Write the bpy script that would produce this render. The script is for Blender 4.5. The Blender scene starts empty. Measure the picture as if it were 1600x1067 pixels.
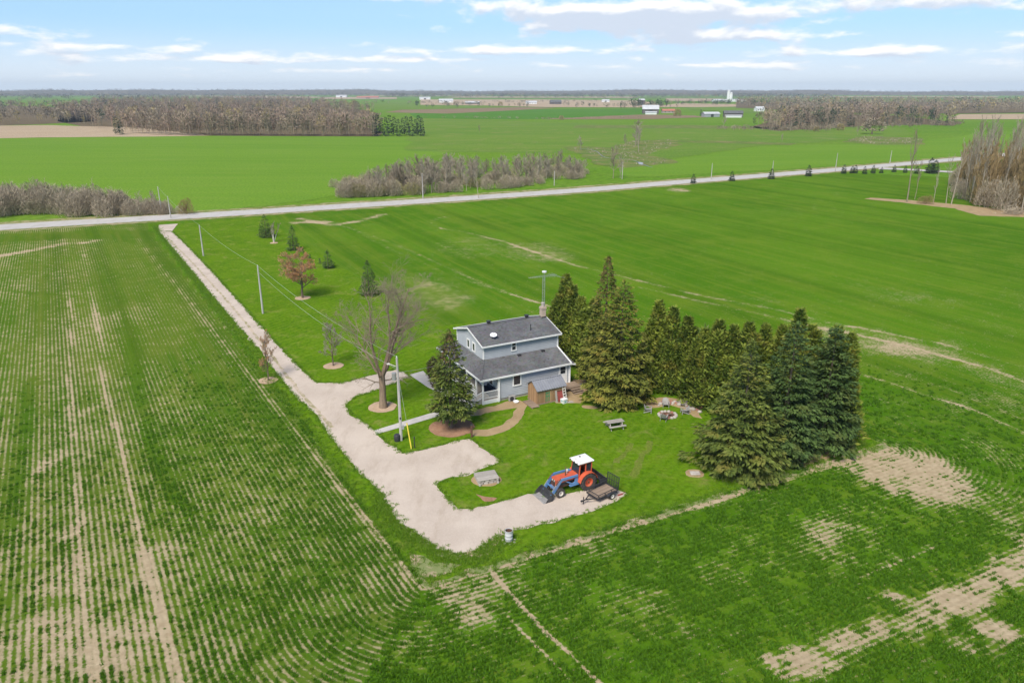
import bpy, bmesh, math, random
import numpy as np
from mathutils import Vector, Matrix

random.seed(11)
S = bpy.context.scene
COL = S.collection
R = math.radians

# ------------------------------------------------------------------ camera
H = 33.0                      # drone height above the lawn
F = 1137.0                    # focal length in pixels of the 1600 px wide photograph
PITCH = R(19.0)
cam_d = bpy.data.cameras.new('camera')
cam_d.sensor_width = 36.0
cam_d.sensor_fit = 'HORIZONTAL'
cam_d.lens = 36.0 * F / 1600.0
cam_d.clip_start = 0.5
cam_d.clip_end = 30000
cam = bpy.data.objects.new('camera', cam_d)
cam.location = (0, 0, H)
cam.rotation_euler = (math.pi / 2 - PITCH, 0, 0)
COL.objects.link(cam)
S.camera = cam

# ------------------------------------------------------------------ light and sky
SUN_EL, SUN_AZ = R(50), R(203)      # azimuth measured clockwise from +Y (behind the camera, left)
sun_d = bpy.data.lights.new('sun', 'SUN')
sun_d.energy = 2.3
sun_d.angle = R(24)
sun_d.color = (1.0, 0.93, 0.82)
sun = bpy.data.objects.new('sun', sun_d)
sdir = Vector((math.sin(SUN_AZ) * math.cos(SUN_EL), math.cos(SUN_AZ) * math.cos(SUN_EL), math.sin(SUN_EL)))
sun.rotation_euler = sdir.to_track_quat('Z', 'Y').to_euler()
sun.location = (0, 0, 200)
COL.objects.link(sun)

S.view_settings.view_transform = 'Standard'
S.view_settings.look = 'None'
S.view_settings.gamma = 1
S.view_settings.exposure = 1.15
S.view_settings.use_curve_mapping = False
S.render.engine = 'CYCLES'
S.cycles.use_denoising = True
S.cycles.max_bounces = 5
S.cycles.volume_bounces = 0
S.cycles.transparent_max_bounces = 8


def node(nt, typ, **kw):
    n = nt.nodes.new(typ)
    for k, v in kw.items():
        setattr(n, k, v)
    return n


def math_n(nt, op, a, b=None, c=None, clamp=False):
    n = node(nt, 'ShaderNodeMath', operation=op, use_clamp=clamp)
    for i, v in enumerate((a, b, c)):
        if v is None:
            continue
        if isinstance(v, (int, float)):
            n.inputs[i].default_value = v
        else:
            nt.links.new(v, n.inputs[i])
    return n.outputs[0]


def mixc(nt, fac, a, b, blend='MIX'):
    n = node(nt, 'ShaderNodeMix', data_type='RGBA', blend_type=blend)
    for i, v in ((0, fac), (6, a), (7, b)):
        if isinstance(v, (int, float)):
            n.inputs[i].default_value = v
        elif isinstance(v, (tuple, list)):
            n.inputs[i].default_value = (*v[:3], 1)
        else:
            nt.links.new(v, n.inputs[i])
    return n.outputs[2]


def ramp(nt, fac, lo, hi, smooth=True):
    n = node(nt, 'ShaderNodeMapRange', interpolation_type='SMOOTHSTEP' if smooth else 'LINEAR')
    nt.links.new(fac, n.inputs[0])
    n.inputs[1].default_value = lo
    n.inputs[2].default_value = hi
    return n.outputs[0]


def noise_n(nt, vec, scale, detail=4, rough=0.55, dist=0.0):
    n = node(nt, 'ShaderNodeTexNoise')
    n.inputs['Scale'].default_value = scale
    n.inputs['Detail'].default_value = detail
    n.inputs['Roughness'].default_value = rough
    n.inputs['Distortion'].default_value = dist
    if vec is not None:
        nt.links.new(vec, n.inputs['Vector'])
    return n.outputs[0]


def mapping(nt, vec, scale=(1, 1, 1), loc=(0, 0, 0), rot=(0, 0, 0)):
    n = node(nt, 'ShaderNodeMapping')
    n.inputs['Scale'].default_value = scale
    n.inputs['Location'].default_value = loc
    n.inputs['Rotation'].default_value = rot
    nt.links.new(vec, n.inputs['Vector'])
    return n.outputs[0]


def make_world():
    w = bpy.data.worlds.new('World')
    S.world = w
    w.use_nodes = True
    nt = w.node_tree
    nt.nodes.clear()
    out = node(nt, 'ShaderNodeOutputWorld')
    sky = node(nt, 'ShaderNodeTexSky', sky_type='NISHITA')
    sky.sun_disc = False
    sky.sun_elevation = SUN_EL
    sky.sun_rotation = SUN_AZ
    sky.altitude = 300
    sky.air_density = 1.0
    sky.dust_density = 0.15
    sky.ozone_density = 3.0
    bg = node(nt, 'ShaderNodeBackground')
    bg.inputs[1].default_value = 0.062
    nt.links.new(sky.outputs[0], bg.inputs[0])
    # clouds: flat-based cumulus, laid out in azimuth / elevation (degrees)
    tc = node(nt, 'ShaderNodeTexCoord')
    sp = node(nt, 'ShaderNodeSeparateXYZ')
    nt.links.new(tc.outputs['Generated'], sp.inputs[0])
    x, y, z = sp.outputs
    az = math_n(nt, 'MULTIPLY', math_n(nt, 'ARCTAN2', x, y), 180 / math.pi)
    el = math_n(nt, 'MULTIPLY', math_n(nt, 'ARCSINE', z), 180 / math.pi)

    def density(d_el):
        e = math_n(nt, 'ADD', el, d_el)
        # elevation compressed so that cloud layers thin out towards the horizon
        es = math_n(nt, 'MULTIPLY', math_n(nt, 'LOGARITHM', math_n(nt, 'ADD', math_n(nt, 'MAXIMUM', e, 0.0), 1.6), math.e), 8.5)
        cb = node(nt, 'ShaderNodeCombineXYZ')
        nt.links.new(math_n(nt, 'MULTIPLY', az, 0.52), cb.inputs[0])
        nt.links.new(es, cb.inputs[1])
        n = noise_n(nt, cb.outputs[0], 0.55, 9, 0.58, 0.15)
        n = math_n(nt, 'ADD', math_n(nt, 'MULTIPLY', n, 1.5), -0.25)
        for (a0, e0, wa, we, amp) in CLOUDS:
            da = math_n(nt, 'MULTIPLY', math_n(nt, 'ADD', az, -a0), 1 / wa)
            de = math_n(nt, 'MULTIPLY', math_n(nt, 'ADD', e, -e0), 1 / we)
            q = math_n(nt, 'ADD', math_n(nt, 'MULTIPLY', da, da), math_n(nt, 'MULTIPLY', de, de))
            g = math_n(nt, 'MULTIPLY', math_n(nt, 'POWER', math.e, math_n(nt, 'MULTIPLY', q, -1.0)), amp)
            n = math_n(nt, 'ADD', n, g)
        return n
    d0 = density(0.0)
    d1 = density(0.42)
    cov = ramp(nt, d0, 0.55, 0.90)
    # underside greyer: cloud above this direction is thick
    under = ramp(nt, math_n(nt, 'SUBTRACT', d1, math_n(nt, 'MULTIPLY', d0, 0.30)), 0.34, 0.70)
    ccol = mixc(nt, under, (1.0, 0.98, 0.96), (0.60, 0.66, 0.77))
    # thin veil towards the horizon
    hz = ramp(nt, el, 13.0, 0.5)
    veil = math_n(nt, 'MULTIPLY', hz, 0.80)
    bgc = node(nt, 'ShaderNodeBackground')
    nt.links.new(ccol, bgc.inputs[0])
    bgc.inputs[1].default_value = 0.54
    bgv = node(nt, 'ShaderNodeBackground')
    bgv.inputs[0].default_value = (0.35, 0.65, 1.0, 1)
    bgv.inputs[1].default_value = 0.50
    m0 = node(nt, 'ShaderNodeMixShader')
    nt.links.new(veil, m0.inputs[0])
    nt.links.new(bg.outputs[0], m0.inputs[1])
    nt.links.new(bgv.outputs[0], m0.inputs[2])
    bgw = node(nt, 'ShaderNodeBackground')
    bgw.inputs[0].default_value = (0.86, 0.93, 1.0, 1)
    bgw.inputs[1].default_value = 0.48
    m2 = node(nt, 'ShaderNodeMixShader')
    nt.links.new(math_n(nt, 'MULTIPLY', ramp(nt, el, 4.8, 0.3), 0.85), m2.inputs[0])
    nt.links.new(m0.outputs[0], m2.inputs[1])
    nt.links.new(bgw.outputs[0], m2.inputs[2])
    m0 = m2
    m1 = node(nt, 'ShaderNodeMixShader')
    nt.links.new(math_n(nt, 'MULTIPLY', cov, 0.93), m1.inputs[0])
    nt.links.new(m0.outputs[0], m1.inputs[1])
    nt.links.new(bgc.outputs[0], m1.inputs[2])
    nt.links.new(m1.outputs[0], out.inputs[0])


CLOUDS = [(5, 5.2, 8, 0.80, 0.52), (13, 5.0, 8, 0.85, 0.52), (16, 3.65, 8, 0.45, 0.50), (7, 4.3, 6, 0.35, 0.25), (0, 2.8, 9, 0.30, 0.36), (-6, 2.15, 4, 0.2, 0.26),
          (-20, 2.05, 10, 0.28, 0.36), (-27, 2.7, 6, 0.25, 0.24), (-12, 1.4, 9, 0.2, 0.22), (28, 5.3, 5.5, 0.6, 0.42), (27, 2.45, 11, 0.34, 0.36), (17, 1.7, 12, 0.22, 0.22), (-33, 3.4, 5, 0.5, 0.24), (-10, 6.2, 5, 0.3, 0.25),
          (-20, 4.6, 13, 1.1, -0.35), (27, 3.9, 9, 0.5, -0.28), (-4, 3.6, 5, 0.3, -0.15), (0, 0.4, 60, 0.7, -0.15)]
make_world()

# ------------------------------------------------------------------ helpers: measuring
CP, SP = math.cos(PITCH), math.sin(PITCH)


def G(px, py, z=0.0):
    """ground point measured in the photograph (survey of the flat farmland)"""
    a, b = (px - 800) / F, (533.5 - py) / F
    t = (H - z) / (SP - b * CP)
    return np.array([a * t, (CP + b * SP) * t])


def height_of(q, py):
    lo, hi = -5.0, 90.0
    for _ in range(50):
        m = (lo + hi) / 2
        Z = m - H
        d, u = q[1] * CP - Z * SP, q[1] * SP + Z * CP
        if 533.5 - F * u / d > py:
            lo = m
        else:
            hi = m
    return lo


# ------------------------------------------------------------------ helpers: objects
def tag(o, label=None, cat=None, group=None, kind=None):
    if label: o['label'] = label
    if cat: o['category'] = cat
    if group: o['group'] = group
    if kind: o['kind'] = kind
    return o


def empty(name, loc=(0, 0, 0), rz=0.0, label=None, cat=None, group=None):
    o = bpy.data.objects.new(name, None)
    o.empty_display_size = 0.3
    o.location = loc
    o.rotation_euler = (0, 0, rz)
    COL.objects.link(o)
    return tag(o, label, cat, group)


def link(name, me, parent=None):
    o = bpy.data.objects.new(name, me)
    COL.objects.link(o)
    if parent is not None:
        o.parent = parent
    return o


KIDS = {}


def copy_tree(o, loc, rz=0.0, sc=1.0, label=None, group=None):
    c = o.copy()
    COL.objects.link(c)
    c.location = loc
    c.rotation_euler = (0, 0, rz)
    c.scale = (sc, sc, sc) if isinstance(sc, (int, float)) else sc
    if label: c['label'] = label
    if group: c['group'] = group
    for ch in list(o.children):
        d = ch.copy()
        COL.objects.link(d)
        d.parent = c
        for gc in list(ch.children):
            e = gc.copy()
            COL.objects.link(e)
            e.parent = d
    return c


class MB:
    """collects verts / faces for one mesh"""

    def __init__(s):
        s.v, s.f = [], []

    def add(s, vs, fs):
        n = len(s.v)
        s.v += [tuple(p) for p in vs]
        s.f += [tuple(i + n for i in q) for q in fs]
        return s

    def box(s, a, b, bev=0.0):
        x0, y0, z0 = (min(a[i], b[i]) for i in range(3))
        x1, y1, z1 = (max(a[i], b[i]) for i in range(3))
        if bev <= 0:
            vs = [(x0, y0, z0), (x1, y0, z0), (x1, y1, z0), (x0, y1, z0), (x0, y0, z1), (x1, y0, z1), (x1, y1, z1), (x0, y1, z1)]
            return s.add(vs, [(3, 2, 1, 0), (4, 5, 6, 7), (0, 1, 5, 4), (1, 2, 6, 5), (2, 3, 7, 6), (3, 0, 4, 7)])
        c = bev
        vs = []
        for z, i in ((z0, c), (z0 + c, 0), (z1 - c, 0), (z1, c)):
            vs += [(x0 + i + c * (i == 0), y0 + i, z), (x1 - i - c * (i == 0), y0 + i, z), (x1 - i, y0 + i + c * (i == 0), z), (x1 - i, y1 - i - c * (i == 0), z),
                   (x1 - i - c * (i == 0), y1 - i, z), (x0 + i + c * (i == 0), y1 - i, z), (x0 + i, y1 - i - c * (i == 0), z), (x0 + i, y0 + i + c * (i == 0), z)]
        fs = [tuple(range(7, -1, -1)), tuple(range(24, 32))]
        for k in range(3):
            for j in range(8):
                fs.append((k * 8 + j, k * 8 + (j + 1) % 8, k * 8 + 8 + (j + 1) % 8, k * 8 + 8 + j))
        return s.add(vs, fs)

    def tube(s, pts, rad, n=6, cap=True):
        pts = [Vector(p) for p in pts]
        if isinstance(rad, (int, float)):
            rad = [rad] * len(pts)
        base = len(s.v)
        ref = None
        for i, p in enumerate(pts):
            d = (pts[min(i + 1, len(pts) - 1)] - pts[max(i - 1, 0)]).normalized()
            if ref is None:
                ref = d.orthogonal().normalized()
            a = (ref - d * ref.dot(d))
            a = a.normalized() if a.length > 1e-6 else d.orthogonal().normalized()
            ref = a
            b = d.cross(a)
            for k in range(n):
                t = 2 * math.pi * k / n
                s.v.append(tuple(p + (a * math.cos(t) + b * math.sin(t)) * rad[i]))
        for i in range(len(pts) - 1):
            for k in range(n):
                q = base + i * n
                s.f.append((q + k, q + (k + 1) % n, q + n + (k + 1) % n, q + n + k))
        if cap:
            s.f.append(tuple(base + k for k in range(n - 1, -1, -1)))
            q = base + (len(pts) - 1) * n
            s.f.append(tuple(q + k for k in range(n)))
        return s

    def bar(s, a, b, w, h, up=(0, 0, 1)):
        """rectangular bar from a to b, w across, h along up"""
        a, b = Vector(a), Vector(b)
        d = (b - a).normalized()
        u = Vector(up)
        sd = d.cross(u)
        if sd.length < 1e-5:
            sd = d.cross(Vector((1, 0, 0)))
        sd.normalize()
        u = sd.cross(d).normalized()
        vs = []
        for p in (a, b):
            for i, j in ((-1, -1), (1, -1), (1, 1), (-1, 1)):
                vs.append(p + sd * (i * w / 2) + u * (j * h / 2))
        return s.add(vs, [(0, 1, 2, 3), (7, 6, 5, 4), (4, 5, 1, 0), (5, 6, 2, 1), (6, 7, 3, 2), (7, 4, 0, 3)])

    def lathe(s, prof, n=20, axis='z', c=(0, 0, 0), closed=False):
        base = len(s.v)
        for r, h in prof:
            for k in range(n):
                t = 2 * math.pi * k / n
                p = (r * math.cos(t), r * math.sin(t), h)
                if axis == 'y': p = (p[0], h, p[1])
                if axis == 'x': p = (h, p[0], p[1])
                s.v.append((p[0] + c[0], p[1] + c[1], p[2] + c[2]))
        m = len(prof)
        for i in range(m if closed else m - 1):
            for k in range(n):
                j = (i + 1) % m
                s.f.append((base + i * n + k, base + i * n + (k + 1) % n, base + j * n + (k + 1) % n, base + j * n + k))
        if not closed:
            s.f.append(tuple(base + k for k in range(n - 1, -1, -1)))
            s.f.append(tuple(base + (m - 1) * n + k for k in range(n)))
        return s

    def prism(s, poly, y0, y1, axis='y'):
        """polygon in (x, z) pushed along y (or in (y, z) along x, (x, y) along z)"""
        n = len(poly)

        def P(p, h):
            return {'y': (p[0], h, p[1]), 'x': (h, p[0], p[1]), 'z': (p[0], p[1], h)}[axis]
        vs = [P(p, y0) for p in poly] + [P(p, y1) for p in poly]
        fs = [tuple(range(n)), tuple(range(2 * n - 1, n - 1, -1))]
        for i in range(n):
            fs.append((i, i + n, (i + 1) % n + n, (i + 1) % n))
        return s.add(vs, fs)

    def slab(s, quad, t):
        """a polygon (list of 3-D points, seen from above) with thickness t downwards"""
        n = len(quad)
        vs = list(quad) + [(p[0], p[1], p[2] - t) for p in quad]
        fs = [tuple(range(n)), tuple(range(2 * n - 1, n - 1, -1))]
        for i in range(n):
            fs.append((i, i + n, (i + 1) % n + n, (i + 1) % n))
        return s.add(vs, fs)

    def mesh(s, name, mat, smooth=False):
        me = bpy.data.meshes.new(name)
        me.from_pydata(s.v, [], s.f)
        bm = bmesh.new()
        bm.from_mesh(me)
        bmesh.ops.recalc_face_normals(bm, faces=bm.faces)
        bm.to_mesh(me)
        bm.free()
        me.materials.append(mat)
        if smooth:
            me.polygons.foreach_set('use_smooth', [True] * len(me.polygons))
            try:
                me.set_sharp_from_angle(angle=R(40))
            except Exception:
                pass
        me.update()
        return me

    def build(s, name, mat, parent=None, smooth=False):
        return link(name, s.mesh(name, mat, smooth), parent)


def np_mesh(name, V, Fq, mat, attrs=None, smooth=False):
    """mesh from numpy: V (n,3), Fq (m,k) with constant k"""
    me = bpy.data.meshes.new(name)
    V = np.asarray(V, np.float32)
    Fq = np.asarray(Fq, np.int32)
    m, k = Fq.shape
    me.vertices.add(len(V))
    me.vertices.foreach_set('co', V.ravel())
    me.loops.add(m * k)
    me.loops.foreach_set('vertex_index', Fq.ravel())
    me.polygons.add(m)
    me.polygons.foreach_set('loop_start', np.arange(0, m * k, k, dtype=np.int32))
    me.polygons.foreach_set('loop_total', np.full(m, k, np.int32))
    if smooth:
        me.polygons.foreach_set('use_smooth', np.ones(m, bool))
    me.materials.append(mat)
    for an, arr in (attrs or {}).items():
        at = me.attributes.new(an, 'FLOAT', 'POINT')
        at.data.foreach_set('value', np.asarray(arr, np.float32))
    me.update(calc_edges=True)
    return me


# numpy value noise
def vnoise(x, y, scale, seed=0):
    rs = np.random.default_rng(seed + 100)
    T = rs.random((256, 256))
    x, y = np.asarray(x) / scale + 1000.3, np.asarray(y) / scale + 1000.7
    xi, yi = np.floor(x).astype(int), np.floor(y).astype(int)
    fx, fy = x - xi, y - yi
    fx, fy = fx * fx * (3 - 2 * fx), fy * fy * (3 - 2 * fy)
    a, b = T[xi % 256, yi % 256], T[(xi + 1) % 256, yi % 256]
    c, d = T[xi % 256, (yi + 1) % 256], T[(xi + 1) % 256, (yi + 1) % 256]
    return (a * (1 - fx) + b * fx) * (1 - fy) + (c * (1 - fx) + d * fx) * fy


def fbm(x, y, scale, seed=0, o=4):
    t, w, a = 0, 0, 1.0
    for i in range(o):
        t = t + a * vnoise(x, y, scale / 2 ** i, seed + i * 7)
        w += a
        a *= 0.55
    return t / w


def sstep(x, a, b):
    t = np.clip((x - a) / (b - a), 0, 1)
    return t * t * (3 - 2 * t)


def poly_dist(P, line):
    d = np.full(len(P), 1e9)
    L = [np.asarray(q, float) for q in line]
    for a, b in zip(L[:-1], L[1:]):
        ab = b - a
        t = np.clip(((P - a) @ ab) / (ab @ ab), 0, 1)
        d = np.minimum(d, np.linalg.norm(P - (a + t[:, None] * ab), axis=1))
    return d


def inside(P, poly):
    x, y = P[:, 0], P[:, 1]
    r = np.zeros(len(P), bool)
    n = len(poly)
    for i in range(n):
        (x0, y0), (x1, y1) = poly[i], poly[(i + 1) % n]
        if y0 == y1:
            continue
        c = ((y0 > y) != (y1 > y)) & (x < (x1 - x0) * (y - y0) / (y1 - y0) + x0)
        r ^= c
    return r


# ------------------------------------------------------------------ materials
def new_mat(name):
    m = bpy.data.materials.new(name)
    m.use_nodes = True
    nt = m.node_tree
    nt.nodes.clear()
    out = node(nt, 'ShaderNodeOutputMaterial')
    b = node(nt, 'ShaderNodeBsdfPrincipled')
    nt.links.new(b.outputs[0], out.inputs[0])
    return m, nt, b


def setc(nt, sock, v):
    if isinstance(v, (tuple, list)):
        sock.default_value = (*v[:3], 1)
    else:
        nt.links.new(v, sock)


def objco(nt):
    return node(nt, 'ShaderNodeTexCoord').outputs['Object']


def geoco(nt):
    return node(nt, 'ShaderNodeNewGeometry').outputs['Position']


def bump(nt, b, h, strength=0.3, dist=0.05):
    n = node(nt, 'ShaderNodeBump')
    n.inputs['Strength'].default_value = strength
    n.inputs['Distance'].default_value = dist
    nt.links.new(h, n.inputs['Height'])
    nt.links.new(n.outputs[0], b.inputs['Normal'])


def simple(name, col, col2=None, scale=4.0, rough=0.7, spec=0.3, metal=0.0, stretch=(1, 1, 1), bmp=0.0, dirt=None, vary=0.0):
    m, nt, b = new_mat(name)
    v = mapping(nt, objco(nt), stretch)
    n = noise_n(nt, v, scale, 5, 0.6)
    c2 = col2 or tuple(c * 0.72 for c in col)
    c = mixc(nt, ramp(nt, n, 0.3, 0.7), col, c2)
    if dirt:
        n2 = noise_n(nt, objco(nt), scale * 0.35, 6, 0.65)
        c = mixc(nt, ramp(nt, n2, 0.52, 0.75), c, dirt)
    setc(nt, b.inputs['Base Color'], c)
    b.inputs['Roughness'].default_value = rough
    b.inputs['Specular IOR Level'].default_value = spec
    b.inputs['Metallic'].default_value = metal
    if vary:
        oi = node(nt, 'ShaderNodeObjectInfo')
        c = mixc(nt, math_n(nt, 'MULTIPLY', oi.outputs['Random'], vary), c, tuple(x * 0.42 for x in col))
        setc(nt, b.inputs['Base Color'], c)
    if bmp:
        bump(nt, b, noise_n(nt, v, scale * 4, 4), bmp, 0.02)
    return m


def leafy(name, c1, c2, c3=None, rough=0.65, trans=0.0):
    """foliage: colour varies per spray (attribute var)"""
    m, nt, b = new_mat(name)
    at = node(nt, 'ShaderNodeAttribute', attribute_name='var')
    c = mixc(nt, at.outputs['Fac'], c1, c2)
    if c3:
        n = noise_n(nt, objco(nt), 0.55, 3)
        c = mixc(nt, ramp(nt, n, 0.5, 0.75), c, c3)
    oi = node(nt, 'ShaderNodeObjectInfo')
    c = mixc(nt, math_n(nt, 'MULTIPLY', oi.outputs['Random'], 0.22), c, tuple(v * 0.55 for v in c1))
    setc(nt, b.inputs['Base Color'], c)
    b.inputs['Roughness'].default_value = rough
    b.inputs['Specular IOR Level'].default_value = 0.18
    if trans:
        tr_ = node(nt, 'ShaderNodeBsdfTranslucent')
        nt.links.new(c, tr_.inputs[0])
        ms = node(nt, 'ShaderNodeMixShader')
        ms.inputs[0].default_value = trans
        nt.links.new(b.outputs[0], ms.inputs[1])
        nt.links.new(tr_.outputs[0], ms.inputs[2])
        nt.links.new(ms.outputs[0], [q for q in nt.nodes if q.type == 'OUTPUT_MATERIAL'][0].inputs[0])
    return m


def grass_mat(name, c1, c2, c3, s1=0.05, s2=0.6, s3=5.0, stretch=None, tan=None, tan_amt=(0.62, 0.8), bmp=0.6, extra=None):
    m, nt, b = new_mat(name)
    g = geoco(nt)
    v = mapping(nt, g, *(stretch or ((1, 1, 1),)))
    a = noise_n(nt, v, s1, 4, 0.55)
    d = noise_n(nt, v, s2, 5, 0.6)
    e = noise_n(nt, g, s3, 5, 0.7)
    c = mixc(nt, ramp(nt, a, 0.35, 0.65), c1, c2)
    c = mixc(nt, math_n(nt, 'MULTIPLY', ramp(nt, d, 0.4, 0.75), 0.7), c, c3)
    c = mixc(nt, 0.55, c, mixc(nt, ramp(nt, e, 0.25, 0.75), tuple(x * 0.45 for x in c1), tuple(x * 1.35 for x in c2)))
    if tan:
        t = noise_n(nt, g, s2 * 0.5, 7, 0.7, 0.6)
        c = mixc(nt, math_n(nt, 'MULTIPLY', ramp(nt, t, *tan_amt), 0.75), c, tan)
    if extra:
        c = extra(nt, c, g)
    setc(nt, b.inputs['Base Color'], c)
    b.inputs['Roughness'].default_value = 0.95
    b.inputs['Specular IOR Level'].default_value = 0.0
    if bmp:
        bump(nt, b, e, bmp, 0.08)
    return m


SOIL1, SOIL2 = (0.50, 0.40, 0.265), (0.37, 0.285, 0.175)
ROW = 0.46


def field_mat(name, g1, g2, g3, amp=0.15, nz=2.1):
    """young crop in drilled rows: cover from attribute dens, row position from attribute rowd"""
    m, nt, b = new_mat(name)
    g = geoco(nt)
    dens = node(nt, 'ShaderNodeAttribute', attribute_name='dens').outputs['Fac']
    rowd = node(nt, 'ShaderNodeAttribute', attribute_name='rowd').outputs['Fac']
    st = math_n(nt, 'COSINE', math_n(nt, 'MULTIPLY', rowd, 2 * math.pi / ROW))
    n1 = noise_n(nt, g, 3.4, 7, 0.78)
    n2 = noise_n(nt, g, 0.35, 4, 0.6)
    n3 = noise_n(nt, g, 0.022, 3, 0.5)
    n4 = noise_n(nt, g, 0.11, 4, 0.6)
    k = math_n(nt, 'ADD', dens, math_n(nt, 'MULTIPLY', st, amp))
    k = math_n(nt, 'ADD', k, math_n(nt, 'MULTIPLY', math_n(nt, 'SUBTRACT', n1, 0.5), nz))
    k = math_n(nt, 'ADD', k, math_n(nt, 'MULTIPLY', math_n(nt, 'SUBTRACT', n2, 0.5), 0.6))
    n5 = noise_n(nt, g, 0.85, 5, 0.7)
    k = math_n(nt, 'ADD', k, math_n(nt, 'MULTIPLY', math_n(nt, 'SUBTRACT', n5, 0.5), 1.1))
    cov = ramp(nt, k, 0.18, 0.62)
    gc = mixc(nt, ramp(nt, n3, 0.35, 0.65), g1, g2)
    gc = mixc(nt, math_n(nt, 'MULTIPLY', ramp(nt, n4, 0.45, 0.75), 0.6), gc, g3)
    # drill passes: faint lighter and duller bands that follow the rows
    rv = node(nt, 'ShaderNodeCombineXYZ')
    nt.links.new(rowd, rv.inputs[0])
    nt.links.new(math_n(nt, 'MULTIPLY', n3, 6.0), rv.inputs[1])
    ps = noise_n(nt, rv.outputs[0], 0.55, 5, 0.7)
    gc = mixc(nt, math_n(nt, 'MULTIPLY', ramp(nt, ps, 0.42, 0.70), 0.55), gc, (g3[0] * 1.15, g3[1] * 0.98, g3[2] * 1.2))
    ps2 = noise_n(nt, mapping(nt, rv.outputs[0], (1, 1, 1), (31, 0, 0)), 0.16, 3, 0.6)
    gc = mixc(nt, math_n(nt, 'MULTIPLY', ramp(nt, ps2, 0.45, 0.68), 0.45), gc, tuple(x * 0.66 for x in g1))
    n6 = noise_n(nt, g, 0.9, 6, 0.75)
    gc = mixc(nt, math_n(nt, 'MULTIPLY', ramp(nt, n6, 0.52, 0.78), 0.35), gc, (0.22, 0.23, 0.06))
    gc = mixc(nt, ramp(nt, n1, 0.3, 0.7), mixc(nt, 0.5, gc, tuple(x * 0.4 for x in g1)), gc)
    sc = mixc(nt, ramp(nt, noise_n(nt, g, 1.4, 6, 0.7), 0.3, 0.7), SOIL1, SOIL2)
    sc = mixc(nt, math_n(nt, 'MULTIPLY', ramp(nt, math_n(nt, 'ADD', st, math_n(nt, 'MULTIPLY', n1, 1.4)), 0.1, 1.6), 0.13), sc, (0.22, 0.19, 0.10))
    # straw and small leaves between the rows where the stand is good
    sc = mixc(nt, math_n(nt, 'MULTIPLY', ramp(nt, dens, 0.25, 0.62), 0.55), sc, (0.27, 0.265, 0.115))
    setc(nt, b.inputs['Base Color'], mixc(nt, cov, sc, gc))
    b.inputs['Roughness'].default_value = 0.9
    b.inputs['Specular IOR Level'].default_value = 0.0
    bump(nt, b, math_n(nt, 'ADD', n1, math_n(nt, 'MULTIPLY', st, 0.03)), 0.8, 0.14)
    return m


def gravel_mat(name, c1, c2, c3, weeds=None, s=0.25):
    m, nt, b = new_mat(name)
    g = geoco(nt)
    a = noise_n(nt, g, s, 5, 0.6)
    d = noise_n(nt, g, 6.0, 6, 0.75)
    c = mixc(nt, ramp(nt, a, 0.35, 0.65), c1, c2)
    c = mixc(nt, math_n(nt, 'MULTIPLY', ramp(nt, d, 0.45, 0.75), 0.6), c, c3)
    e = noise_n(nt, g, 14.0, 3, 0.8)
    c = mixc(nt, math_n(nt, 'MULTIPLY', ramp(nt, e, 0.5, 0.72), 0.35), c, tuple(x * 0.55 for x in c2))
    h = noise_n(nt, mapping(nt, g, (1, 0.35, 1), (0, 0, 0), (0, 0, R(-32))), 0.7, 6, 0.68)
    c = mixc(nt, math_n(nt, 'MULTIPLY', ramp(nt, h, 0.46, 0.72), 0.55), c, (c2[0] * 0.80, c2[1] * 0.77, c2[2] * 0.72))
    if weeds:
        w = noise_n(nt, g, 0.5, 8, 0.75, 0.8)
        c = mixc(nt, math_n(nt, 'MULTIPLY', ramp(nt, w, *weeds[1]), 0.7), c, weeds[0])
    setc(nt, b.inputs['Base Color'], c)
    b.inputs['Roughness'].default_value = 0.95
    b.inputs['Specular IOR Level'].default_value = 0.1
    bump(nt, b, d, 0.5, 0.03)
    return m


M = {}
M['ground'] = grass_mat('far_grass', (0.090, 0.205, 0.016), (0.14, 0.25, 0.022), (0.18, 0.24, 0.05), 0.006, 0.04, 0.4, ((0.16, 1, 1), (0, 0, 0), (0, 0, R(-28))))
M['crop_l'] = field_mat('crop_left', (0.074, 0.165, 0.010), (0.110, 0.195, 0.014), (0.168, 0.222, 0.032), 0.24, 1.5)
M['crop_r'] = field_mat('crop_right', (0.070, 0.182, 0.006), (0.104, 0.232, 0.010), (0.168, 0.255, 0.022), 0.17, 2.4)
MOW = R(28)


def mow_stripes(nt, c, g):
    v = mapping(nt, g, (1, 1, 1), (0, 0, 0), (0, 0, R(32)))
    w = node(nt, 'ShaderNodeTexWave', wave_type='BANDS', bands_direction='X')
    w.inputs['Scale'].default_value = 0.30
    w.inputs['Distortion'].default_value = 2.2
    w.inputs['Detail'].default_value = 2
    w.inputs['Detail Scale'].default_value = 0.6
    nt.links.new(v, w.inputs['Vector'])
    c = mixc(nt, math_n(nt, 'MULTIPLY', w.outputs['Fac'], 0.22), c, (0.155, 0.245, 0.02))
    sx = node(nt, 'ShaderNodeSeparateXYZ')
    nt.links.new(g, sx.inputs[0])
    return c


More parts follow.
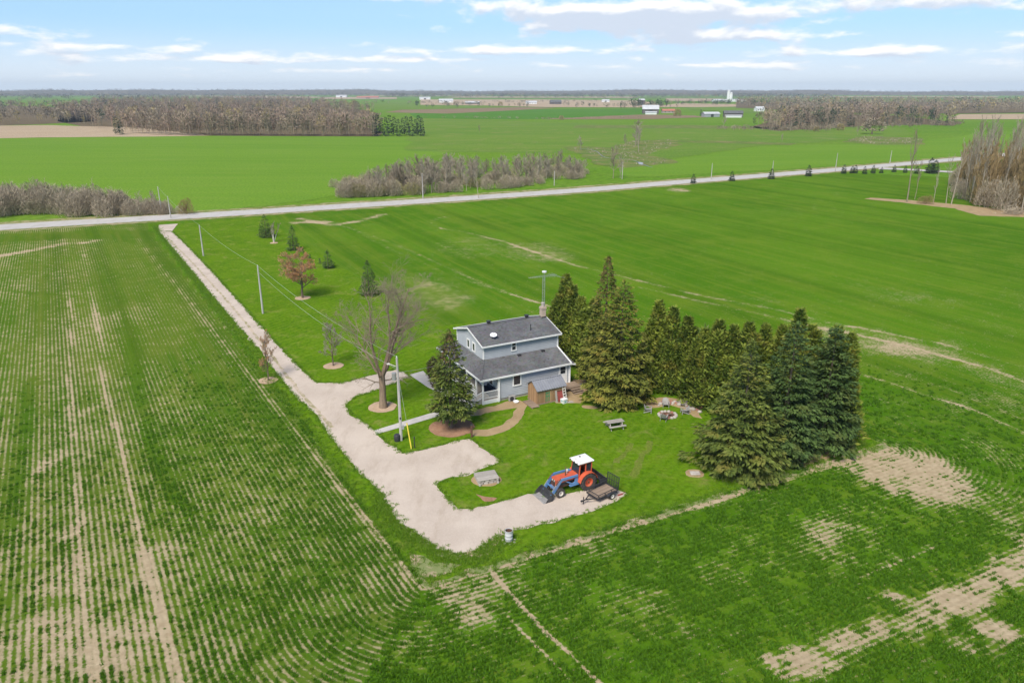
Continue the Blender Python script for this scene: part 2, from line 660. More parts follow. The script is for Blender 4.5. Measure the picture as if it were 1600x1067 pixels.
M['lawn'] = grass_mat('lawn_grass', (0.052, 0.138, 0.004), (0.104, 0.205, 0.007), (0.190, 0.245, 0.020), 0.14, 0.7, 2.4, None,
                      (0.27, 0.24, 0.08), (0.52, 0.76), 0.6, mow_stripes)
M['verge'] = grass_mat('verge_grass', (0.12, 0.195, 0.025), (0.17, 0.22, 0.05), (0.24, 0.22, 0.09), 0.08, 0.5, 3.0, None, (0.40, 0.325, 0.21), (0.42, 0.60), 0.5)
M['field_a'] = grass_mat('bright_wheat', (0.110, 0.232, 0.020), (0.150, 0.272, 0.028), (0.20, 0.285, 0.05), 0.02, 0.12, 1.2, ((0.16, 1, 1), (0, 0, 0), (0, 0, R(-28))))
M['field_b'] = grass_mat('green_pasture', (0.095, 0.20, 0.026), (0.145, 0.238, 0.034), (0.20, 0.235, 0.065), 0.015, 0.10, 0.9, ((0.16, 1, 1), (0, 0, 0), (0, 0, R(-28))), (0.24, 0.22, 0.09), (0.52, 0.74))
M['field_c'] = grass_mat('deep_green', (0.06, 0.18, 0.018), (0.085, 0.21, 0.022), (0.11, 0.21, 0.04), 0.012, 0.08, 0.7, ((0.16, 1, 1), (0, 0, 0), (0, 0, R(-28))))
M['tan'] = grass_mat('bare_field', (0.40, 0.30, 0.20), (0.46, 0.36, 0.25), (0.33, 0.25, 0.16), 0.006, 0.05, 0.8)
M['brown'] = grass_mat('brown_field', (0.22, 0.155, 0.10), (0.26, 0.19, 0.12), (0.2, 0.18, 0.08), 0.01, 0.06, 0.9)
M['marsh'] = grass_mat('dry_marsh', (0.24, 0.215, 0.09), (0.18, 0.20, 0.065), (0.13, 0.17, 0.045), 0.05, 0.2, 1.5, None, (0.09, 0.17, 0.03), (0.38, 0.58))
M['woodfloor'] = grass_mat('wood_floor', (0.13, 0.10, 0.065), (0.17, 0.13, 0.08), (0.11, 0.11, 0.05), 0.02, 0.1, 1.0)
M['gravel'] = gravel_mat('driveway_gravel', (0.56, 0.475, 0.395), (0.485, 0.405, 0.335), (0.62, 0.55, 0.48), ((0.25, 0.25, 0.10), (0.62, 0.78)))
M['road'] = gravel_mat('road_gravel', (0.50, 0.475, 0.45), (0.45, 0.43, 0.40), (0.56, 0.54, 0.52))
M['fringe'] = gravel_mat('bare_fringe', (0.46, 0.35, 0.24), (0.38, 0.285, 0.19), (0.52, 0.43, 0.33), ((0.10, 0.19, 0.03), (0.42, 0.54)), 0.6)
M['dirt'] = gravel_mat('worn_earth', (0.40, 0.29, 0.165), (0.33, 0.235, 0.13), (0.45, 0.36, 0.23), ((0.15, 0.2, 0.04), (0.56, 0.70)), 0.6)
M['concrete'] = simple('concrete', (0.55, 0.52, 0.485), (0.47, 0.44, 0.41), 1.2, 0.9, 0.2, bmp=0.1)
M['mulch'] = gravel_mat('mulch', (0.36, 0.21, 0.13), (0.29, 0.16, 0.10), (0.46, 0.31, 0.2), None, 1.2)
M['mulch_pale'] = gravel_mat('mulch_pale', (0.50, 0.36, 0.24), (0.42, 0.30, 0.2), (0.55, 0.44, 0.32), None, 1.2)
M['stone'] = simple('stone', (0.50, 0.46, 0.41), (0.33, 0.29, 0.26), 2.0, 0.9, 0.2, bmp=0.3)
M['stone_red'] = simple('stone_red', (0.36, 0.17, 0.13), (0.27, 0.15, 0.12), 2.0, 0.9, 0.2, bmp=0.3)
M['bark'] = simple('bark', (0.20, 0.155, 0.12), (0.12, 0.09, 0.07), 3.0, 0.9, 0.1, stretch=(3, 3, 0.6), bmp=0.4)
M['twig'] = simple('twig', (0.33, 0.275, 0.20), (0.24, 0.20, 0.145), 2.0, 0.9, 0.1)
M['twig_grey'] = simple('twig_grey', (0.40, 0.35, 0.275), (0.31, 0.27, 0.21), 2.0, 0.9, 0.1)
M['twig_brown'] = simple('twig_brown', (0.32, 0.255, 0.195), (0.235, 0.185, 0.14), 2.0, 0.9, 0.1)
M['bark_pale'] = simple('bark_pale', (0.31, 0.225, 0.16), (0.20, 0.145, 0.105), 3.0, 0.9, 0.1, stretch=(3, 3, 0.6), bmp=0.4)
M['twig_warm'] = simple('twig_warm', (0.44, 0.29, 0.20), (0.33, 0.21, 0.145), 2.0, 0.9, 0.1)
M['twig_ochre'] = simple('twig_ochre', (0.36, 0.265, 0.13), (0.25, 0.18, 0.085), 1.0, 0.9, 0.1)
M['birch'] = simple('birch_bark', (0.72, 0.68, 0.62), (0.45, 0.40, 0.35), 2.5, 0.8, 0.2, stretch=(1, 1, 3))
M['spruce'] = leafy('spruce_needles', (0.040, 0.074, 0.016), (0.225, 0.27, 0.050), (0.22, 0.20, 0.045), trans=0.14)
M['spruce_olive'] = leafy('olive_needles', (0.048, 0.075, 0.014), (0.30, 0.30, 0.050), (0.29, 0.23, 0.05), trans=0.14)
M['spruce_blue'] = leafy('dark_needles', (0.028, 0.062, 0.018), (0.145, 0.225, 0.055), (0.14, 0.165, 0.04), trans=0.12)
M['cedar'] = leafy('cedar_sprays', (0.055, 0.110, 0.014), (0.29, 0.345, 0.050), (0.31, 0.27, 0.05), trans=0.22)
M['cones'] = leafy('cones', (0.13, 0.08, 0.04), (0.20, 0.13, 0.07))
M['redbud'] = leafy('red_buds', (0.55, 0.25, 0.09), (0.68, 0.38, 0.16), trans=0.3)
M['budgreen'] = leafy('yellow_buds', (0.23, 0.20, 0.06), (0.32, 0.28, 0.09))
M['brush'] = leafy('brush_twigs', (0.25, 0.205, 0.14), (0.54, 0.46, 0.345))
M['brush_green'] = leafy('greening_brush', (0.25, 0.23, 0.09), (0.42, 0.38, 0.17))
M['brush_ochre'] = leafy('ochre_brush', (0.20, 0.145, 0.06), (0.37, 0.28, 0.115))
M['barberry'] = leafy('purple_shrub', (0.06, 0.035, 0.025), (0.13, 0.075, 0.045))
M['crop_tuft'] = leafy('crop_blades', (0.044, 0.135, 0.004), (0.125, 0.275, 0.010), trans=0.25)
M['grass_tuft'] = leafy('grass_blades', (0.10, 0.24, 0.008), (0.22, 0.34, 0.03), trans=0.3)
M['farwood'] = leafy('far_wood_twigs', (0.18, 0.146, 0.10), (0.39, 0.32, 0.22))
M['farwood_warm'] = leafy('far_wood_warm', (0.205, 0.145, 0.108), (0.40, 0.295, 0.22))
M['farwood_y'] = leafy('far_wood_buds', (0.28, 0.22, 0.10), (0.40, 0.32, 0.13))
M['farpine'] = leafy('far_pine', (0.028, 0.052, 0.026), (0.06, 0.095, 0.042))
M['farcrown'] = leafy('far_canopy', (0.10, 0.092, 0.072), (0.19, 0.165, 0.125))
M['siding'] = simple('siding', (0.42, 0.445, 0.48), (0.375, 0.40, 0.435), 0.8, 0.6, 0.3)
M['white'] = simple('white_trim', (0.80, 0.80, 0.80), (0.72, 0.72, 0.71), 1.5, 0.5, 0.4)
M['glass'] = simple('dark_glass', (0.02, 0.025, 0.035), (0.035, 0.04, 0.05), 1.0, 0.08, 0.7)
M['black'] = simple('black_metal', (0.025, 0.026, 0.03), (0.045, 0.045, 0.05), 3.0, 0.5, 0.4)
M['steel'] = simple('galvanised', (0.50, 0.51, 0.52), (0.40, 0.41, 0.42), 3.0, 0.45, 0.5, 0.5)
M['pole'] = simple('grey_pole', (0.48, 0.46, 0.43), (0.36, 0.34, 0.32), 1.5, 0.9, 0.1, stretch=(3, 3, 0.4))
M['fnd'] = simple('foundation', (0.42, 0.38, 0.33), (0.33, 0.29, 0.25), 1.2, 0.95, 0.1)
M['wood'] = simple('shed_boards', (0.50, 0.31, 0.165), (0.40, 0.245, 0.14), 3.0, 0.85, 0.15, stretch=(4, 4, 0.5), bmp=0.2, vary=0.75)
M['wood_grey'] = simple('weathered_boards', (0.36, 0.27, 0.20), (0.27, 0.205, 0.155), 3.0, 0.9, 0.1, stretch=(0.6, 4, 4), bmp=0.2, vary=0.6)
M['wood_pale'] = simple('grey_timber', (0.46, 0.42, 0.38), (0.36, 0.33, 0.29), 3.0, 0.9, 0.1, stretch=(0.6, 4, 4), bmp=0.2, vary=0.4)
M['tin'] = simple('tin_roof', (0.26, 0.27, 0.30), (0.21, 0.22, 0.25), 1.0, 0.5, 0.4, 0.0)
M['brick'] = simple('pale_brick', (0.52, 0.42, 0.33), (0.42, 0.33, 0.27), 5.0, 0.9, 0.1)
M['red'] = simple('tractor_red', (0.62, 0.115, 0.05), (0.50, 0.095, 0.045), 2.0, 0.5, 0.4, dirt=(0.42, 0.20, 0.12))
M['blue'] = simple('loader_blue', (0.115, 0.26, 0.50), (0.10, 0.21, 0.40), 2.0, 0.55, 0.35, dirt=(0.22, 0.24, 0.30))
M['rubber'] = simple('tyre_rubber', (0.045, 0.042, 0.04), (0.085, 0.078, 0.07), 4.0, 0.85, 0.2)
M['rim_white'] = simple('rim_white', (0.72, 0.70, 0.66), (0.58, 0.54, 0.48), 3.0, 0.5, 0.4)
M['bucket'] = simple('bucket_steel', (0.035, 0.037, 0.042), (0.07, 0.068, 0.066), 2.0, 0.6, 0.3)
M['bucket_worn'] = simple('worn_steel', (0.36, 0.345, 0.33), (0.24, 0.23, 0.22), 4.0, 0.55, 0.4)
M['roofwhite'] = simple('cab_roof', (0.80, 0.79, 0.77), (0.72, 0.70, 0.66), 2.5, 0.5, 0.3, dirt=(0.58, 0.54, 0.48))
M['drum'] = simple('drum_paint', (0.50, 0.50, 0.50), (0.58, 0.58, 0.57), 3.0, 0.6, 0.3, dirt=(0.25, 0.14, 0.09))
M['rust'] = simple('rust', (0.16, 0.085, 0.05), (0.10, 0.055, 0.04), 5.0, 0.9, 0.2)
M['yellow'] = simple('yellow_guard', (0.75, 0.62, 0.06), (0.65, 0.52, 0.06), 2.0, 0.5, 0.4)
M['teal'] = simple('teal_plastic', (0.20, 0.45, 0.45), (0.16, 0.38, 0.38), 2.0, 0.5, 0.4)
M['green_paint'] = simple('green_paint', (0.07, 0.30, 0.13), (0.09, 0.24, 0.12), 3.0, 0.7, 0.2)
M['redboard'] = simple('red_board', (0.30, 0.07, 0.06), (0.24, 0.06, 0.05), 3.0, 0.7, 0.2)
M['navy'] = simple('navy_cushion', (0.022, 0.03, 0.055), (0.03, 0.04, 0.07), 4.0, 0.9, 0.1)
M['grey_plastic'] = simple('grey_plastic', (0.34, 0.33, 0.31), (0.27, 0.26, 0.25), 3.0, 0.7, 0.2)
M['water'] = simple('creek_water', (0.07, 0.08, 0.07), (0.10, 0.10, 0.08), 0.2, 0.35, 0.3)
M['barn'] = simple('barn_boards', (0.15, 0.13, 0.12), (0.11, 0.095, 0.09), 0.6, 0.9, 0.1)
M['barnroof'] = simple('barn_roof', (0.55, 0.56, 0.57), (0.45, 0.46, 0.47), 0.3, 0.5, 0.4)
M['redroof'] = simple('red_roof', (0.45, 0.17, 0.12), (0.38, 0.15, 0.11), 0.3, 0.7, 0.2)
M['wire'] = simple('wire', (0.42, 0.42, 0.41), (0.36, 0.36, 0.35), 1.0, 0.6, 0.3)


def shingle_mat():
    m, nt, b = new_mat('asphalt_shingles')
    o = objco(nt)
    br = node(nt, 'ShaderNodeTexNoise')
    br.inputs['Scale'].default_value = 5.0
    br.inputs['Detail'].default_value = 6
    br.inputs['Roughness'].default_value = 0.8
    nt.links.new(o, br.inputs['Vector'])
    n = noise_n(nt, o, 0.35, 5, 0.6)
    w = mapping(nt, o, (6.0, 6.0, 14.0))
    v = node(nt, 'ShaderNodeTexVoronoi', distance='CHEBYCHEV')
    v.inputs['Scale'].default_value = 0.6
    nt.links.new(w, v.inputs['Vector'])
    c = mixc(nt, ramp(nt, n, 0.35, 0.7), (0.085, 0.087, 0.098), (0.125, 0.127, 0.14))
    c = mixc(nt, 0.3, c, v.outputs['Color'], 'OVERLAY')
    c = mixc(nt, math_n(nt, 'MULTIPLY', ramp(nt, br.outputs[0], 0.45, 0.7), 0.4), c, (0.17, 0.17, 0.185))
    hs = node(nt, 'ShaderNodeHueSaturation')
    hs.inputs['Saturation'].default_value = 0.35
    nt.links.new(c, hs.inputs['Color'])
    setc(nt, b.inputs['Base Color'], hs.outputs[0])
    b.inputs['Roughness'].default_value = 0.9
    b.inputs['Specular IOR Level'].default_value = 0.2
    bump(nt, b, br.outputs[0], 0.3, 0.02)
    return m


M['shingle'] = shingle_mat()


# ------------------------------------------------------------------ ground
def sheet(name, poly, z, mat, jit=0.0, step=1.2, seed=0, kind='structure', thick=0.0, label=None):
    """ground sheet with an uneven outline; poly in world metres"""
    rs = random.Random(seed)
    pts = []
    n = len(poly)
    if jit > 0:
        step = min(step, jit * 2.2)
    for i in range(n):
        a, b = np.asarray(poly[i], float), np.asarray(poly[(i + 1) % n], float)
        L = np.linalg.norm(b - a)
        k = max(1, int(L / step)) if jit > 0 else 1
        for j in range(k):
            pts.append(a + (b - a) * j / k)
    if jit > 0:
        # uneven edge: a smooth displacement field, so that the outline never crosses itself
        Q = np.array(pts)
        sc_ = jit * 6
        dx = (vnoise(Q[:, 0], Q[:, 1], sc_, seed % 50) - .5) * 2.4 + (vnoise(Q[:, 0], Q[:, 1], sc_ * .36, seed % 50 + 9) - .5) * 0.9
        dy = (vnoise(Q[:, 0], Q[:, 1], sc_, seed % 50 + 3) - .5) * 2.4 + (vnoise(Q[:, 0], Q[:, 1], sc_ * .36, seed % 50 + 5) - .5) * 0.9
        pts = list(Q + jit * np.stack([dx, dy], 1))
    bm = bmesh.new()
    vs = [bm.verts.new((p[0], p[1], z)) for p in pts]
    f = bm.faces.new(vs)
    f.normal_update()
    if f.normal.z < 0:
        f.normal_flip()
    if thick:
        r = bmesh.ops.extrude_face_region(bm, geom=[f])
        for v in [e for e in r['geom'] if isinstance(e, bmesh.types.BMVert)]:
            v.co.z += thick
    bmesh.ops.triangulate(bm, faces=[f for f in bm.faces if len(f.verts) > 4], ngon_method='EAR_CLIP')
    bmesh.ops.recalc_face_normals(bm, faces=bm.faces)
    if not thick:
        for f in bm.faces:
            if f.normal.z < 0:
                f.normal_flip()
    me = bpy.data.meshes.new(name)
    bm.to_mesh(me)
    bm.free()
    me.materials.append(mat)
    return tag(link(name, me), label, None, None, kind)


def gp(pts):
    return [G(*p) for p in pts]


# base ground: a disc out to 8.6 km
RMAX = 8600.0
ring = [0, 15, 60, 200, 600, 1500, 3500, RMAX]
V, Fq = [], []
NA = 96
for i, r in enumerate(ring):
    for k in range(NA):
        t = 2 * math.pi * k / NA
        V.append((r * math.cos(t) + (0.01 * math.cos(t) if r == 0 else 0), r * math.sin(t), -0.06))
for i in range(len(ring) - 1):
    for k in range(NA):
        Fq.append((i * NA + k, (i + 1) * NA + k, (i + 1) * NA + (k + 1) % NA, i * NA + (k + 1) % NA))
tag(link('ground', np_mesh('ground', V, Fq, M['ground'])), kind='structure')

C0, C1 = G(662, 918), G(1385, 702)
C2 = np.array([10.5, 113.0])
C3, C4, C5 = G(685, 510), G(407, 338), G(200, 355)
LOT = [C0, C1, C2, C3, C4, C5]
LOTN = [C0, C1, C2, C3, C4, C5, C0]
ROWDIR = R(121.3)
RD = np.array([math.cos(ROWDIR), math.sin(ROWDIR)])

# row polygon: the drilled rows run round the lot
C5R = C0 + RD * 400
ROWLINE_L = [C0 + RD * 400, C0]
ROWLINE = [C5R, C0, C1, C1 + np.array([math.cos(R(118)), math.sin(R(118))]) * 400]


def row_dist(P):
    return poly_dist(P, ROWLINE)


def side_left(P):
    """true where the point lies in the left-hand field (left of the line out of corner C0)"""
    out = C0 + np.array([-0.30, -0.95]) * 60
    d = P - C0
    e = out - C0
    left_below = (e[0] * d[:, 1] - e[1] * d[:, 0]) < 0
    n = np.array([-RD[1], RD[0]])
    left_of_lot = (d @ n) > 0
    return left_of_lot & ~((d @ RD < 0) & ~left_below)


ROADC = [(-420, 44), (-320, 92), (-220, 141), (-131, 185), (-73, 210.5), (11, 251.5), (60, 280), (149, 332), (246, 393), (420, 505), (640, 645), (900, 810)]
ROADC = [np.array(p, float) for p in ROADC]


def beyond_road(P):
    xs = [p[0] for p in ROADC]
    ys = [p[1] for p in ROADC]
    return P[:, 1] > np.interp(P[:, 0], xs, ys)


TRACKS_R = [  # (polyline in photo measure, half width m, strength)
    ([(500, 342), (535, 353), (590, 372), (641, 392), (699, 418), (756, 444), (842, 474), (880, 484)], 0.55, 0.40),
    ([(555, 360), (584, 376), (638, 402), (693, 425), (770, 452), (842, 473)], 0.40, 0.32),
    ([(700, 338), (670, 346), (690, 357), (727, 363), (785, 377), (842, 396), (900, 415), (1000, 439), (1100, 463), (1200, 481), (1296, 504), (1359, 515), (1423, 528), (1471, 537), (1535, 555), (1600, 574), (1700, 606)], 0.55, 0.50),
    ([(1000, 449), (1100, 472), (1200, 493), (1264, 509), (1327, 520), (1423, 542), (1487, 560), (1551, 577), (1600, 596), (1720, 640)], 0.50, 0.55),
    ([(1310, 560), (1321, 577), (1391, 598), (1455, 620), (1519, 639), (1600, 676), (1700, 730)], 0.38, 0.55),
    ([(1330, 560), (1380, 578), (1480, 606), (1560, 640), (1640, 670)], 0.35, 0.28),
    ([(1340, 905), (1400, 880), (1465, 852)], 0.20, 0.8),
    ([(770, 895), (800, 930), (850, 985), (900, 1030), (945, 1075)], 0.20, 0.8),
    ([(775, 945), (830, 1000), (875, 1045), (905, 1080)], 0.16, 0.7),
    ([(1290, 300), (1283, 312), (1270, 322), (1275, 330)], 0.5, 0.25), ([(1310, 300), (1300, 315), (1305, 328)], 0.5, 0.2),
    ([(470, 342), (520, 352), (560, 346), (600, 335)], 1.3, 0.7), ([(460, 348), (510, 347)], 1.5, 0.55),
]
BLOBS_R = [  # centre, radii (photo px x, y), strength
    ((1420, 738), (108, 56), 0.95), ((1350, 700), (50, 26), 0.5), ((1540, 700), (50, 40), 0.22), ((740, 385), (70, 22), 0.30),
    ((830, 392), (70, 18), 0.42), ((860, 400), (50, 12), 0.45), ((650, 455), (80, 32), 0.40), ((700, 470), (50, 20), 0.45), ((1440, 470), (70, 12), 0.2), ((1060, 297), (22, 4), 0.8),
    ((1215, 330), (60, 8), 0.12), ((1300, 520), (40, 12), 0.35), ((1400, 545), (60, 14), 0.30), ((870, 920), (60, 40), 0.10), ((1000, 945), (80, 40), 0.26), ((1180, 860), (60, 30), 0.22),
    ((1290, 830), (50, 25), 0.2), ((640, 985), (120, 50), 0.22), ((600, 910), (50, 30), 0.6), ((720, 950), (60, 40), 0.25), ((1230, 870), (40, 18), 0.2),
    ((1500, 1010), (30, 20), 0.5), ((1560, 985), (40, 22), 0.55), ((1395, 930), (22, 9), 0.6), ((1450, 700), (30, 20), 0.15), ((1560, 790), (60, 90), 0.36), ((1120, 900), (60, 30), 0.28), ((950, 870), (50, 25), 0.2), ((1040, 985), (60, 25), 0.25),
]
BAND_R = [(1230, 1040), (1290, 1022), (1345, 1000), (1400, 972), (1460, 950), (1530, 920), (1600, 880), (1720, 800)]


def px_of(P):
    d = P[:, 1] * CP + H * SP
    u = P[:, 1] * SP - H * CP
    return 800 + F * P[:, 0] / d, 533.5 - F * u / d


def blob_sum(P, blobs):
    """bare spots: ellipses fixed on the ground"""
    t = np.zeros(len(P))
    for c, r, s in blobs:
        q = G(*c)
        ax = np.linalg.norm(G(c[0] + r[0], c[1]) - q)
        ay = abs(G(c[0], c[1] - r[1])[1] - G(c[0], c[1] + r[1])[1]) / 2
        d = np.sqrt(((P[:, 0] - q[0]) / ax) ** 2 + ((P[:, 1] - q[1]) / ay) ** 2)
        t = np.maximum(t, s * (1 - sstep(d, 0.45, 1.15)))
    return t


def dens_right(P):
    x, y = P[:, 0], P[:, 1]
    n = fbm(x, y, 5.0, 3)
    d = 0.93 - 0.40 * sstep(fbm(x, y, 9.0, 5), 0.52, 0.75) * (1 - sstep(y, 80, 150))
    d += (n - 0.5) * 0.35 * (1 - 0.7 * sstep(y, 80, 150))
    wob = (fbm(x, y, 2.2, 9) - 0.5)
    for line, w, s in TRACKS_R:
        w = w * (0.72 if w < 1 else 1)
        dd = poly_dist(P, gp(line)) + wob * w * 1.4
        d -= 0.9 * s * (1 - sstep(dd, w * 0.5, w * 1.6)) * (0.45 + 1.1 * vnoise(x, y, 3.5, 21))
    bl = blob_sum(P, BLOBS_R)
    d -= bl * (0.15 + 1.3 * fbm(x, y, 1.2, 31))
    bd = poly_dist(P, gp(BAND_R))
    d -= (1 - sstep(bd + wob * 3.4, 0.0, 1.9)) * (0.12 + 1.15 * fbm(x, y, 1.0, 33))
    d -= 0.07 * (1 - sstep(y, 62, 95))
    # thin strip along the field edge
    e = poly_dist(P, [C0, C1])
    d -= 0.7 * (1 - sstep(e + wob * 0.8, 0.1, 0.6))
    return np.clip(d, -0.3, 1.1)


TRACKS_L = [
    ([(96, 372), (104, 420), (112, 500), (108, 600), (116, 690), (120, 760), (124, 860), (132, 960), (150, 1067)], 0.30, 0.42),
    ([(130, 378), (143, 440), (152, 500), (163, 600), (178, 655), (200, 745), (222, 860), (244, 930), (262, 1000), (285, 1080)], 0.36, 0.52),
    ([(0, 400), (50, 391), (100, 381), (128, 380)], 1.4, 1.0),
    ([(140, 378), (150, 376)], 1.0, 0.6),
]
GREEN_L = [([(188, 470), (205, 540), (215, 600), (235, 690), (270, 770), (300, 800)], 0.5, 0.25),
           ([(50, 590), (35, 660), (25, 760), (15, 850)], 0.6, 0.25), ([(0, 452), (60, 460), (110, 462)], 0.5, 0.2), ([(60, 520), (66, 480), (68, 430)], 0.4, 0.2)]
BLOBS_L = [
    ((80, 720), (18, 26), 0.6), ((120, 820), (16, 36), 0.5), ((140, 640), (18, 14), 0.5), ((100, 900), (60, 40), 0.35), ((60, 1000), (110, 60), 0.55), ((190, 1000), (90, 60), 0.45),
    ((250, 880), (60, 60), 0.25), ((380, 820), (60, 60), 0.18), ((300, 640), (40, 16), 0.22), ((200, 490), (40, 26), 0.26), ((60, 440), (70, 30), 0.22), ((600, 905), (60, 30), 0.65), ((560, 940), (70, 40), 0.32), ((0, 1050), (100, 40), 0.4),
    ((330, 1020), (60, 40), 0.3),
]


def dens_left(P):
    x, y = P[:, 0], P[:, 1]
    # stretched along the rows
    a, b = x * RD[0] + y * RD[1], -x * RD[1] + y * RD[0]
    d = 0.61 + (fbm(a / 3, b, 6.0, 41) - 0.5) * 0.42 + (fbm(x, y, 16.0, 43) - 0.5) * 0.28 + 0.05 * sstep(y, 50, 75)
    near = 1 - sstep(y, 36, 56)
    d -= 0.06 * near
    e = poly_dist(P, [C0, C5])
    d += 0.16 * (1 - sstep(e, 3.0, 14.0))
    wob = (fbm(x, y, 2.2, 9) - 0.5)
    for line, w, s in TRACKS_L:
        dd = poly_dist(P, gp(line)) + wob * w * 0.7
        d -= s * (1 - sstep(dd, w * 0.4, w * 1.2)) * (0.25 + 1.0 * vnoise(x, y, 4.5, 51))
    for line, w, s in GREEN_L:
        dd = poly_dist(P, gp(line)) + wob * w
        d += s * (1 - sstep(dd, w * 0.6, w * 1.8))
    d -= 0.50 * blob_sum(P, BLOBS_L) * (0.2 + 1.2 * fbm(x, y, 1.4, 61))
    e2 = poly_dist(P, [C0, C5])
    d -= 0.35 * (1 - sstep(e2 + wob * 0.7, 0.1, 0.6))
    # lush headland by the road
    hd = poly_dist(P, gp([(0, 372), (60, 370), (130, 366), (200, 366)]))
    d += 0.5 * (1 - sstep(hd, 3, 7))
    return np.clip(d, -0.3, 1.1)


def density(P):
    L = side_left(P)
    r = np.where(L, dens_left(P), dens_right(P))
    return r, L


r0, r1, k = 20.0, 345.0, 1.0065
NR = int(math.log(r1 / r0) / math.log(k)) + 1
rr = r0 * k ** np.arange(NR + 1)
aa = np.radians(np.linspace(-54, 54, 309))
RRg, AAg = np.meshgrid(rr, aa, indexing='ij')
P = np.stack([RRg.ravel() * np.sin(AAg.ravel()), RRg.ravel() * np.cos(AAg.ravel())], 1)
dn, isL = density(P)
rw = row_dist(P)
nj = len(aa)
ii, jj = np.meshgrid(np.arange(NR), np.arange(nj - 1), indexing='ij')
q = (ii * nj + jj).ravel()
Fq = np.stack([q, q + 1, q + nj + 1, q + nj], 1)[:, ::-1]
cen = P[Fq].mean(1)
gone = beyond_road(cen) | (inside(cen, [C0 + RD * 3 + np.array([.9, .55]), C1 - np.array([3, 0]), C2 - [0, 3], C3, C4, C5]) & False)
fl = side_left(cen)
for nm, sel, mt in (('crop_field', fl & ~gone, M['crop_l']), ('crop_field.001', ~fl & ~gone, M['crop_r'])):
    fs = Fq[sel]
    u, inv = np.unique(fs, return_inverse=True)
    Z = 0.0 * u
    me = np_mesh('crop_field', np.stack([P[u, 0], P[u, 1], Z], 1), inv.reshape(-1, 4), mt, {'dens': dn[u], 'rowd': rw[u]})
    tag(link('crop_field', me), kind='structure')

# lawn (the house lot), driveway, parking pads, walks
LAWN = gp([(243, 354), (300, 430), (400, 560), (480, 668), (560, 777), (620, 855), (668, 912), (745, 888), (900, 838), (1100, 777), (1300, 717), (1378, 693)]) + \
    [np.array(p) for p in ((34.0, 70.0), (29.5, 79.0), (22.0, 92.0), (15.0, 104.0), (10.5, 112.0))] + gp([(850, 490), (770, 500), (686, 510), (640, 482), (560, 434), (480, 386), (409, 339), (330, 346)])
sheet('lawn', LAWN, 0.012, M['lawn'], 0.22, 1.0, 1)
sheet('field_margin', gp([(640, 888), (668, 910), (745, 884), (900, 836), (1100, 776), (1300, 716), (1385, 692), (1392, 700), (1300, 727), (1100, 787), (900, 847), (750, 895), (664, 922), (630, 890)]), 0.008, M['fringe'], 0.25, 0.8, 2)
DRIVE = gp([(248, 362), (300, 424), (345, 478), (400, 541), (430, 580), (459, 616), (494, 649), (530, 700), (557, 732), (597, 771), (620, 815), (652, 834), (683, 856), (715, 866), (740, 862), (762, 846), (788, 832),
            (820, 824), (870, 813), (920, 799), (960, 786), (979, 772), (966, 764), (935, 762), (905, 766), (880, 772), (826, 771), (800, 779), (735, 796), (711, 796), (691, 771), (680, 755), (703, 747), (742, 737), (782, 721), (765, 708), (746, 694), (733, 685), (687, 696),
            (652, 705), (630, 709), (608, 695), (585, 674), (548, 648), (539, 634), (557, 619), (593, 608), (638, 590), (636, 586), (617, 577), (585, 585), (534, 599), (494, 598), (475, 582), (450, 557), (420, 524), (380, 479), (345, 440), (300, 392), (269, 362)])
sheet('driveway', DRIVE, 0.020, M['gravel'], 0.22, 0.5, 3)
sheet('driveway_edge', gp([(600, 772), (618, 822), (650, 845), (683, 868), (716, 877), (745, 872), (775, 853), (800, 840), (800, 826), (760, 838), (716, 855), (683, 846), (652, 820), (630, 800)]), 0.016, M['fringe'], 0.28, 0.5, 4)
sheet('earth_patch', gp([(635, 862), (665, 868), (680, 880), (720, 884), (700, 898), (668, 906), (650, 890)]), 0.016, M['fringe'], 0.35, 0.5, 41)
CL = smooth_line_pts = gp([(262, 372), (300, 410), (345, 459), (390, 512), (425, 556), (470, 615), (520, 668)])
sheet('weed_strip', [p + np.array([0.16, 0.1]) for p in CL] + [p - np.array([0.16, 0.1]) for p in CL[::-1]], 0.024, gravel_mat('weedy_gravel', (0.54, 0.44, 0.34), (0.46, 0.375, 0.29), (0.56, 0.47, 0.38), ((0.22, 0.22, 0.08), (0.44, 0.58))), 0.12, 0.4, 13)
WALK1 = gp([(585, 673), (587, 679), (640, 664), (690, 649), (745, 634), (742, 628), (690, 641), (640, 656)])
sheet('front_walk', WALK1, 0.03, M['concrete'], 0.0, thick=0.03)
WALK2 = gp([(640, 586), (661, 580), (672, 591), (690, 606), (720, 622), (742, 634), (732, 640), (712, 627), (690, 616), (668, 605)])
sheet('side_walk', WALK2, 0.028, M['concrete'], 0.0, thick=0.03)
sheet('dirt_path', gp([(737, 681), (760, 682), (790, 674), (810, 660), (821, 645), (822, 632), (812, 625), (790, 628), (770, 634), (745, 640), (730, 642), (735, 650), (760, 646), (790, 640), (806, 638), (802, 650), (785, 664), (760, 671), (736, 672)]), 0.016, M['dirt'], 0.14, 0.4, 5)
sheet('bare_earth', gp([(868, 630), (905, 630), (910, 612), (935, 608), (930, 592), (895, 592), (880, 608)]), 0.016, M['dirt'], 0.25, 0.5, 6)
sheet('red_earth', gp([(745, 771), (760, 776), (776, 779), (770, 784), (758, 783), (752, 777)]), 0.018, M['mulch'], 0.12, 0.4, 7)
sheet('needle_litter', gp([(1000, 628), (1030, 622), (1060, 622), (1085, 636), (1100, 655), (1085, 652), (1070, 640), (1045, 634), (1015, 636)]), 0.014, M['dirt'], 0.3, 0.8, 8)
